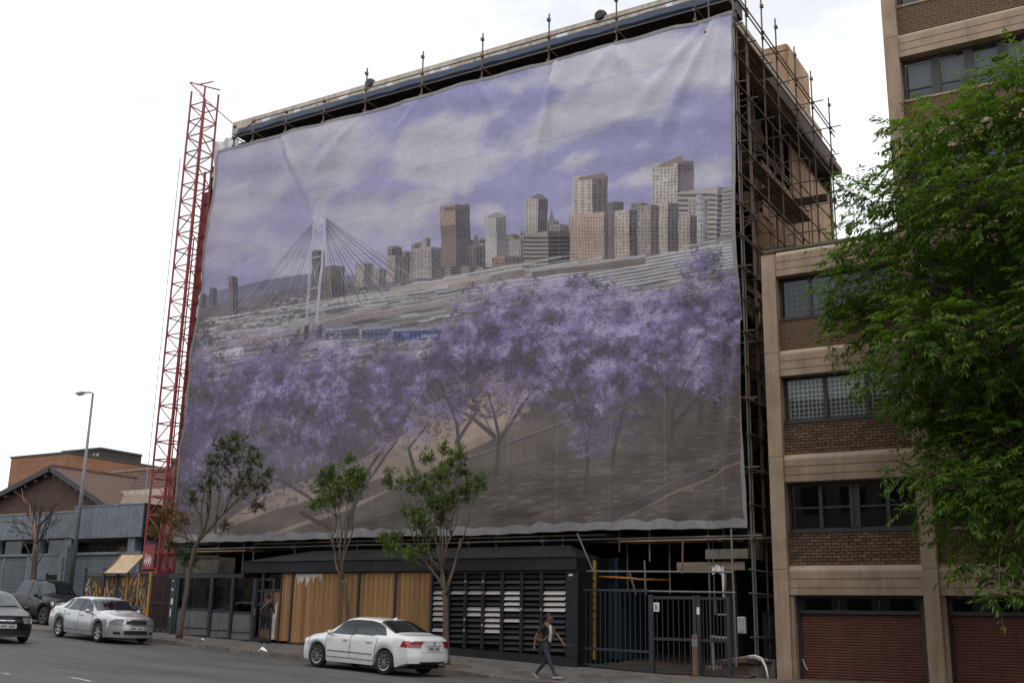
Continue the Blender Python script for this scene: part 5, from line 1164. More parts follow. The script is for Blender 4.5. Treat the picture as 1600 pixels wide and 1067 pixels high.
b = MB(); m_ = c0.lerp(e2, .5); b.add([m_-sd_*.8-d*.2-Vector((0, 0, .01)), m_+sd_*.8-d*.2-Vector((0, 0, .01)), m_+sd_*.8+d*.25-Vector((0, 0, .01)), m_-sd_*.8+d*.25-Vector((0, 0, .01)), m_-sd_*.4-Vector((0, 0, .08)), m_+sd_*.4-Vector((0, 0, .08))], [(0, 1, 5, 4), (1, 2, 5), (2, 3, 4, 5), (3, 0, 4)]); b.build('lens', M_white, lp)
# ------------------------------------------------------------------ the mosaic fence, its awning and the black gate
YM = 30.4
mx0, mx1 = W(129, 940, YM).x, W(232, 940, YM).x
mos = thing('mosaic_fence', 'fence of orange, yellow and grey shard mosaic panels between dark and yellow posts', 'fence', ((mx0+mx1)/2, YM, -.5))
M_dkp = mat('dark_panel', (.075, .06, .05), (.04, .034, .03), 2, .9)
P_ = [129, 158, 180, 196, 214, 232]; zt_m = W(180, 897, YM).z
cols = [mat('shard_orange', (.42, .19, .04), None, 5, .6, rnd=.3), mat('shard_yellow', (.5, .34, .08), None, 5, .6, rnd=.3), mat('shard_grey', (.2, .2, .19), None, 5, .6, rnd=.3), mat('shard_pale', (.4, .36, .28), None, 5, .6, rnd=.3), mat('shard_brown', (.15, .08, .04), None, 5, .7, rnd=.3)]
for k, (a, c) in enumerate(zip(P_, P_[1:])):
    x0, x1 = W(a, 940, YM).x, W(c, 940, YM).x; zb = zpave((x0+x1)/2, YM)
    box('post', M_gate if k in (0, 1, 2) else M_yellow, mos, x0-(.05 if k < 3 else .035), x0+(.05 if k < 3 else .035)+(.03 if k == 1 else 0), YM-.035, YM+.035, zb, zt_m+(.25 if k < 2 else .05))
    box('panel', M_dkp, mos, x0+.06, x1-.06, YM, YM+.04, zb+.1, zt_m-.03)
    n = (52, 42, 12, 34, 40)[k]; pm = MB(); bs = {i: MB() for i in range(5)}
    for q in range(n):
        X = random.uniform(x0+.12, x1-.12); Z = random.uniform(zb+.2, zt_m-.15); t = random.gauss(.0, .35)+(.35 if k == 3 else 0); l = random.uniform(.15, .5); w = random.uniform(.02, .05)
        dx, dz = math.sin(t)*l, math.cos(t)*l; i = random.choices(range(5), (4, 3, 2, 2, 2) if k in (0, 1) else (2, 1, 1, 1, 4))[0]
        cl = lambda v, a, b: max(a, min(b, v))
        pts_ = [(cl(X-dx/2-w, x0+.07, x1-.07), cl(Z-dz/2, zb+.12, zt_m-.05)), (cl(X-dx/2+w, x0+.07, x1-.07), cl(Z-dz/2, zb+.12, zt_m-.05)), (cl(X+dx/2+w*.4, x0+.07, x1-.07), cl(Z+dz/2, zb+.12, zt_m-.05)), (cl(X+dx/2-w*.4, x0+.07, x1-.07), cl(Z+dz/2, zb+.12, zt_m-.05))]
        y = YM-.006-.0006*q; sb = MB(); sb.add([(p[0], y, p[1]) for p in pts_]+[(p[0], YM, p[1]) for p in pts_], [(0, 1, 2, 3), (0, 4, 5, 1), (1, 5, 6, 2), (2, 6, 7, 3), (3, 7, 4, 0)]); sb.build('shard', cols[i], mos)
box('post', M_yellow, mos, mx1-.05, mx1+.05, YM-.04, YM+.04, zpave(mx1, YM), zt_m+.06); box('top_rail', M_gate, mos, mx0, mx1, YM-.03, YM+.03, zt_m, zt_m+.05)
awn = thing('awning', 'tan canvas awning sloping over the mosaic fence beside the red mast', 'awning', W(195, 880, 30.6))
A, B, C, D = W(161, 895.5, 30.2), W(198, 895.5, 30.2), W(228, 865.5, 31.4), W(190.5, 866, 31.4)
nW = 3
for k in range(nW):
    b = MB(); p0, p1, q0, q1 = A.lerp(B, k/nW), A.lerp(B, (k+1)/nW-.008), D.lerp(C, k/nW), D.lerp(C, (k+1)/nW-.008); v = []
    for i in range(7):
        t = i/6; s = Vector((0, 0, -.05*math.sin(PI*t))); v += [p0.lerp(q0, t)+s, p1.lerp(q1, t)+s]
    b.add(v, [(2*i, 2*i+1, 2*i+3, 2*i+2) for i in range(6)]); b.build('canvas', M_tan, awn, smooth=True)
b = MB(); b.tube(A, B, .03, 8); b.build('front_bar', M_rust, awn); b = MB(); b.tube(D, C, .03, 8); b.build('back_bar', M_rust, awn); b = MB(); b.tube(A, D, .025, 8); b.build('side_bar', M_rust, awn); b = MB(); b.tube(B, C, .025, 8); b.build('side_bar', M_rust, awn)
for p in (A, B): b = MB(); b.tube(p, (p.x, p.y+.05, zt_m), .025, 6); b.build('strut', M_rust, awn)
x0, x1 = W(233.5, 950, YM).x, W(268, 950, YM).x
blk = thing('side_gate', 'black bar gate in shadow between the red mast and the glazed shop', 'gate', ((x0+x1)/2, YM, zpave(x0, YM)))
zt2 = W(250, 897.5, YM).z; zb2 = zpave((x0+x1)/2, YM)
for k in range(17): x = x0+.06+(x1-x0-.12)*k/16; piece('bar', 'box', M_frame, blk, (x, YM, (zb2+.1+zt2)/2), (.022, .022, zt2-zb2-.1))
for z in (zb2+.12, (zb2+zt2)/2, zt2-.02): box('rail', M_frame, blk, x0+.03, x1-.03, YM-.02, YM+.02, z, z+.04)
gp = thing('gate_post', 'dark teal steel gate post with pale stickers left of the glazed shop', 'post', (x1+.1, YM-.4, zpave(x1, 30))); z0 = zpave(x1, 30)
xa, xb = W(266, 950, 30.0).x, W(273.5, 950, 30.0).x; box('post', mat('teal_paint', (.03, .055, .065), (.02, .035, .042), 3, .5, streak=.3), gp, xa, xb, 29.95, 30.15, z0, zt2+.02)
for z, h, w in ((.95, .1, .06), (.45, .22, .1), (.0, .3, .05), (1.3, .05, .05)): box('sticker', M_paper, gp, xa+.06, xa+.06+w, 29.94, 29.948, z0+.6+z, z0+.6+z+h)
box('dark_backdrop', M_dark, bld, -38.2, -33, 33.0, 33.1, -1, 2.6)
# ------------------------------------------------------------------ vehicles
def cat_rom(P, t):
    n = len(P)-1; x = min(max(t, 0), 1)*n; i = min(int(x), n-1); u = x-i
    p0, p1, p2, p3 = P[max(i-1, 0)], P[i], P[i+1], P[min(i+2, n)]
    return tuple(.5*((2*b)+(-a+c)*u+(2*a-5*b+4*c-d)*u*u+(-a+3*b-3*c+d)*u**3) for a, b, c, d in zip(p0, p1, p2, p3))
def sstep(a, b, x):
    t = min(1, max(0, (x-a)/(b-a))); return t*t*(3-2*t)
def smooth_profile(pts, r=.09):
    f = lambda x: interp(pts, x)
    return lambda x: (f(x-r)+2*f(x-r/2)+3*f(x)+2*f(x+r/2)+f(x+r))/9
M_tyre = mat('tyre_rubber', (.012, .012, .012), (.022, .021, .02), 6, .85)
M_rim = mat('alloy', (.55, .56, .57), (.4, .4, .41), 5, .3, metal=.85)
M_chrome = mat('chrome', (.7, .7, .72), None, 5, .12, metal=1.)
M_hlamp = mat('headlamp', (.5, .52, .54), (.28, .29, .3), 14, .12, metal=.5, coat=1.)
M_tlamp = mat('tail_lamp', (.42, .012, .02), (.22, .006, .012), 9, .12, coat=1.)
M_plate = mat('number_plate', (.5, .5, .48), None, 5, .5)
M_cglass = glass_mat('car_glass', (.13, .14, .14), 1.6, .01)
M_under = mat('underbody', (.008, .008, .008), None, 3, .9)
M_seam = mat('panel_gap', (.015, .015, .016), None, 3, .7)
M_seat = mat('car_interior', (.02, .02, .022), (.035, .034, .034), 3, .9)
def make_car(name, label, cat, S, paint, loc, rotz, slope, group=None):
    root = thing(name, label, cat, loc, 0, group)
    root.rotation_mode = 'XYZ'
    root.matrix_world = Matrix.Translation(loc) @ Matrix.Rotation(slope, 4, 'Y') @ Matrix.Rotation(rotz, 4, 'Z')
    H, xn, xt = S['hw'], S['nose'], S['tail']
    top = smooth_profile(S['top'], S.get('sm', .09)); belt = smooth_profile(S['belt'], .12)
    wx = S['wheels']; R = S['R']; AR = R+S.get('gap', .055); sill = smooth_profile(S['sill'], .08)
    ztop = max(p[1] for p in S['top'])
    def zlow(x):
        z = sill(x)
        for w in wx:
            d = abs(x-w)
            if d < AR: z = max(z, R+math.sqrt(AR*AR-d*d))
        return z
    def section(x):
        zl, zb, zt = zlow(x), belt(x), top(x); zt = max(zt, zb+.015)
        g = min(1, max(0, (zt-zb)/(ztop-belt(0)))); flare = 0
        for w in wx: flare = max(flare, S.get('flare', .018)*max(0, 1-((x-w)/(AR*1.25))**2))
        we = H*(.93-(.93-S.get('tumble', .7))*g**.8); ze = zb+(zt-zb)*(.45+.42*g)
        zm = zl+(zb-zl)*.5; zc = S.get('crease', .62)
        a = [(H*.955+flare, zl), (H*.985+flare, zl+(zb-zl)*.18), (H+flare, zl+(zb-zl)*.42), (H*.995+flare*.6, zl+(zb-zl)*.68), (H*.975, zl+(zb-zl)*.9), (H*.945, zb)]
        b = [(H*.945, zb), (H*.945+(we-H*.945)*.3, zb+(ze-zb)*.25), (H*.945+(we-H*.945)*.64, zb+(ze-zb)*.58), (we, ze)]
        c = [(we, ze), (we*.93, ze+(zt-ze)*.5), (we*.72, ze+(zt-ze)*.85), (we*.38, zt-(zt-ze)*.02), (0, zt)]
        return a, b, c
    sf, sr_ = S.get('sweepf', .3), S.get('sweepr', .2)
    def warp(x, y, z):
        q = abs(y)/H; a = sstep(xn-.75, xn, x); b = sstep(-(xt+.75), -xt, -x)
        k = (z-S['zfb'])/.25; bump = .05*math.exp(-k*k)
        k2 = (z-S['zrb'])/.2; bump2 = .05*math.exp(-k2*k2)
        yy = y*(1-.06*a*q-.04*b*q)
        return Vector((x-a*(sf*q**2.6)+a*bump+b*(sr_*q**2.8)-b*bump2, yy, z))
    def P(x, k, t, s, off=0.):
        def raw(x, t): 
            p = cat_rom(section(x)[k], t); return warp(x, p[0]*s, p[1])
        p = raw(x, t)
        if off:
            e = 1e-3; du = raw(x+e, t)-raw(x-e, t); dv = raw(x, min(1, t+.01))-raw(x, max(0, t-.01)); n = du.cross(dv)
            if n.length > 1e-12:
                n.normalize()
                c = Vector((x, 0, .55))
                if n.dot(p-c) < 0: n = -n
                p = p+n*off
        return p
    def side_t(x, z, k=0):
        lo, hi = 0., 1.
        for _ in range(16):
            m = (lo+hi)/2
            if cat_rom(section(x)[k], m)[1] < z: lo = m
            else: hi = m
        return (lo+hi)/2
    # body shell
    xs = set(frange(xt, xn, .06))
    for w in wx:
        for q in frange(-1, 1, .1): xs.add(w+AR*math.sin(q*PI/2)*.999)
    xs = sorted(x for x in xs if xt <= x <= xn); keep = [xs[0]]
    for x in xs[1:]:
        if x-keep[-1] > .008: keep.append(x)
    xs = keep
    T = [(0, t/7) for t in range(7)]+[(1, t/5) for t in range(5)]+[(2, t/6) for t in range(7)]
    B = MB(); v = []; m = len(T); ids = []
    for x in xs:
        for s in (1, -1):
            for (k, t) in T: v.append(P(x, k, t, s))
            zl = zlow(x); v.append(warp(x, s*H*.72, max(zl, .2)))
    rw = 2*(m+1); f = []
    cab0, cab1 = S['cabin']
    for i in range(len(xs)-1):
        for q in (0, 1):
            b = i*rw+q*(m+1)
            for j in range(m-1):
                # openings for the glass
                if T[j][0] == 1 and any(w_[0] < (xs[i]+xs[i+1])/2 < w_[1] for w_ in S['open']): 
                    if 0 < T[j][1] < .75: continue
                fc = (b+j, b+rw+j, b+rw+j+1, b+j+1); f.append(fc if q == 0 else fc[::-1])
            fc = (b+m, b+rw+m, b+rw, b); f.append(fc if q == 0 else fc[::-1])
        fc = (i*rw+m, (i+1)*rw+m, (i+1)*rw+2*m+1, i*rw+2*m+1); f.append(fc[::-1])
    B.add(v, f)
    def capf(x, u, w, off=0.):   # end caps: u -1..1 across, w 0..1 up
        n_ = len(T)-1; q = w*n_; i = min(int(q), n_-1); a = q-i
        k0, t0 = T[i]; k1, t1 = T[i+1]
        p0 = cat_rom(section(x)[k0], t0); p1 = cat_rom(section(x)[k1], t1); y, z = p0[0]+(p1[0]-p0[0])*a, p0[1]+(p1[1]-p0[1])*a
        return warp(x, y*u, z)+Vector((off if x > 0 else -off, 0, 0))
    def wz(x, z):
        lo, hi = 0., 1.
        for _ in range(16):
            m_ = (lo+hi)/2; n_ = len(T)-1; q = m_*n_; i = min(int(q), n_-1); a = q-i; k0, t0 = T[i]; k1, t1 = T[i+1]
            zz = cat_rom(section(x)[k0], t0)[1]*(1-a)+cat_rom(section(x)[k1], t1)[1]*a
            if zz < z: lo = m_
            else: hi = m_
        return (lo+hi)/2
    for x in (xs[0], xs[-1]):
        C = MB(); U = [q/12 for q in range(-12, 13)]; Wn = [q/(len(T)-1) for q in range(len(T))]; vv = [capf(x, u, w) for w in Wn for u in U]; nu = len(U)
        ff = [(j*nu+i, j*nu+i+1, (j+1)*nu+i+1, (j+1)*nu+i) for j in range(len(Wn)-1) for i in range(nu-1)]
        if x < 0: ff = [a[::-1] for a in ff]
        B.add(vv, ff)
    import bmesh
    body = B.build('body', paint, root, local=True, smooth=True)
    bm = bmesh.new(); bm.from_mesh(body.data); bmesh.ops.remove_doubles(bm, verts=bm.verts, dist=.0015); bmesh.ops.recalc_face_normals(bm, faces=bm.faces)
    for e in bm.edges:
        if len(e.link_faces) == 2 and e.calc_face_angle(0) > .75: e.smooth = False
    bm.to_mesh(body.data); bm.free()
    def patch(nm, mt, rows, parent=root, smooth=True):
        n_ = len(rows[0]); b = MB(); b.add([p for r_ in rows for p in r_], [(j*n_+i, j*n_+i+1, (j+1)*n_+i+1, (j+1)*n_+i) for j in range(len(rows)-1) for i in range(n_-1)])
        k = len(rows)//2; i_ = n_//2; c = rows[k][i_]; nn = (rows[k][min(i_+1, n_-1)]-rows[k][i_-1]).cross(rows[min(k+1, len(rows)-1)][i_]-rows[k-1][i_])
        if nn.dot(Vector((c.x*(1 if abs(c.x) > xn-.3 or abs(c.x) > -xt-.3 else .1), c.y, (c.z-.4)*1.5))) < 0: b.f = [q[::-1] for q in b.f]
        return b.build(nm, mt, parent, local=True, smooth=smooth, fix=False)
    def side_patch(nm, mt, s, quad, off, n=10, m_=6, parent=root):   # quad: (xb0, xb1, xt0, xt1, zb, zt) in the side, k by height
        xb0, xb1, xt0, xt1, z0, z1 = quad; rows = []
        for j in range(m_+1):
            a = j/m_; r_ = []
            for i in range(n+1):
                b = i/n; x = (xb0+(xb1-xb0)*b)*(1-a)+(xt0+(xt1-xt0)*b)*a; z = z0+(z1-z0)*a
                zb = belt(x); k = 1 if z > zb else 0
                r_.append(P(x, k, side_t(x, z, k), s, off))
            rows.append(r_)
        return patch(nm, mt, rows, parent)
    # dark inside and floor
    box_ = MB(); box_.box(xt+.25, xn-.3, -H*.6, H*.6, .2, .34); 
    for w in wx: box_.box(w-AR-.02, w+AR+.02, -H*.6, H*.6, .34, min(R+AR+.05, belt(w)-.06))
    box_.build('underbody', M_under, root, local=True)
    it = MB(); c0, c1 = cab0+.12, cab1-.15
    it.box(c0, c1, -H*.86, H*.86, .36, belt(0)-.1)
    for q in S['seats']:
        for s in (-1, 1): it.box(q-.1, q+.06, s*H*.42-.22, s*H*.42+.22, belt(0)-.1, belt(0)+.18); it.box(q-.09, q+.02, s*H*.42-.12, s*H*.42+.12, belt(0)+.2, belt(0)+.36)
    it.build('seats', M_seat, root, local=True)
    # side glass, with a dark border behind it
    for s in (1, -1):
        for wdw in S['windows']: side_patch('side_window', M_cglass, s, wdw, .004)
        for p_ in S.get('pillars', ()): side_patch('pillar_trim', M_black, s, p_, .009, 3)
        for dq in S['doors']:
            g = .011; a0, a1, b0, b1, z0, z1 = dq; n_ = 14
            sm = MB()
            line = [P(a0+(b0-a0)*t, 0, side_t(a0+(b0-a0)*t, z0+(z1-z0)*t), s, .002) for t in [q/n_ for q in range(n_+1)]]
            line2 = [P(a1+(b1-a1)*t, 0, side_t(a1+(b1-a1)*t, z0+(z1-z0)*t), s, .002) for t in [q/n_ for q in range(n_+1)]]
            bot = [P(a0+(a1-a0)*t, 0, side_t(a0+(a1-a0)*t, z0), s, .002) for t in [q/n_ for q in range(n_+1)]]
            dr = side_patch('door', paint, s, (a0+.01, a1-.01, b0+.01, b1-.01, z0+.01, z1), .0035, 12, 8)
            for l_ in (line, line2, bot):
                b = MB(); b.path(l_, .006, 5); q_ = b.build('door_gap', M_seam, dr, local=True)
            hx, hz = S['handle'](dq); hp = P(hx, 0, side_t(hx, hz), s, .022)
            b = MB(); b.box(hp.x-.09, hp.x+.09, hp.y-.014, hp.y+.014, hp.z-.016, hp.z+.016); b.build('handle', S.get('handle_mat', paint), dr, local=True)
        if S.get('strip'): side_patch('rubbing_strip', S['strip'], s, (wx[1]+AR+.06, wx[0]-AR-.06, wx[1]+AR+.06, wx[0]-AR-.06, S['zstrip']-.017, S['zstrip']+.017), .008, 16, 2)
        # mirror
        mp_ = S['mirror']; q0 = P(mp_[0], 0, .98, s); b = MB()
        c_ = q0+Vector((0, s*.1, mp_[1])); n_ = 10; prof = [(.0, -.055), (.085, -.045), (.105, .0), (.09, .045), (0, .06)]
        b.lathe(prof, n_, 'Y'); b.v = [(c_.x+h*1.1 if False else c_.x+y_*.9, c_.y+x_, c_.z+z_*.72) for x_, y_, z_ in b.v]; b.tube(q0, c_, .025, 6); b.build('mirror', S.get('mirror_mat', paint), root, local=True, smooth=True, fix=True)
    # windscreen and rear window
    def screen(nm, x0, x1, wd):
        rows = []
        for j in range(9):
            x = x0+(x1-x0)*j/8; r_ = []
            for i in range(-12, 13):
                u = i/12*wd; r_.append(P(x, 2, 1-abs(u), 1 if u >= 0 else -1, .005))
            rows.append(r_)
        return patch(nm, M_cglass2, rows)
    screen('windscreen', S['ws'][0], S['ws'][1], .93); screen('rear_window', S['rw'][0], S['rw'][1], .9)
    if S.get('wipers', True):
        b = MB(); xw = S['ws'][0]; 
        for u0, u1 in ((-.1, .55), (-.75, -.15)): b.path([P(xw+.02, 2, 1-abs(u0), 1 if u0 >= 0 else -1, .02), P(xw-.05, 2, 1-abs(u1), 1 if u1 >= 0 else -1, .018)], .008, 4)
        b.build('wipers', M_black, root, local=True)
    # ends: lamps, grille, plates
    def cap_patch(nm, mt, x, u0, u1, z0, z1, off, n=8, m_=4, sk=0., pts=None):
        rows = []
        for j in range(m_+1):
            w = z0+(z1-z0)*j/m_; ww = wz(x, w)
            rows.append([capf(x, (u0+(u1-u0)*i/n)+sk*j/m_*(1-i/n)*(1 if u0+u1 > 0 else -1 if u0+u1 < 0 else 0), ww, off) for i in range(n+1)])
        return patch(nm, mt, rows)
    for (nm, mt, end, u0, u1, z0, z1, off, sk) in S['caps']:
        x = xs[-1] if end == 'f' else xs[0]
        o = cap_patch(nm, mt, x, u0, u1, z0, z1, off, 10, 4, sk)
        if nm == 'number_plate':
            pb = MB(); h_ = z1-z0
            for q in range(7):
                if q == 3: continue
                ua = u0+(u1-u0)*(.1+q*.115); ub = ua+(u1-u0)*.07; pv = [capf(x, ua, wz(x, z0+h_*.25), off+.004), capf(x, ub, wz(x, z0+h_*.25), off+.004), capf(x, ub, wz(x, z0+h_*.75), off+.004), capf(x, ua, wz(x, z0+h_*.75), off+.004)]; pb.add(pv, [(0, 1, 2, 3)])
            pb.build('plate_print', M_black, o, local=True)
    for (nm, mt, quad, off) in S['sidelamps']:
        for s in (1, -1): side_patch(nm, mt, s, quad, off, 6, 4)
    if 'badge' in S:
        e, z, r_ = S['badge']; x = xs[-1] if e == 'f' else xs[0]; p = capf(x, 0, wz(x, z), .022); b = MB(); b.lathe([(r_*.72, .0), (r_*.72, .012), (r_, .012), (r_, 0)], 16, 'Y'); b.v = [(p.x+y_*(1 if e == 'f' else -1), p.y+x_, p.z+z_*.8) for x_, y_, z_ in b.v]
        b.add([(p.x, p.y-r_*.6, p.z-r_*.1), (p.x, p.y+r_*.6, p.z-r_*.1), (p.x, p.y+r_*.6, p.z+r_*.12), (p.x, p.y-r_*.6, p.z+r_*.12)], [(0, 1, 2, 3)]); b.build('badge', M_chrome, root, local=True)
    if S.get('antenna'):
        xa = S['antenna']; p = P(xa, 2, 1, 1, 0); b = MB(); b.add([(p.x-.09, -.02, p.z-.01), (p.x+.07, -.022, p.z-.005), (p.x+.07, .022, p.z-.005), (p.x-.09, .02, p.z-.01), (p.x-.1, 0, p.z+.075)], [(0, 1, 4), (1, 2, 4), (2, 3, 4), (3, 0, 4)]); b.build('antenna', paint, root, local=True)
    if S.get('rails'):
        for s in (1, -1): b = MB(); b.path([P(cab0+.35, 1, .97, s, .05), P(0, 1, .98, s, .07), P(cab1-.9, 1, .97, s, .05)], .018, 6); b.build('roof_rail', M_black, root, local=True)
    if S.get('exhaust'):
        for yy in (-.5, -.41): b = MB(); b.tube((xt+.12, yy*S['exhaust'], .27), (xt-.02, yy*S['exhaust'], .26), .033, 10); b.build('exhaust', M_frame, root, local=True)
    # wheels
    w_ = S.get('tw', .2)
    ty = MB(); ty.lathe([(R*.66, -w_/2+.01), (R*.9, -w_/2), (R*.985, -w_*.36), (R, -w_*.2), (R, w_*.2), (R*.985, w_*.36), (R*.9, w_/2), (R*.66, w_/2-.01)], 36, 'Y'); tm = ty.mesh('tyre', M_tyre, smooth=True)
    rm = MB(); rr = R*.68
    rm.lathe([(rr*.86, -w_/2+.02), (rr, -w_/2+.012), (rr, -w_*.1), (rr*.9, -w_*.1)], 32, 'Y'); ns = S.get('spokes', 9)
    for k in range(ns):
        t = 2*PI*k/ns; d1 = Vector((math.cos(t), 0, math.sin(t))); q = Vector((-math.sin(t), 0, math.cos(t)))
        wa, wb = rr*S.get('spw', .1), rr*S.get('spw', .1)*1.25; ya, yb = -w_/2+.025, -w_/2+.02
        a = [d1*rr*.15-q*wa, d1*rr*.15+q*wa, d1*rr*.9+q*wb, d1*rr*.9-q*wb]
        rm.hexa([Vector((p.x, y_+.03, p.z)) for p, y_ in zip(a, (ya, ya, yb, yb))]+[Vector((p.x, y_, p.z)) for p, y_ in zip(a, (ya, ya, yb, yb))])
    rm.lathe([(0, -w_/2+.012), (rr*.2, -w_/2+.014), (rr*.22, -w_/2+.05)], 16, 'Y'); rmm = rm.mesh('rim', S.get('rim', M_rim))
    bk = MB(); bk.lathe([(0, -w_*.08), (rr*.98, -w_*.08)], 24, 'Y'); bkm = bk.mesh('brake_disc', M_under)
    for w in wx:
        for s in (-1, 1):
            e = link(bpy.data.objects.new('wheel', None)); e.parent = root; e.location = (w, s*(H-w_/2-.005), R); e.rotation_euler = (0, random.uniform(0, 1), 0)
            for me_, nm in ((tm, 'tyre'), (rmm, 'rim'), (bkm, 'brake_disc')):
                o = link(bpy.data.objects.new(nm, me_)); o.parent = e
                if s > 0: o.rotation_euler = (0, 0, PI)
    return root
def paint(nm, c, metal=0., coat=.9, spec=.5):
    m = mat(nm, c, tuple(x*.9 for x in c), 1.2, .32, 0, metal=metal, coat=coat, spec=spec); add_stains(m, .5, 1.6, .5, .7, (.6, 1, 2.5), (.62, .58, .53)); return m
M_cglass2 = glass_mat('screen_glass', (.16, .17, .17), 1.75, .01)
# white saloon: seen from behind, nose to the left
wh = dict(hw=.885, nose=2.27, tail=-2.3, sm=.1, top=[(-2.32, .86), (-2.29, 1.0), (-2.15, 1.065), (-1.72, 1.09), (-1.6, 1.12), (-.92, 1.42), (-.55, 1.465), (0, 1.475), (.3, 1.44), (.5, 1.385), (1.08, 1.03), (1.25, .985), (1.75, .9), (2.1, .83), (2.24, .79), (2.4, .75)],
    belt=[(-2.32, .84), (-2.1, 1.0), (-1.6, 1.02), (-.8, .985), (0, .955), (.9, .93), (1.4, .87), (2.0, .78), (2.3, .68)], sill=[(-2.32, .36), (-2.0, .3), (-1.7, .22), (1.6, .2), (2.0, .2), (2.3, .22)], wheels=(1.33, -1.29), R=.325, cabin=(-1.6, 1.08),
    open=[], windows=[(.0, .86, .06, .44, .965, 1.375), (-.84, -.07, -.72, .0, .99, 1.385), (-1.3, -.9, -1.02, -.78, 1.02, 1.35)], pillars=[(-.075, .005, -.005, .065, .965, 1.38), (-.9, -.845, -.775, -.725, 1.01, 1.37)],
    doors=[(.02, .98, .02, .96, .34, .93), (-.9, .02, -1.02, .02, .34, .95)], handle=lambda d: (d[0]+.2 if d[0] > -.5 else d[0]+.2, .83), ws=(1.04, .42), rw=(-1.58, -.9), seats=(-.05, -.95), mirror=(.78, .06), zfb=.45, zrb=.5, sweepf=.42, sweepr=.22, zstrip=.5, strip=M_rim, antenna=-.78, exhaust=1, spokes=10, spw=.055, tw=.21, flare=.03,
    caps=[('tail_lamp', M_tlamp, 'r', .58, 1.0, .76, .93, .012, -.05), ('tail_lamp', M_tlamp, 'r', -.58, -1.0, .76, .93, .012, -.05), ('number_plate', M_plate, 'r', -.3, .3, .68, .8, .014, 0), ('boot_recess', M_seam, 'r', -.4, .4, .805, .815, .01, 0), ('boot_line', M_seam, 'r', -.56, .56, .64, .647, .006, 0), ('bumper_line', M_under, 'r', -.62, .62, .33, .4, .008, 0),
          ('headlamp', M_hlamp, 'f', .5, .98, .6, .72, .012, -.05), ('headlamp', M_hlamp, 'f', -.5, -.98, .6, .72, .012, -.05), ('grille', M_black, 'f', -.45, .45, .58, .67, .01, 0), ('number_plate', M_plate, 'f', -.28, .28, .42, .52, .015, 0), ('lower_grille', M_black, 'f', -.7, .7, .27, .38, .012, 0)],
    sidelamps=[('tail_lamp', M_tlamp, (-2.3, -1.98, -2.3, -2.1, .765, .925), .012), ('headlamp', M_hlamp, (1.95, 2.26, 1.85, 2.2, .62, .73), .01)], badge=('r', .9, .05))
M_pw = paint('white_paintwork', (.78, .79, .8)); M_ps = paint('silver_paintwork', (.48, .49, .51), .55); M_pb = paint('black_paintwork', (.006, .006, .012), 0, .12, .3); M_pg = paint('dark_plum_paintwork', (.012, .009, .012), 0, .12, .3); M_pg2 = paint('grey_paintwork', (.016, .016, .018), 0, .15, .3)
SLP = .0395
def place(x, y): return Vector((x, y, zroad(x)))
def mid(a, b): return (Vector(a)+Vector(b))/2
# measured wheel contacts: near front and near rear
white = make_car('white_car', 'white saloon car parked at the kerb in front of the boarded timber bays', 'car', wh, M_pw, place(-20.2, 25.95), PI, .0, 'cars parked along the kerb')
white.matrix_world = Matrix.Translation(place(-20.15, 25.95)) @ Matrix.Rotation(math.atan(SLP), 4, 'Y') @ Matrix.Rotation(PI-math.radians(6), 4, 'Z')
si = dict(hw=.875, nose=2.28, tail=-2.3, sm=.1, top=[(-2.32, .84), (-2.28, .98), (-2.1, 1.04), (-1.7, 1.07), (-1.6, 1.09), (-1.0, 1.37), (-.6, 1.415), (-.1, 1.425), (.2, 1.39), (.4, 1.33), (1.02, 1.0), (1.2, .96), (1.75, .88), (2.1, .84), (2.25, .8), (2.4, .77)],
    belt=[(-2.32, .82), (-2.1, .97), (-1.6, .98), (-.8, .945), (0, .915), (.9, .895), (1.4, .85), (2.0, .78), (2.3, .7)], sill=[(-2.32, .34), (-2.0, .28), (-1.7, .2), (1.6, .19), (2.0, .18), (2.3, .2)], wheels=(1.38, -1.32), R=.315, cabin=(-1.6, 1.02),
    open=[], windows=[(-.02, .8, .04, .36, .93, 1.33), (-.86, -.1, -.72, -.03, .95, 1.335), (-1.22, -.92, -1.0, -.79, .98, 1.3)], pillars=[(-.105, -.025, -.035, .035, .93, 1.33)],
    doors=[(0, .95, 0, .93, .32, .9), (-.92, 0, -1.02, 0, .32, .91)], handle=lambda d: (d[0]+.18, .8), ws=(.98, .3), rw=(-1.56, -1.0), seats=(-.08, -.95), mirror=(.72, .06), zfb=.42, zrb=.5, sweepf=.36, sweepr=.22, zstrip=.52, strip=M_ps, spokes=6, spw=.11, tw=.2,
    caps=[('headlamp', M_hlamp, 'f', .5, .985, .62, .76, .012, -.04), ('headlamp', M_hlamp, 'f', -.5, -.985, .62, .76, .012, -.04), ('grille', M_black, 'f', -.44, .44, .62, .74, .012, -.0), ('grille_bar', M_chrome, 'f', -.45, .45, .74, .76, .016, 0), ('number_plate', M_plate, 'f', -.29, .29, .44, .55, .02, 0), ('lower_grille', M_black, 'f', -.5, .5, .3, .42, .012, 0), ('fog_lamp', M_black, 'f', .62, .85, .3, .38, .012, 0), ('fog_lamp', M_black, 'f', -.62, -.85, .3, .38, .012, 0), ('bumper_line', M_seam, 'f', -.98, .98, .585, .592, .008, 0),
          ('tail_lamp', M_tlamp, 'r', .55, .98, .76, .9, .012, 0), ('tail_lamp', M_tlamp, 'r', -.55, -.98, .76, .9, .012, 0), ('number_plate', M_plate, 'r', -.28, .28, .7, .81, .014, 0)],
    sidelamps=[('headlamp', M_hlamp, (1.98, 2.27, 1.92, 2.22, .63, .76), .01), ('tail_lamp', M_tlamp, (-2.3, -2.0, -2.28, -2.05, .78, .9), .01)], badge=('f', .68, .075))
ang = math.radians(-11)
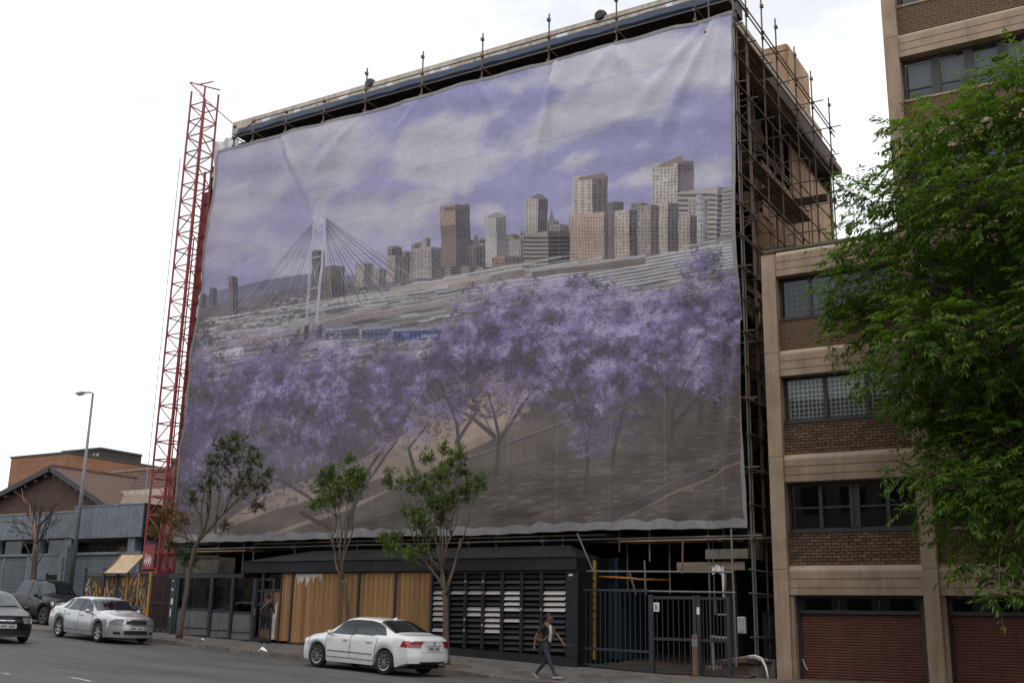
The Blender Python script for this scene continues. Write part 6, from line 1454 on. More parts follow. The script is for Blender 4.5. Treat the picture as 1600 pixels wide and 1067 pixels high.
silver = make_car('silver_car', 'silver saloon car parked at the kerb in front of the dark pickup', 'car', si, M_ps, place(-32.0, 26.1), ang, 0, 'cars parked along the kerb')
silver.matrix_world = Matrix.Translation(place(-31.95, 26.15)) @ Matrix.Rotation(math.atan(SLP+.003), 4, 'Y') @ Matrix.Rotation(ang, 4, 'Z')
pk = dict(hw=.9, nose=2.5, tail=-2.6, sm=.08, top=[(-2.62, 1.1), (-2.58, 1.2), (-2.4, 1.22), (-1.1, 1.22), (-1.02, 1.26), (-.82, 1.7), (-.6, 1.8), (0, 1.84), (.4, 1.8), (.6, 1.74), (1.2, 1.25), (1.35, 1.2), (1.9, 1.15), (2.3, 1.11), (2.46, 1.08), (2.6, 1.04)],
    belt=[(-2.62, 1.08), (-2.3, 1.16), (-1.1, 1.16), (0, 1.14), (1.1, 1.1), (1.6, 1.08), (2.2, 1.04), (2.5, .98)], sill=[(-2.62, .55), (-2.2, .5), (-1.8, .42), (1.8, .42), (2.1, .42), (2.5, .42)], wheels=(1.62, -1.45), R=.39, gap=.075, cabin=(-1.1, 1.2),
    open=[], windows=[(.2, .98, .24, .58, 1.17, 1.7), (-.72, .12, -.62, .16, 1.18, 1.7)], pillars=[(.12, .2, .16, .24, 1.17, 1.7)],
    doors=[(.18, 1.14, .18, 1.12, .5, 1.12), (-.8, .18, -.8, .18, .5, 1.14)], handle=lambda d: (d[0]+.16, 1.03), handle_mat=M_black, ws=(1.16, .52), rw=(-1.03, -.84), seats=(.1, -.6), mirror=(.95, .1), mirror_mat=M_black, zfb=.62, zrb=.6, sweepf=.25, sweepr=.06, flare=.05, tumble=.8, spokes=6, spw=.1, tw=.25, rim=mat('dull_alloy', (.12, .12, .12), None, 5, .5, metal=.5),
    caps=[('headlamp', M_hlamp, 'f', .58, .985, .8, .98, .015, 0), ('headlamp', M_hlamp, 'f', -.58, -.985, .8, .98, .015, 0), ('grille', M_black, 'f', -.54, .54, .76, .97, .012, 0), ('grille_bar', M_chrome, 'f', -.5, .5, .85, .875, .02, 0), ('lower_grille', M_black, 'f', -.6, .6, .5, .64, .012, 0), ('number_plate', M_plate, 'f', -.28, .28, .64, .74, .02, 0), ('tail_lamp', M_tlamp, 'r', .8, .99, .75, 1.1, .01, 0), ('tail_lamp', M_tlamp, 'r', -.8, -.99, .75, 1.1, .01, 0)],
    sidelamps=[('headlamp', M_hlamp, (2.2, 2.5, 2.15, 2.44, .84, .98), .01)], rails=False)
pick = make_car('pickup_truck', 'dark double cab pickup truck with a big front wheel, parked behind the silver car', 'pickup truck', pk, M_pg, Vector((-40.6, 30.6, 0)), 0, 0)
pick.matrix_world = Matrix.Translation((-41.6, 31.0, zpave(-41.6, 31)-.02)) @ Matrix.Rotation(math.atan(.04), 4, 'Y') @ Matrix.Rotation(math.radians(-8), 4, 'Z')
suv = dict(pk); suv.update(nose=2.15, tail=-2.25, top=[(-2.28, 1.0), (-2.24, 1.15), (-2.1, 1.55), (-1.85, 1.72), (-1.0, 1.79), (0, 1.79), (.35, 1.74), (.55, 1.67), (1.12, 1.2), (1.3, 1.15), (1.8, 1.08), (2.0, 1.03), (2.12, 1.0), (2.3, .96)],
    belt=[(-2.28, .98), (-2.1, 1.1), (-1.1, 1.1), (0, 1.08), (1.1, 1.05), (1.6, 1.0), (2.0, .94), (2.2, .9)], sill=[(-2.28, .45), (-1.9, .38), (1.6, .36), (2.2, .36)], wheels=(1.3, -1.3), R=.35, cabin=(-2.1, 1.12), windows=[(.15, .92, .2, .52, 1.1, 1.64), (-.75, .08, -.68, .12, 1.11, 1.66), (-1.85, -.85, -1.65, -.78, 1.13, 1.64)], pillars=[(.07, .15, .11, .19, 1.1, 1.66)],
    doors=[(.1, 1.05, .1, 1.03, .45, 1.06), (-.85, .1, -.85, .1, .45, 1.08)], ws=(1.08, .47), rw=(-2.18, -1.88), seats=(.05, -.8), mirror=(.88, .1), caps=[('headlamp', M_hlamp, 'f', .55, .985, .76, .9, .015, 0), ('headlamp', M_hlamp, 'f', -.55, -.985, .76, .9, .015, 0), ('grille', M_black, 'f', -.5, .5, .72, .88, .012, 0), ('number_plate', M_plate, 'f', -.28, .28, .55, .65, .02, 0)], sidelamps=[], rails=True, mirror_mat=M_black)
sv = make_car('grey_suv', 'dark grey estate car with roof rails behind the black hatchback, at the left edge', 'car', suv, M_pg2, Vector((-46.5, 30.4, 0)), 0, 0)
sv.matrix_world = Matrix.Translation((-47.9, 30.6, zpave(-47.9, 30.6)-.02)) @ Matrix.Rotation(math.atan(.04), 4, 'Y') @ Matrix.Rotation(math.radians(-4), 4, 'Z')
ha = dict(si); ha.update(hw=.86, nose=2.05, tail=-1.95, top=[(-1.97, .95), (-1.94, 1.1), (-1.75, 1.3), (-1.5, 1.42), (-.8, 1.48), (-.2, 1.48), (.15, 1.43), (.35, 1.36), (1.0, 1.02), (1.15, .98), (1.6, .9), (1.9, .84), (2.02, .81), (2.2, .78)], belt=[(-1.97, .93), (-1.7, 1.02), (-.8, .98), (0, .95), (.9, .92), (1.4, .86), (1.85, .78), (2.08, .72)],
    sill=[(-1.97, .34), (-1.6, .22), (1.5, .19), (2.08, .2)], wheels=(1.22, -1.27), R=.31, cabin=(-1.7, 1.0), windows=[(-.05, .76, 0, .32, .97, 1.4), (-.9, -.12, -.8, -.05, .99, 1.4), (-1.4, -.97, -1.3, -.87, 1.02, 1.38)], pillars=[(-.12, -.05, -.05, .0, .97, 1.4)], doors=[(0, .93, 0, .9, .32, .92), (-.9, 0, -.95, 0, .32, .94)], ws=(.96, .26), rw=(-1.9, -1.55),
    caps=[('headlamp', M_hlamp, 'f', .58, .985, .58, .76, .012, -.06), ('headlamp', M_hlamp, 'f', -.58, -.985, .58, .76, .012, -.06), ('grille', M_black, 'f', -.5, .5, .6, .72, .012, 0), ('grille_bar', M_chrome, 'f', -.54, .54, .655, .68, .018, 0), ('number_plate', M_plate, 'f', -.3, .3, .44, .56, .02, 0), ('lower_grille', M_black, 'f', -.8, .8, .24, .38, .012, 0), ('bumper_trim', M_chrome, 'f', -.75, .75, .225, .24, .014, 0)],
    sidelamps=[('headlamp', M_hlamp, (1.75, 2.03, 1.68, 1.98, .6, .76), .01)], badge=('f', .68, .06), strip=None)
blk_ = make_car('black_hatchback', 'black hatchback driving in the lane at the left edge, nose to the right', 'car', ha, M_pb, Vector((-32, 22, 0)), 0, 0)
blk_.matrix_world = Matrix.Translation(place(-32.2, 22.0)) @ Matrix.Rotation(math.atan(SLP), 4, 'Y') @ Matrix.Rotation(math.radians(-18), 4, 'Z')
# ------------------------------------------------------------------ trees
def leaf_mat(name, c1, c2, c3, trans=.35):
    m = bpy.data.materials.new(name); m.use_nodes = True; n = m.node_tree; n.nodes.clear(); N = n.nodes.new; K = n.links.new
    o = N('ShaderNodeOutputMaterial'); g = N('ShaderNodeNewGeometry'); r = N('ShaderNodeValToRGB')
    e = r.color_ramp.elements; e[0].position = 0; e[0].color = (*c1, 1); e[1].position = 1; e[1].color = (*c3, 1); q = e.new(.5); q.color = (*c2, 1)
    t = N('ShaderNodeTexCoord'); nz = N('ShaderNodeTexNoise'); nz.inputs['Scale'].default_value = .9; nz.inputs['Detail'].default_value = 3; K(t.outputs['Object'], nz.inputs['Vector'])
    ad = N('ShaderNodeMath'); ad.operation = 'MULTIPLY_ADD'; ad.inputs[1].default_value = .55; K(g.outputs['Random Per Island'], ad.inputs[0])
    ma = N('ShaderNodeMapRange'); ma.inputs[1].default_value = .3; ma.inputs[2].default_value = .7; ma.inputs[3].default_value = 0; ma.inputs[4].default_value = .45; K(nz.outputs[0], ma.inputs[0]); K(ma.outputs[0], ad.inputs[2]); K(ad.outputs[0], r.inputs[0])
    p = N('ShaderNodeBsdfPrincipled'); p.inputs['Roughness'].default_value = .42; K(r.outputs[0], p.inputs['Base Color'])
    tr = N('ShaderNodeBsdfTranslucent'); v = N('ShaderNodeVectorMath'); v.operation = 'MULTIPLY'; v.inputs[1].default_value = (1.25, 1.35, .5); K(r.outputs[0], v.inputs[0]); K(v.outputs[0], tr.inputs[0])
    mx = N('ShaderNodeMixShader'); mx.inputs[0].default_value = trans; K(p.outputs[0], mx.inputs[1]); K(tr.outputs[0], mx.inputs[2]); K(mx.outputs[0], o.inputs[0])
    MATS[name] = m; return m
M_leaf = leaf_mat('fresh_leaf', (.035, .08, .012), (.085, .155, .018), (.19, .27, .045), .48)
M_leaf1 = leaf_mat('dull_leaf', (.03, .048, .018), (.06, .085, .028), (.13, .15, .048))
M_leaf2 = leaf_mat('young_leaf', (.035, .075, .014), (.09, .15, .022), (.19, .26, .045))
M_leafo = leaf_mat('turning_leaf', (.1, .06, .02), (.2, .1, .025), (.1, .09, .03))
class Leaves:
    def __init__(s): s.v = []; s.f = []
    def leaf(s, p, d, up, l, w):
        d = d.normalized(); sd = d.cross(up)
        if sd.length < 1e-4: sd = d.orthogonal()
        sd = sd.normalized(); n = sd.cross(d)
        b = len(s.v); m = p+d*(l*.45)-n*(w*.25); t = p+d*l-n*(l*.18)
        s.v += [p, m+sd*w*.5+n*w*.22, t, m-sd*w*.5+n*w*.22, m]; s.f += [(b, b+1, b+4), (b+1, b+2, b+4), (b+2, b+3, b+4), (b+3, b, b+4)]
    def spray(s, p, d, l, n, ll, lw, droop=.5):
        d = d.normalized(); q = Vector(p); st = l/n; up = Vector((0, 0, 1))
        for k in range(n):
            d = (d+Vector((random.uniform(-.12, .12), random.uniform(-.12, .12), -droop*.14))).normalized(); q = q+d*st
            sd = d.cross(up).normalized() if abs(d.z) < .98 else Vector((1, 0, 0))
            for sg in (-1, 1):
                e = d*random.uniform(.4, .7)+sd*sg*random.uniform(.6, 1)+Vector((0, 0, random.uniform(-.45, .1)))
                s.leaf(q, e, up+Vector((random.uniform(-.5, .5), random.uniform(-.5, .5), 0)), ll*random.uniform(.7, 1.15), lw*random.uniform(.8, 1.2))
        s.leaf(q, d, up, ll, lw)
    def tuft(s, p, d, n, ll, lw):
        d = d.normalized()
        for k in range(n):
            e = d*.5+Vector((random.gauss(0, .6), random.gauss(0, .6), random.gauss(-.1, .45))); s.leaf(p+Vector((random.uniform(-.04, .04), random.uniform(-.04, .04), random.uniform(-.05, .05))), e, Vector((random.uniform(-.4, .4), random.uniform(-.4, .4), 1)), ll*random.uniform(.6, 1.2), lw*random.uniform(.8, 1.2))
    def build(s, nm, m, parent, kind=None):
        o = MB(); o.v = s.v; o.f = s.f; o.mi = [0]*len(s.f); r_ = o.build(nm, m, parent)
        if kind: r_['kind'] = kind
        return r_
def rv(s=1.): return Vector((random.gauss(0, s), random.gauss(0, s), random.gauss(0, s)))
def limb(mb, a, b, r0, r1, wob=.08, n=7, arc=.0):
    a, b = Vector(a), Vector(b); L_ = (b-a).length; pts = []; o1, o2 = rv(wob*L_), rv(wob*L_)
    for k in range(n+1):
        t = k/n; pts.append(a.lerp(b, t)+o1*math.sin(PI*t)*.7+o2*math.sin(2*PI*t)*.4+Vector((0, 0, arc*L_*math.sin(PI*t))))
    mb.path(pts, [r0+(r1-r0)*k/n for k in range(n+1)], 7); return pts
random.seed(31)
# the big leafy tree at the right edge
bx, by = -2.1, 28.3; bz = zpave(bx, by)
big = thing('leafy_tree', 'large bright green leafy tree in front of the brown brick building, at the right edge', 'tree', (bx, by, bz))
tb = MB(); fork = Vector((bx+.1, by, bz+4.2)); limb(tb, (bx, by, bz-.05), fork, .27, .2, .02); tb.build('trunk', M_bark, big, smooth=True)
CL = [(1440, 215, 40), (1490, 195, 45), (1540, 165, 45), (1590, 118, 40), (1600, 200, 60), (1540, 240, 60), (1470, 262, 52), (1420, 285, 40), (1412, 240, 26), (1352, 312, 26), (1378, 350, 42), (1440, 350, 65), (1520, 330, 70), (1590, 320, 70), (1322, 402, 30), (1372, 430, 55), (1302, 462, 28), (1440, 440, 70),
      (1520, 430, 70), (1590, 430, 70), (1332, 490, 38), (1312, 528, 22), (1382, 505, 48), (1450, 530, 60), (1530, 530, 70), (1600, 530, 60), (1418, 585, 36), (1460, 620, 56), (1412, 622, 28), (1358, 592, 16), (1530, 620, 70), (1600, 620, 70), (1478, 690, 48), (1545, 705, 70), (1600, 720, 70), (1505, 765, 45), (1560, 795, 55), (1600, 815, 60),
      (1448, 742, 20), (1408, 738, 14), (1428, 800, 14), (1485, 825, 26), (1535, 872, 26), (1590, 880, 36), (1562, 932, 14), (1505, 893, 14), (1345, 560, 14), (1396, 196, 16), (1330, 288, 14), (1690, 200, 70), (1690, 330, 90), (1700, 480, 90), (1700, 620, 90), (1690, 760, 80), (1740, 420, 90), (1660, 120, 60)]
LV = Leaves(); bb = MB(); bl = 0
hubs = [fork+Vector((-1.2, .1, 1.6)), fork+Vector((.2, .3, 3.2)), fork+Vector((-1.1, -.3, 4.6)), fork+Vector((-.5, .4, 7.2)), fork+Vector((.8, -.2, 5.6)), fork+Vector((-.6, -.3, .6))]
prev = fork
for h in hubs: limb(bb, fork, h, .12, .06, .05)
for (px, py, r_) in CL:
    Y = by+random.uniform(-1.7, 1.5); c = W(px, py, Y); R_ = r_/57.
    h = min(hubs, key=lambda q: (q-c).length); limb(bb, h, c, .045, .012, .06, 7, .06)
    n = int(6+R_*R_*108)
    for k in range(n):
        o_ = rv(1).normalized()*R_*random.random()**.45; o_.y *= 1.25; p = c+o_
        d = Vector((o_.x, o_.y*.8, o_.z*.4))+Vector((-.25, -.2, .1))*R_+rv(.25)
        if k % 4 == 0: bb.path([c+o_*.2, c+o_*.6+Vector((0, 0, .05)), p], [.012, .008, .004], 4)
        LV.spray(p, d, random.uniform(.3, .6), random.randint(4, 6), .2, .068, .9)
bb.build('branches', M_bark, big, smooth=True); LV.build('crown', M_leaf, big)
print('leaves', len(LV.f)//4)
# the three slim street trees at the kerb
def street_tree(lab, base, stems, clumps, Y, lm, ll, lw, dens, orange=(), trunk_r=.1, cat='tree', nm='street_tree', grp='street trees planted along the kerb'):
    b0 = W(*base, Y); z0 = zpave(b0.x, Y); b0 = Vector((b0.x, Y, z0))
    t = thing(nm, lab, cat, b0, 0, grp); soil(b0.x, Y, .75)
    tr = MB(); f0 = W(*stems[0], Y); pts = [b0-Vector((0, 0, .04))]+[W(*q, Y) for q in stems]; n = len(pts)
    fine = []
    for a, c in zip(pts, pts[1:]):
        for q in range(4): fine.append(a.lerp(c, q/4)+rv(.008))
    fine.append(pts[-1]); tr.path(fine, [trunk_r*(1.35 if k == 0 else 1.12 if k == 1 else 1-.4*k/len(fine)) for k in range(len(fine))], 9); tr.build('trunk', M_bark, t, smooth=True)
    br = MB(); L1 = Leaves(); L2 = Leaves(); top = pts[-1]
    cs = [W(px, py, Y+random.uniform(-.6, .6)) for px, py, r_ in clumps]
    groups = {}
    for i, c in enumerate(cs):                        # limbs carry the clumps that lie the same way
        groups.setdefault(min(4, int((c.x-top.x+1.8)/.75)), []).append(i)
    for g_ in groups.values():
        m_ = sum((cs[i] for i in g_), Vector())/len(g_); f1 = top.lerp(m_, .5)+Vector((0, 0, -.1)); lp_ = limb(br, top-Vector((0, 0, random.uniform(0, .25))), f1, trunk_r*.5, trunk_r*.27, .05, 7, -.03)
        for i in g_:
            c = cs[i]; R_ = clumps[i][2]/43.; st = lp_[random.choice((4, 5, 7))]
            limb(br, st, c, trunk_r*.2, .007, .06, 7, .04); Lx = L2 if i in orange else L1
            for k in range(int(dens*(5+R_*R_*105))):
                o_ = rv(1).normalized()*R_*1.08*random.random()**.5; p = c+o_
                if k % 3 == 0: br.path([c+o_*.1, p], [.006, .003], 4)
                Lx.tuft(p, Vector((o_.x, o_.y, abs(o_.z)*.6+.1)), random.randint(7, 11), ll, lw)
    br.build('branches', M_bark, t, smooth=True); L1.build('crown', lm, t)
    if L2.v: L2.build('turning_foliage', M_leafo, t)
    return t
street_tree('leaning street tree with sparse dull green and orange leaves, nearest the red mast', (279, 998), [(287, 950), (296, 890), (305, 855), (312, 838)], [(370, 700, 22), (350, 722, 24), (396, 716, 18), (330, 752, 18), (302, 775, 18), (376, 758, 22), (344, 690, 14), (408, 758, 16), (404, 790, 12), (266, 800, 16), (282, 815, 18), (250, 806, 13), (292, 866, 15), (266, 850, 12), (352, 820, 9), (332, 724, 14), (364, 682, 10), (420, 742, 8), (300, 880, 14), (242, 830, 10), (386, 736, 14)], 28.0, M_leaf1, .135, .042, 2.3, (9, 11, 19, 10))
street_tree('street tree with a bushy green top, standing between the white car and the timber bays', (546, 1020), [(545, 985), (541, 930), (537, 905)], [(505, 758, 17), (530, 745, 20), (553, 738, 17), (500, 785, 11), (520, 778, 17), (545, 768, 17), (488, 790, 8), (562, 757, 10), (546, 716, 8), (512, 742, 12), (566, 742, 9), (528, 765, 14)], 28.0, M_leaf2, .14, .038, 2.9, (), .085)
street_tree('street tree with spread leafy tufts, its trunk beside the tail of the white car', (697, 1045), [(697, 1000), (696, 940), (694, 922)], [(610, 748, 15), (640, 752, 17), (665, 760, 20), (690, 745, 19), (702, 722, 14), (716, 708, 13), (670, 714, 11), (682, 785, 20), (706, 778, 18), (730, 768, 14), (746, 752, 14), (642, 800, 12), (656, 820, 15), (672, 830, 13), (622, 835, 9), (612, 858, 12), (640, 868, 13), (664, 860, 8), (690, 812, 10), (694, 702, 9), (722, 738, 10), (600, 838, 8)], 27.9, M_leaf2, .14, .038, 2.9, (), .105)
# the bare tree on the left
def bare():
    Y = 31.9; b0 = W(48, 930, Y); b0 = Vector((b0.x, Y, zpave(b0.x, Y))); t = thing('bare_tree', 'small bare tree with a dead orange limb, standing before the grey shutters', 'tree', b0)
    tr = MB(); f = W(57, 850, Y); limb(tr, b0, f, .16, .11, .02); tr.build('trunk', M_bark, t, smooth=True); br = MB(); dd = MB()
    def grow(p, d, l, r_, n):
        e = p+d*l; limb(br, p, e, r_, r_*.6, .04, 4)
        if n:
            for _ in range(3 if n > 1 else 4): grow(e-d*l*random.uniform(0, .5), (d+rv(.42)+Vector((0, 0, .12))).normalized(), l*random.uniform(.6, .85), r_*.55, n-1)
    for tgt in ((45, 800), (62, 805), (75, 812), (82, 822), (38, 822), (66, 790)): q = W(*tgt, Y+random.uniform(-.3, .3)); grow(f, (q-f).normalized(), (q-f).length*.62, .05, 3)
    limb(dd, f, W(46, 788, Y), .05, .03, .03); limb(dd, W(46, 788, Y), W(33, 762, Y), .03, .01, .06); limb(dd, W(44, 782, Y), W(25, 770, Y), .015, .006, .06); limb(br, W(53, 880, Y), W(38, 850, Y), .035, .02, .05); limb(br, W(38, 850, Y), W(34, 835, Y), .02, .008, .05); limb(br, W(53, 885, Y), W(82, 855, Y), .03, .01, .05)
    br.build('branches', mat('dead_twig', (.09, .07, .06), (.06, .045, .04), 6, .9), t, smooth=True); dd.build('dead_limb', mat('stripped_wood', (.32, .16, .09), (.2, .11, .07), 6, .85), t, smooth=True)
    lv = Leaves()
    for k in range(16): lv.tuft(W(36+random.uniform(-4, 4), 846+random.uniform(-8, 8), Y), rv(1), 4, .1, .03)
    lv.build('dry_leaves', M_leafo, t)
bare()
# climbing sprigs beside the glazed shop block, litter and leaves by the kerb
sp = thing('potted_shrub', 'small dry shrub growing on the wall top above the tan awning', 'shrub', W(190, 862, 32.2)); lv = Leaves()
for k in range(26): lv.tuft(W(190+random.gauss(0, 3), 860+random.gauss(0, 4), 32.2), rv(1), 5, .12, .03)
lv.build('foliage', M_leafo, sp)
st = MB(); st.tube(W(190, 866, 32.2), W(190, 854, 32.2), .015, 5); st.build('stem', M_bark, sp)
lit = MB()
for k in range(240):
    X = random.uniform(-34, -12); Y = random.choice((random.gauss(27.0, .14), random.gauss(27.5, .3), random.uniform(27.5, 29.8))); z = (zroad(X) if Y < 27.18 else zpave(X, max(Y, 27.4)))+.008
    a = random.uniform(0, PI); l = random.uniform(.03, .08); c, s_ = math.cos(a)*l, math.sin(a)*l
    if 27.18 <= Y < 27.4: continue
    lit.add([(X-c, Y-s_, z), (X+s_*.4, Y-c*.4, z+.01), (X+c, Y+s_, z), (X-s_*.4, Y+c*.4, z+.006)], [(0, 1, 2, 3)])
o = lit.build('litter', [mat('dry_leaf_litter', (.2, .13, .06), (.1, .06, .03), 40, .9)]); o['kind'] = 'stuff'
for k, (px, py, lab) in enumerate(((409, 1019, 'scrap of white paper lying in the gutter left of the white car'), (316, 998, 'white paper scrap lying by the foot of the leaning tree'))):
    p = rp(px, py) if k == 0 else Vector((W(px, py, 28.4).x, 28.4, zpave(W(px, py, 28.4).x, 28.4)))
    b = MB(); b.add([p+Vector((-.09, 0, .01)), p+Vector((.02, -.05, .05)), p+Vector((.1, .02, .012)), p+Vector((0, .07, .06)), p+Vector((.0, .0, .09))], [(0, 1, 4), (1, 2, 4), (2, 3, 4), (3, 0, 4)]); o = b.build('paper_scrap', M_paper); tag(o, lab, 'litter')
# ------------------------------------------------------------------ people
M_skin = mat('brown_skin', (.2, .1, .062), (.16, .08, .05), 6, .5)
M_skin2 = mat('dark_skin', (.12, .062, .042), (.095, .05, .034), 6, .5)
M_hair = mat('black_hair', (.008, .007, .007), None, 20, .6)
M_tee = mat('black_tee', (.012, .012, .013), (.02, .02, .021), 5, .9, .3, 20)
M_jean = mat('dark_denim', (.022, .03, .045), (.038, .048, .068), 5, .9, .3, 30)
M_shoe = mat('canvas_shoe', (.2, .18, .16), (.12, .11, .1), 6, .8); M_sole = mat('shoe_sole', (.55, .53, .5), None, 5, .7)
M_shirt = mat('pale_shirt', (.62, .62, .68), (.5, .5, .56), 5, .85, .3, 12)
M_bag = mat('tan_bag', (.3, .2, .11), (.2, .13, .07), 5, .85, .3, 20)
M_jack = mat('blue_jacket', (.045, .075, .15), (.07, .1, .18), 4, .85, .3, 15)
M_short = mat('navy_shorts', (.01, .012, .02), None, 4, .9)
def person(label, J, zones, mats, loc, rotz, group=None, hair=M_hair):
    root = thing('person', label, 'person', loc, rotz, group)
    V, E, Rr = [], [], []; ix = {}
    def v_(n, p, rx, ry=None): ix[n] = len(V); V.append(p); Rr.append((rx, ry or rx))
    def e_(*ns):
        for a, b in zip(ns, ns[1:]): E.append((ix[a], ix[b]))
    g = lambda n: Vector(J[n])
    v_('pelvis', g('pelvis'), .125, .15); v_('waist', g('pelvis').lerp(g('chest'), .45), .105, .14); v_('chest', g('chest'), .115, .17); v_('upper', g('chest').lerp(g('neck'), .6), .09, .15); v_('neck', g('neck'), .052); v_('jaw', g('neck').lerp(g('head'), .5), .062, .058)
    v_('head', g('head'), .088, .076); v_('crown', g('head')+(g('head')-g('neck')).normalized()*.085, .07, .062)
    e_('pelvis', 'waist', 'chest', 'upper', 'neck', 'jaw', 'head', 'crown')
    for s in 'lr':
        v_('sh'+s, g('sh'+s), .06); v_('el'+s, g('el'+s), .04); v_('fo'+s, g('el'+s).lerp(g('wr'+s), .35), .038); v_('wr'+s, g('wr'+s), .025); v_('pa'+s, g('wr'+s)+(g('wr'+s)-g('el'+s)).normalized()*.06, .03, .022); e_('upper', 'sh'+s, 'el'+s, 'fo'+s, 'wr'+s, 'pa'+s)
        d = (g('wr'+s)-g('el'+s)).normalized(); fw = Vector((1, 0, 0)); sd = (fw-d*fw.dot(d)).normalized()
        for k, (o_, ln) in enumerate(((-.027, .07), (-.009, .082), (.009, .078), (.027, .062))):
            a = V[ix['pa'+s]]+d*.025+sd*o_; b = a+d*ln*.55; c = b+d*ln*.3+Vector((0, (.03 if s == 'r' else -.03), 0)); v_('f%d'%k+s, a, .0095); v_('g%d'%k+s, b, .0085); v_('h%d'%k+s, c, .007); e_('pa'+s, 'f%d'%k+s, 'g%d'%k+s, 'h%d'%k+s)
        t0 = V[ix['pa'+s]]+sd*.03; t1 = t0+d*.03+sd*.02; v_('t0'+s, t0, .011); v_('t1'+s, t1, .009); e_('pa'+s, 't0'+s, 't1'+s)
        v_('hi'+s, g('hi'+s), .098, .09); v_('th'+s, g('hi'+s).lerp(g('kn'+s), .5), .082); v_('kn'+s, g('kn'+s), .06); v_('ca'+s, g('kn'+s).lerp(g('an'+s), .35), .058); v_('an'+s, g('an'+s), .042); v_('to'+s, g('to'+s), .038, .03); e_('pelvis', 'hi'+s, 'th'+s, 'kn'+s, 'ca'+s, 'an'+s, 'to'+s)
    me = bpy.data.meshes.new('body'); me.from_pydata(V, E, []); o = bpy.data.objects.new('body', me); COL.objects.link(o)
    sk = o.modifiers.new('skin', 'SKIN'); sk.use_smooth_shade = True
    for d_, r_ in zip(me.skin_vertices[0].data, Rr): d_.radius = r_
    me.skin_vertices[0].data[0].use_root = True
    sb = o.modifiers.new('sub', 'SUBSURF'); sb.levels = sb.render_levels = 2
    dg = bpy.context.evaluated_depsgraph_get(); nm_ = bpy.data.meshes.new_from_object(o.evaluated_get(dg)); bpy.data.objects.remove(o)
    nm_.materials.clear()
    for m in mats: nm_.materials.append(m)
    for p in nm_.polygons: p.material_index = zones(p.center); p.use_smooth = True
    b = link(bpy.data.objects.new('body', nm_)); b.parent = root
    hd = g('head')
    hb = MB(); n = 12; vv = []
    for i in range(7):
        a = -.25+i/6*(PI/2+.25)
        for k in range(n):
            t = 2*PI*k/n; fr = .25 if math.cos(t) > .35 and a < .42 else 0; a2 = max(a, .45) if math.cos(t) > .45 else a
            rr_ = (.108 if math.cos(t) < .3 else .096)+.005*math.sin(5*t+i); vv.append(hd+Vector((math.cos(t)*math.cos(a2)*rr_*1.02-.012, math.sin(t)*math.cos(a2)*rr_*.88, .03+math.sin(a2)*rr_*1.12)))
    hb.add(vv, [(i*n+k, i*n+(k+1) % n, (i+1)*n+(k+1) % n, (i+1)*n+k) for i in range(6) for k in range(n)]); hb.build('hair', hair, root, local=True, smooth=True)
    fc = MB(); x = hd.x+.083
    fc.hexa([(x-.02, hd.y-.016, hd.z-.03), (x+.022, hd.y-.01, hd.z-.03), (x+.022, hd.y+.01, hd.z-.03), (x-.02, hd.y+.016, hd.z-.03), (x-.02, hd.y-.008, hd.z+.02), (x+.003, hd.y-.005, hd.z+.02), (x+.003, hd.y+.005, hd.z+.02), (x-.02, hd.y+.008, hd.z+.02)]); fc.build('nose', mats[0], root, local=True)
    for s in (-1, 1):
        ey = MB(); ey.box(x-.012, x-.002, hd.y+s*.032-.012, hd.y+s*.032+.012, hd.z+.012, hd.z+.022); ey.build('eye', M_hair, root, local=True)
        er = MB(); er.box(hd.x-.02, hd.x+.015, hd.y+s*.082-.008, hd.y+s*.082+.008, hd.z-.035, hd.z+.025); er.build('ear', mats[0], root, local=True)
    mo = MB(); mo.box(x-.016, x-.004, hd.y-.022, hd.y+.022, hd.z-.056, hd.z-.048); mo.build('mouth', M_rust, root, local=True)
    return root
def shoes(root, J, m=M_shoe, sole=True):
    for s in 'lr':
        a, t = Vector(J['an'+s]), Vector(J['to'+s]); d = (t-a); d.z = d.z; d.normalize(); sd = Vector((0, 1, 0)); up = d.cross(sd)*-1
        if up.z < 0: up = -up
        h = a-d*.07-up*.055; b = MB(); L_ = .28
        b.hexa([h-sd*.035, h+d*L_-sd*.03, h+d*L_+sd*.03, h+sd*.035, h-sd*.032+up*.1, h+d*L_*.95-sd*.025+up*.045, h+d*L_*.95+sd*.025+up*.045, h+sd*.032+up*.1]); o = b.build('shoe', m, root, local=True, fix=True)
        if sole:
            b = MB(); b.hexa([h-sd*.042-up*.022, h+d*(L_+.01)-sd*.038-up*.022, h+d*(L_+.01)+sd*.038-up*.022, h+sd*.042-up*.022, h-sd*.042+up*.004, h+d*(L_+.01)-sd*.038+up*.004, h+d*(L_+.01)+sd*.038+up*.004, h+sd*.042+up*.004]); b.build('sole', M_sole, o, local=True, fix=True)
JW = dict(pelvis=(0, 0, .93), chest=(.03, 0, 1.25), neck=(.06, 0, 1.47), head=(.1, 0, 1.62), shr=(.0, -.18, 1.4), shl=(.06, .18, 1.4), elr=(-.2, -.23, 1.13), wrr=(-.24, -.24, .89), ell=(.24, .22, 1.15), wrl=(.4, .2, .98),
          hir=(0, -.085, .87), hil=(0, .085, .87), knr=(.16, -.09, .48), anr=(.33, -.09, .11), tor=(.47, -.09, .12), knl=(-.06, .09, .47), anl=(-.36, .09, .14), tol=(-.25, .09, .05))
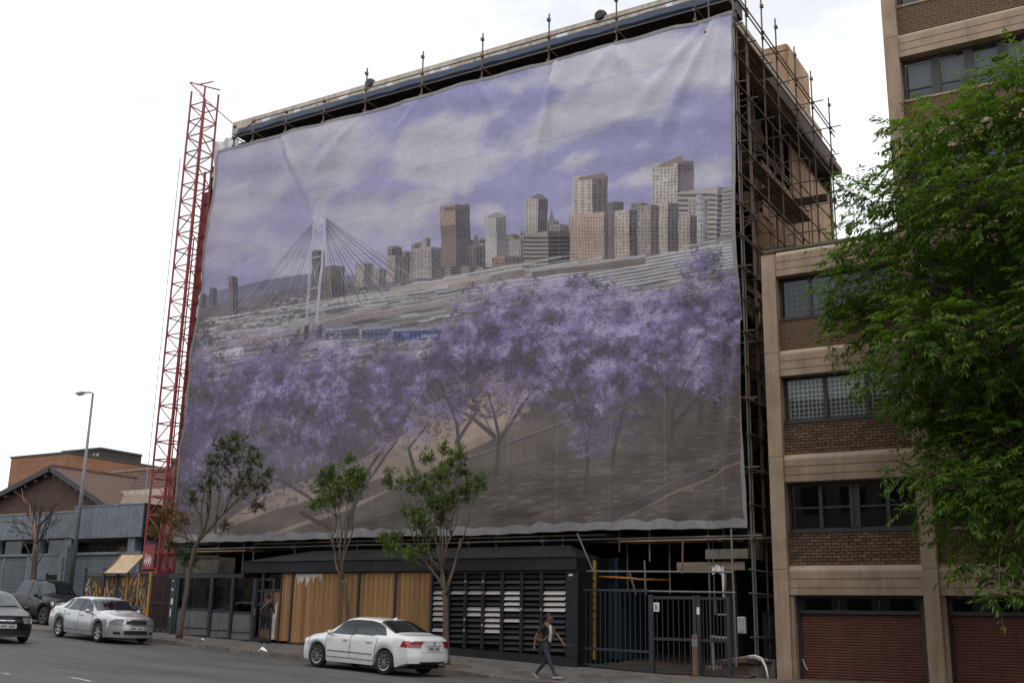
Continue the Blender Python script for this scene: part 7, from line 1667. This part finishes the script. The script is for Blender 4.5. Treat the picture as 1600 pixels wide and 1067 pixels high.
def zw(c):
    if c.z > 1.45 and abs(c.y) < .12: return 0
    if c.z < .1 : return 3
    if c.z < .96 and not (abs(c.y) > .165): return 2
    if c.z > .8 and (abs(c.y) > .165 and c.z < 1.22 and (c.x < -.12 or c.x > .17)): return 0
    if c.z < .96 and abs(c.y) > .165: return 0
    if c.x > .11 and abs(c.y) < .075 and c.z < 1.46 and c.z > .98: return 4
    return 1
p = W(853, 1060, 27.75); pw = Vector((p.x, 27.75, zpave(p.x, 27.75)))
man = person('person in black T-shirt and jeans walking to the right past the louvres', JW, zw, [M_skin, M_tee, M_jean, M_shoe, M_shirt], pw, math.radians(0))
shoes(man, JW)
b = MB(); n = 10; vv = []
for i in range(6):
    z = .96+i*.085; w = (.13, .15, .155, .15, .135, .08)[i]; d = (.1, .15, .16, .15, .12, .06)[i]
    for k in range(n): t = 2*PI*k/n; vv.append((-.1-d*.55+d*.62*math.cos(t)+.03*(z-1), w*math.sin(t), z))
b.add(vv, [(i*n+k, i*n+(k+1) % n, (i+1)*n+(k+1) % n, (i+1)*n+k) for i in range(5) for k in range(n)]+[tuple(range(n))[::-1], tuple(range(5*n, 6*n))])
bp_ = thing('backpack', 'tan backpack worn by the person walking past the louvres', 'backpack', pw); b.build('bag', M_bag, bp_, local=True, smooth=True, fix=True)
for s in (-1, 1): b = MB(); b.path([(-.12, s*.1, 1.36), (.02, s*.12, 1.475), (.16, s*.13, 1.36), (.17, s*.14, 1.18), (.02, s*.17, 1.03), (-.12, s*.13, 1.0)], .016, 5); b.build('strap', M_bag, bp_, local=True, smooth=True)
JD = dict(pelvis=(0, 0, .9), chest=(.02, 0, 1.2), neck=(.03, 0, 1.42), head=(.07, 0, 1.56), shr=(.0, -.17, 1.36), shl=(.0, .17, 1.36), elr=(.05, -.26, 1.12), wrr=(.2, -.2, 1.05), ell=(.02, .25, 1.1), wrl=(.17, .2, 1.0), hir=(0, -.09, .84), hil=(0, .09, .84), knr=(.03, -.1, .46), anr=(-.02, -.1, .1), tor=(.1, -.11, .04), knl=(.02, .1, .46), anl=(-.03, .1, .1), tol=(.09, .11, .04))
def zd(c):
    if c.z > 1.43 and abs(c.y) < .12: return 0
    if c.z < .1: return 3
    if c.z < .5: return 0
    if abs(c.y) > .2 and c.z < 1.18: return 0
    if c.z < .93: return 2
    return 1
q = W(413, 1000, 29.5); pd_ = Vector((q.x, 29.5, zpave(q.x, 29.5)))
wmn = person('person in black top and dark shorts, back turned, at the glass shop door', JD, zd, [M_skin2, M_tee, M_short, M_shoe], pd_, PI/2+.35)
shoes(wmn, JD, M_short, False)
sb_ = thing('shoulder_bag', 'small dark shoulder bag with a pink strap on the person at the shop door', 'bag', pd_, PI/2+.35); b = MB(); b.hexa([(-.16, .12, .78), (.08, .12, .78), (.08, .2, .78), (-.16, .2, .78), (-.14, .13, 1.0), (.06, .13, 1.0), (.06, .19, 1.0), (-.14, .19, 1.0)]); b.build('bag', M_short, sb_, local=True); b = MB(); b.path([(-.05, .19, 1.0), (-.15, .1, 1.2), (-.12, -.08, 1.38), (0, -.13, 1.44), (.12, -.08, 1.36), (.14, .1, 1.15), (.02, .19, 1.0)], .018, 5); b.build('strap', mat('pink_strap', (.45, .2, .16), None, 4, .8), sb_, local=True, smooth=True)
JS = dict(pelvis=(0, 0, .48), chest=(.06, 0, .78), neck=(.1, 0, .98), head=(.16, 0, 1.11), shr=(.07, -.18, .92), shl=(.07, .18, .92), elr=(.2, -.26, .68), wrr=(.4, -.14, .62), ell=(.2, .26, .68), wrl=(.4, .14, .62), hir=(.03, -.1, .46), hil=(.03, .1, .46), knr=(.44, -.14, .5), anr=(.42, -.14, .1), tor=(.54, -.15, .04), knl=(.44, .14, .5), anl=(.42, .14, .1), tol=(.54, .15, .04))
def zs_(c):
    if c.z > .99: return 0
    if c.z < .1: return 3
    if c.x > .36 and c.z > .56 and abs(c.y) < .2: return 0
    if c.z < .55 and not (c.x < .15 and c.z > .5): return 2
    return 1
q = W(203, 985, 28.9); pz = Vector((q.x, 28.9, zpave(q.x, 28.9)))
sit = person('person in a blue jacket sitting by the mosaic fence, half hidden by the silver car', JS, zs_, [M_skin2, M_jack, M_jean, M_shoe], pz, -.5)
shoes(sit, JS, M_tee, False)
sc = thing('upturned_crate', 'upturned crate under the person in the blue jacket by the mosaic fence', 'crate', pz); c_ = MB(); c_.box(-.2, .2, -.22, .22, 0, .36)
for o_ in ('crate_side',): c_.build(o_, M_rust, sc, local=True)
for k in range(4): box('crate_slat', M_plank, sc, pz.x-.2+k*.102, pz.x-.11+k*.102, pz.y-.23, pz.y+.23, pz.z+.362, pz.z+.38)
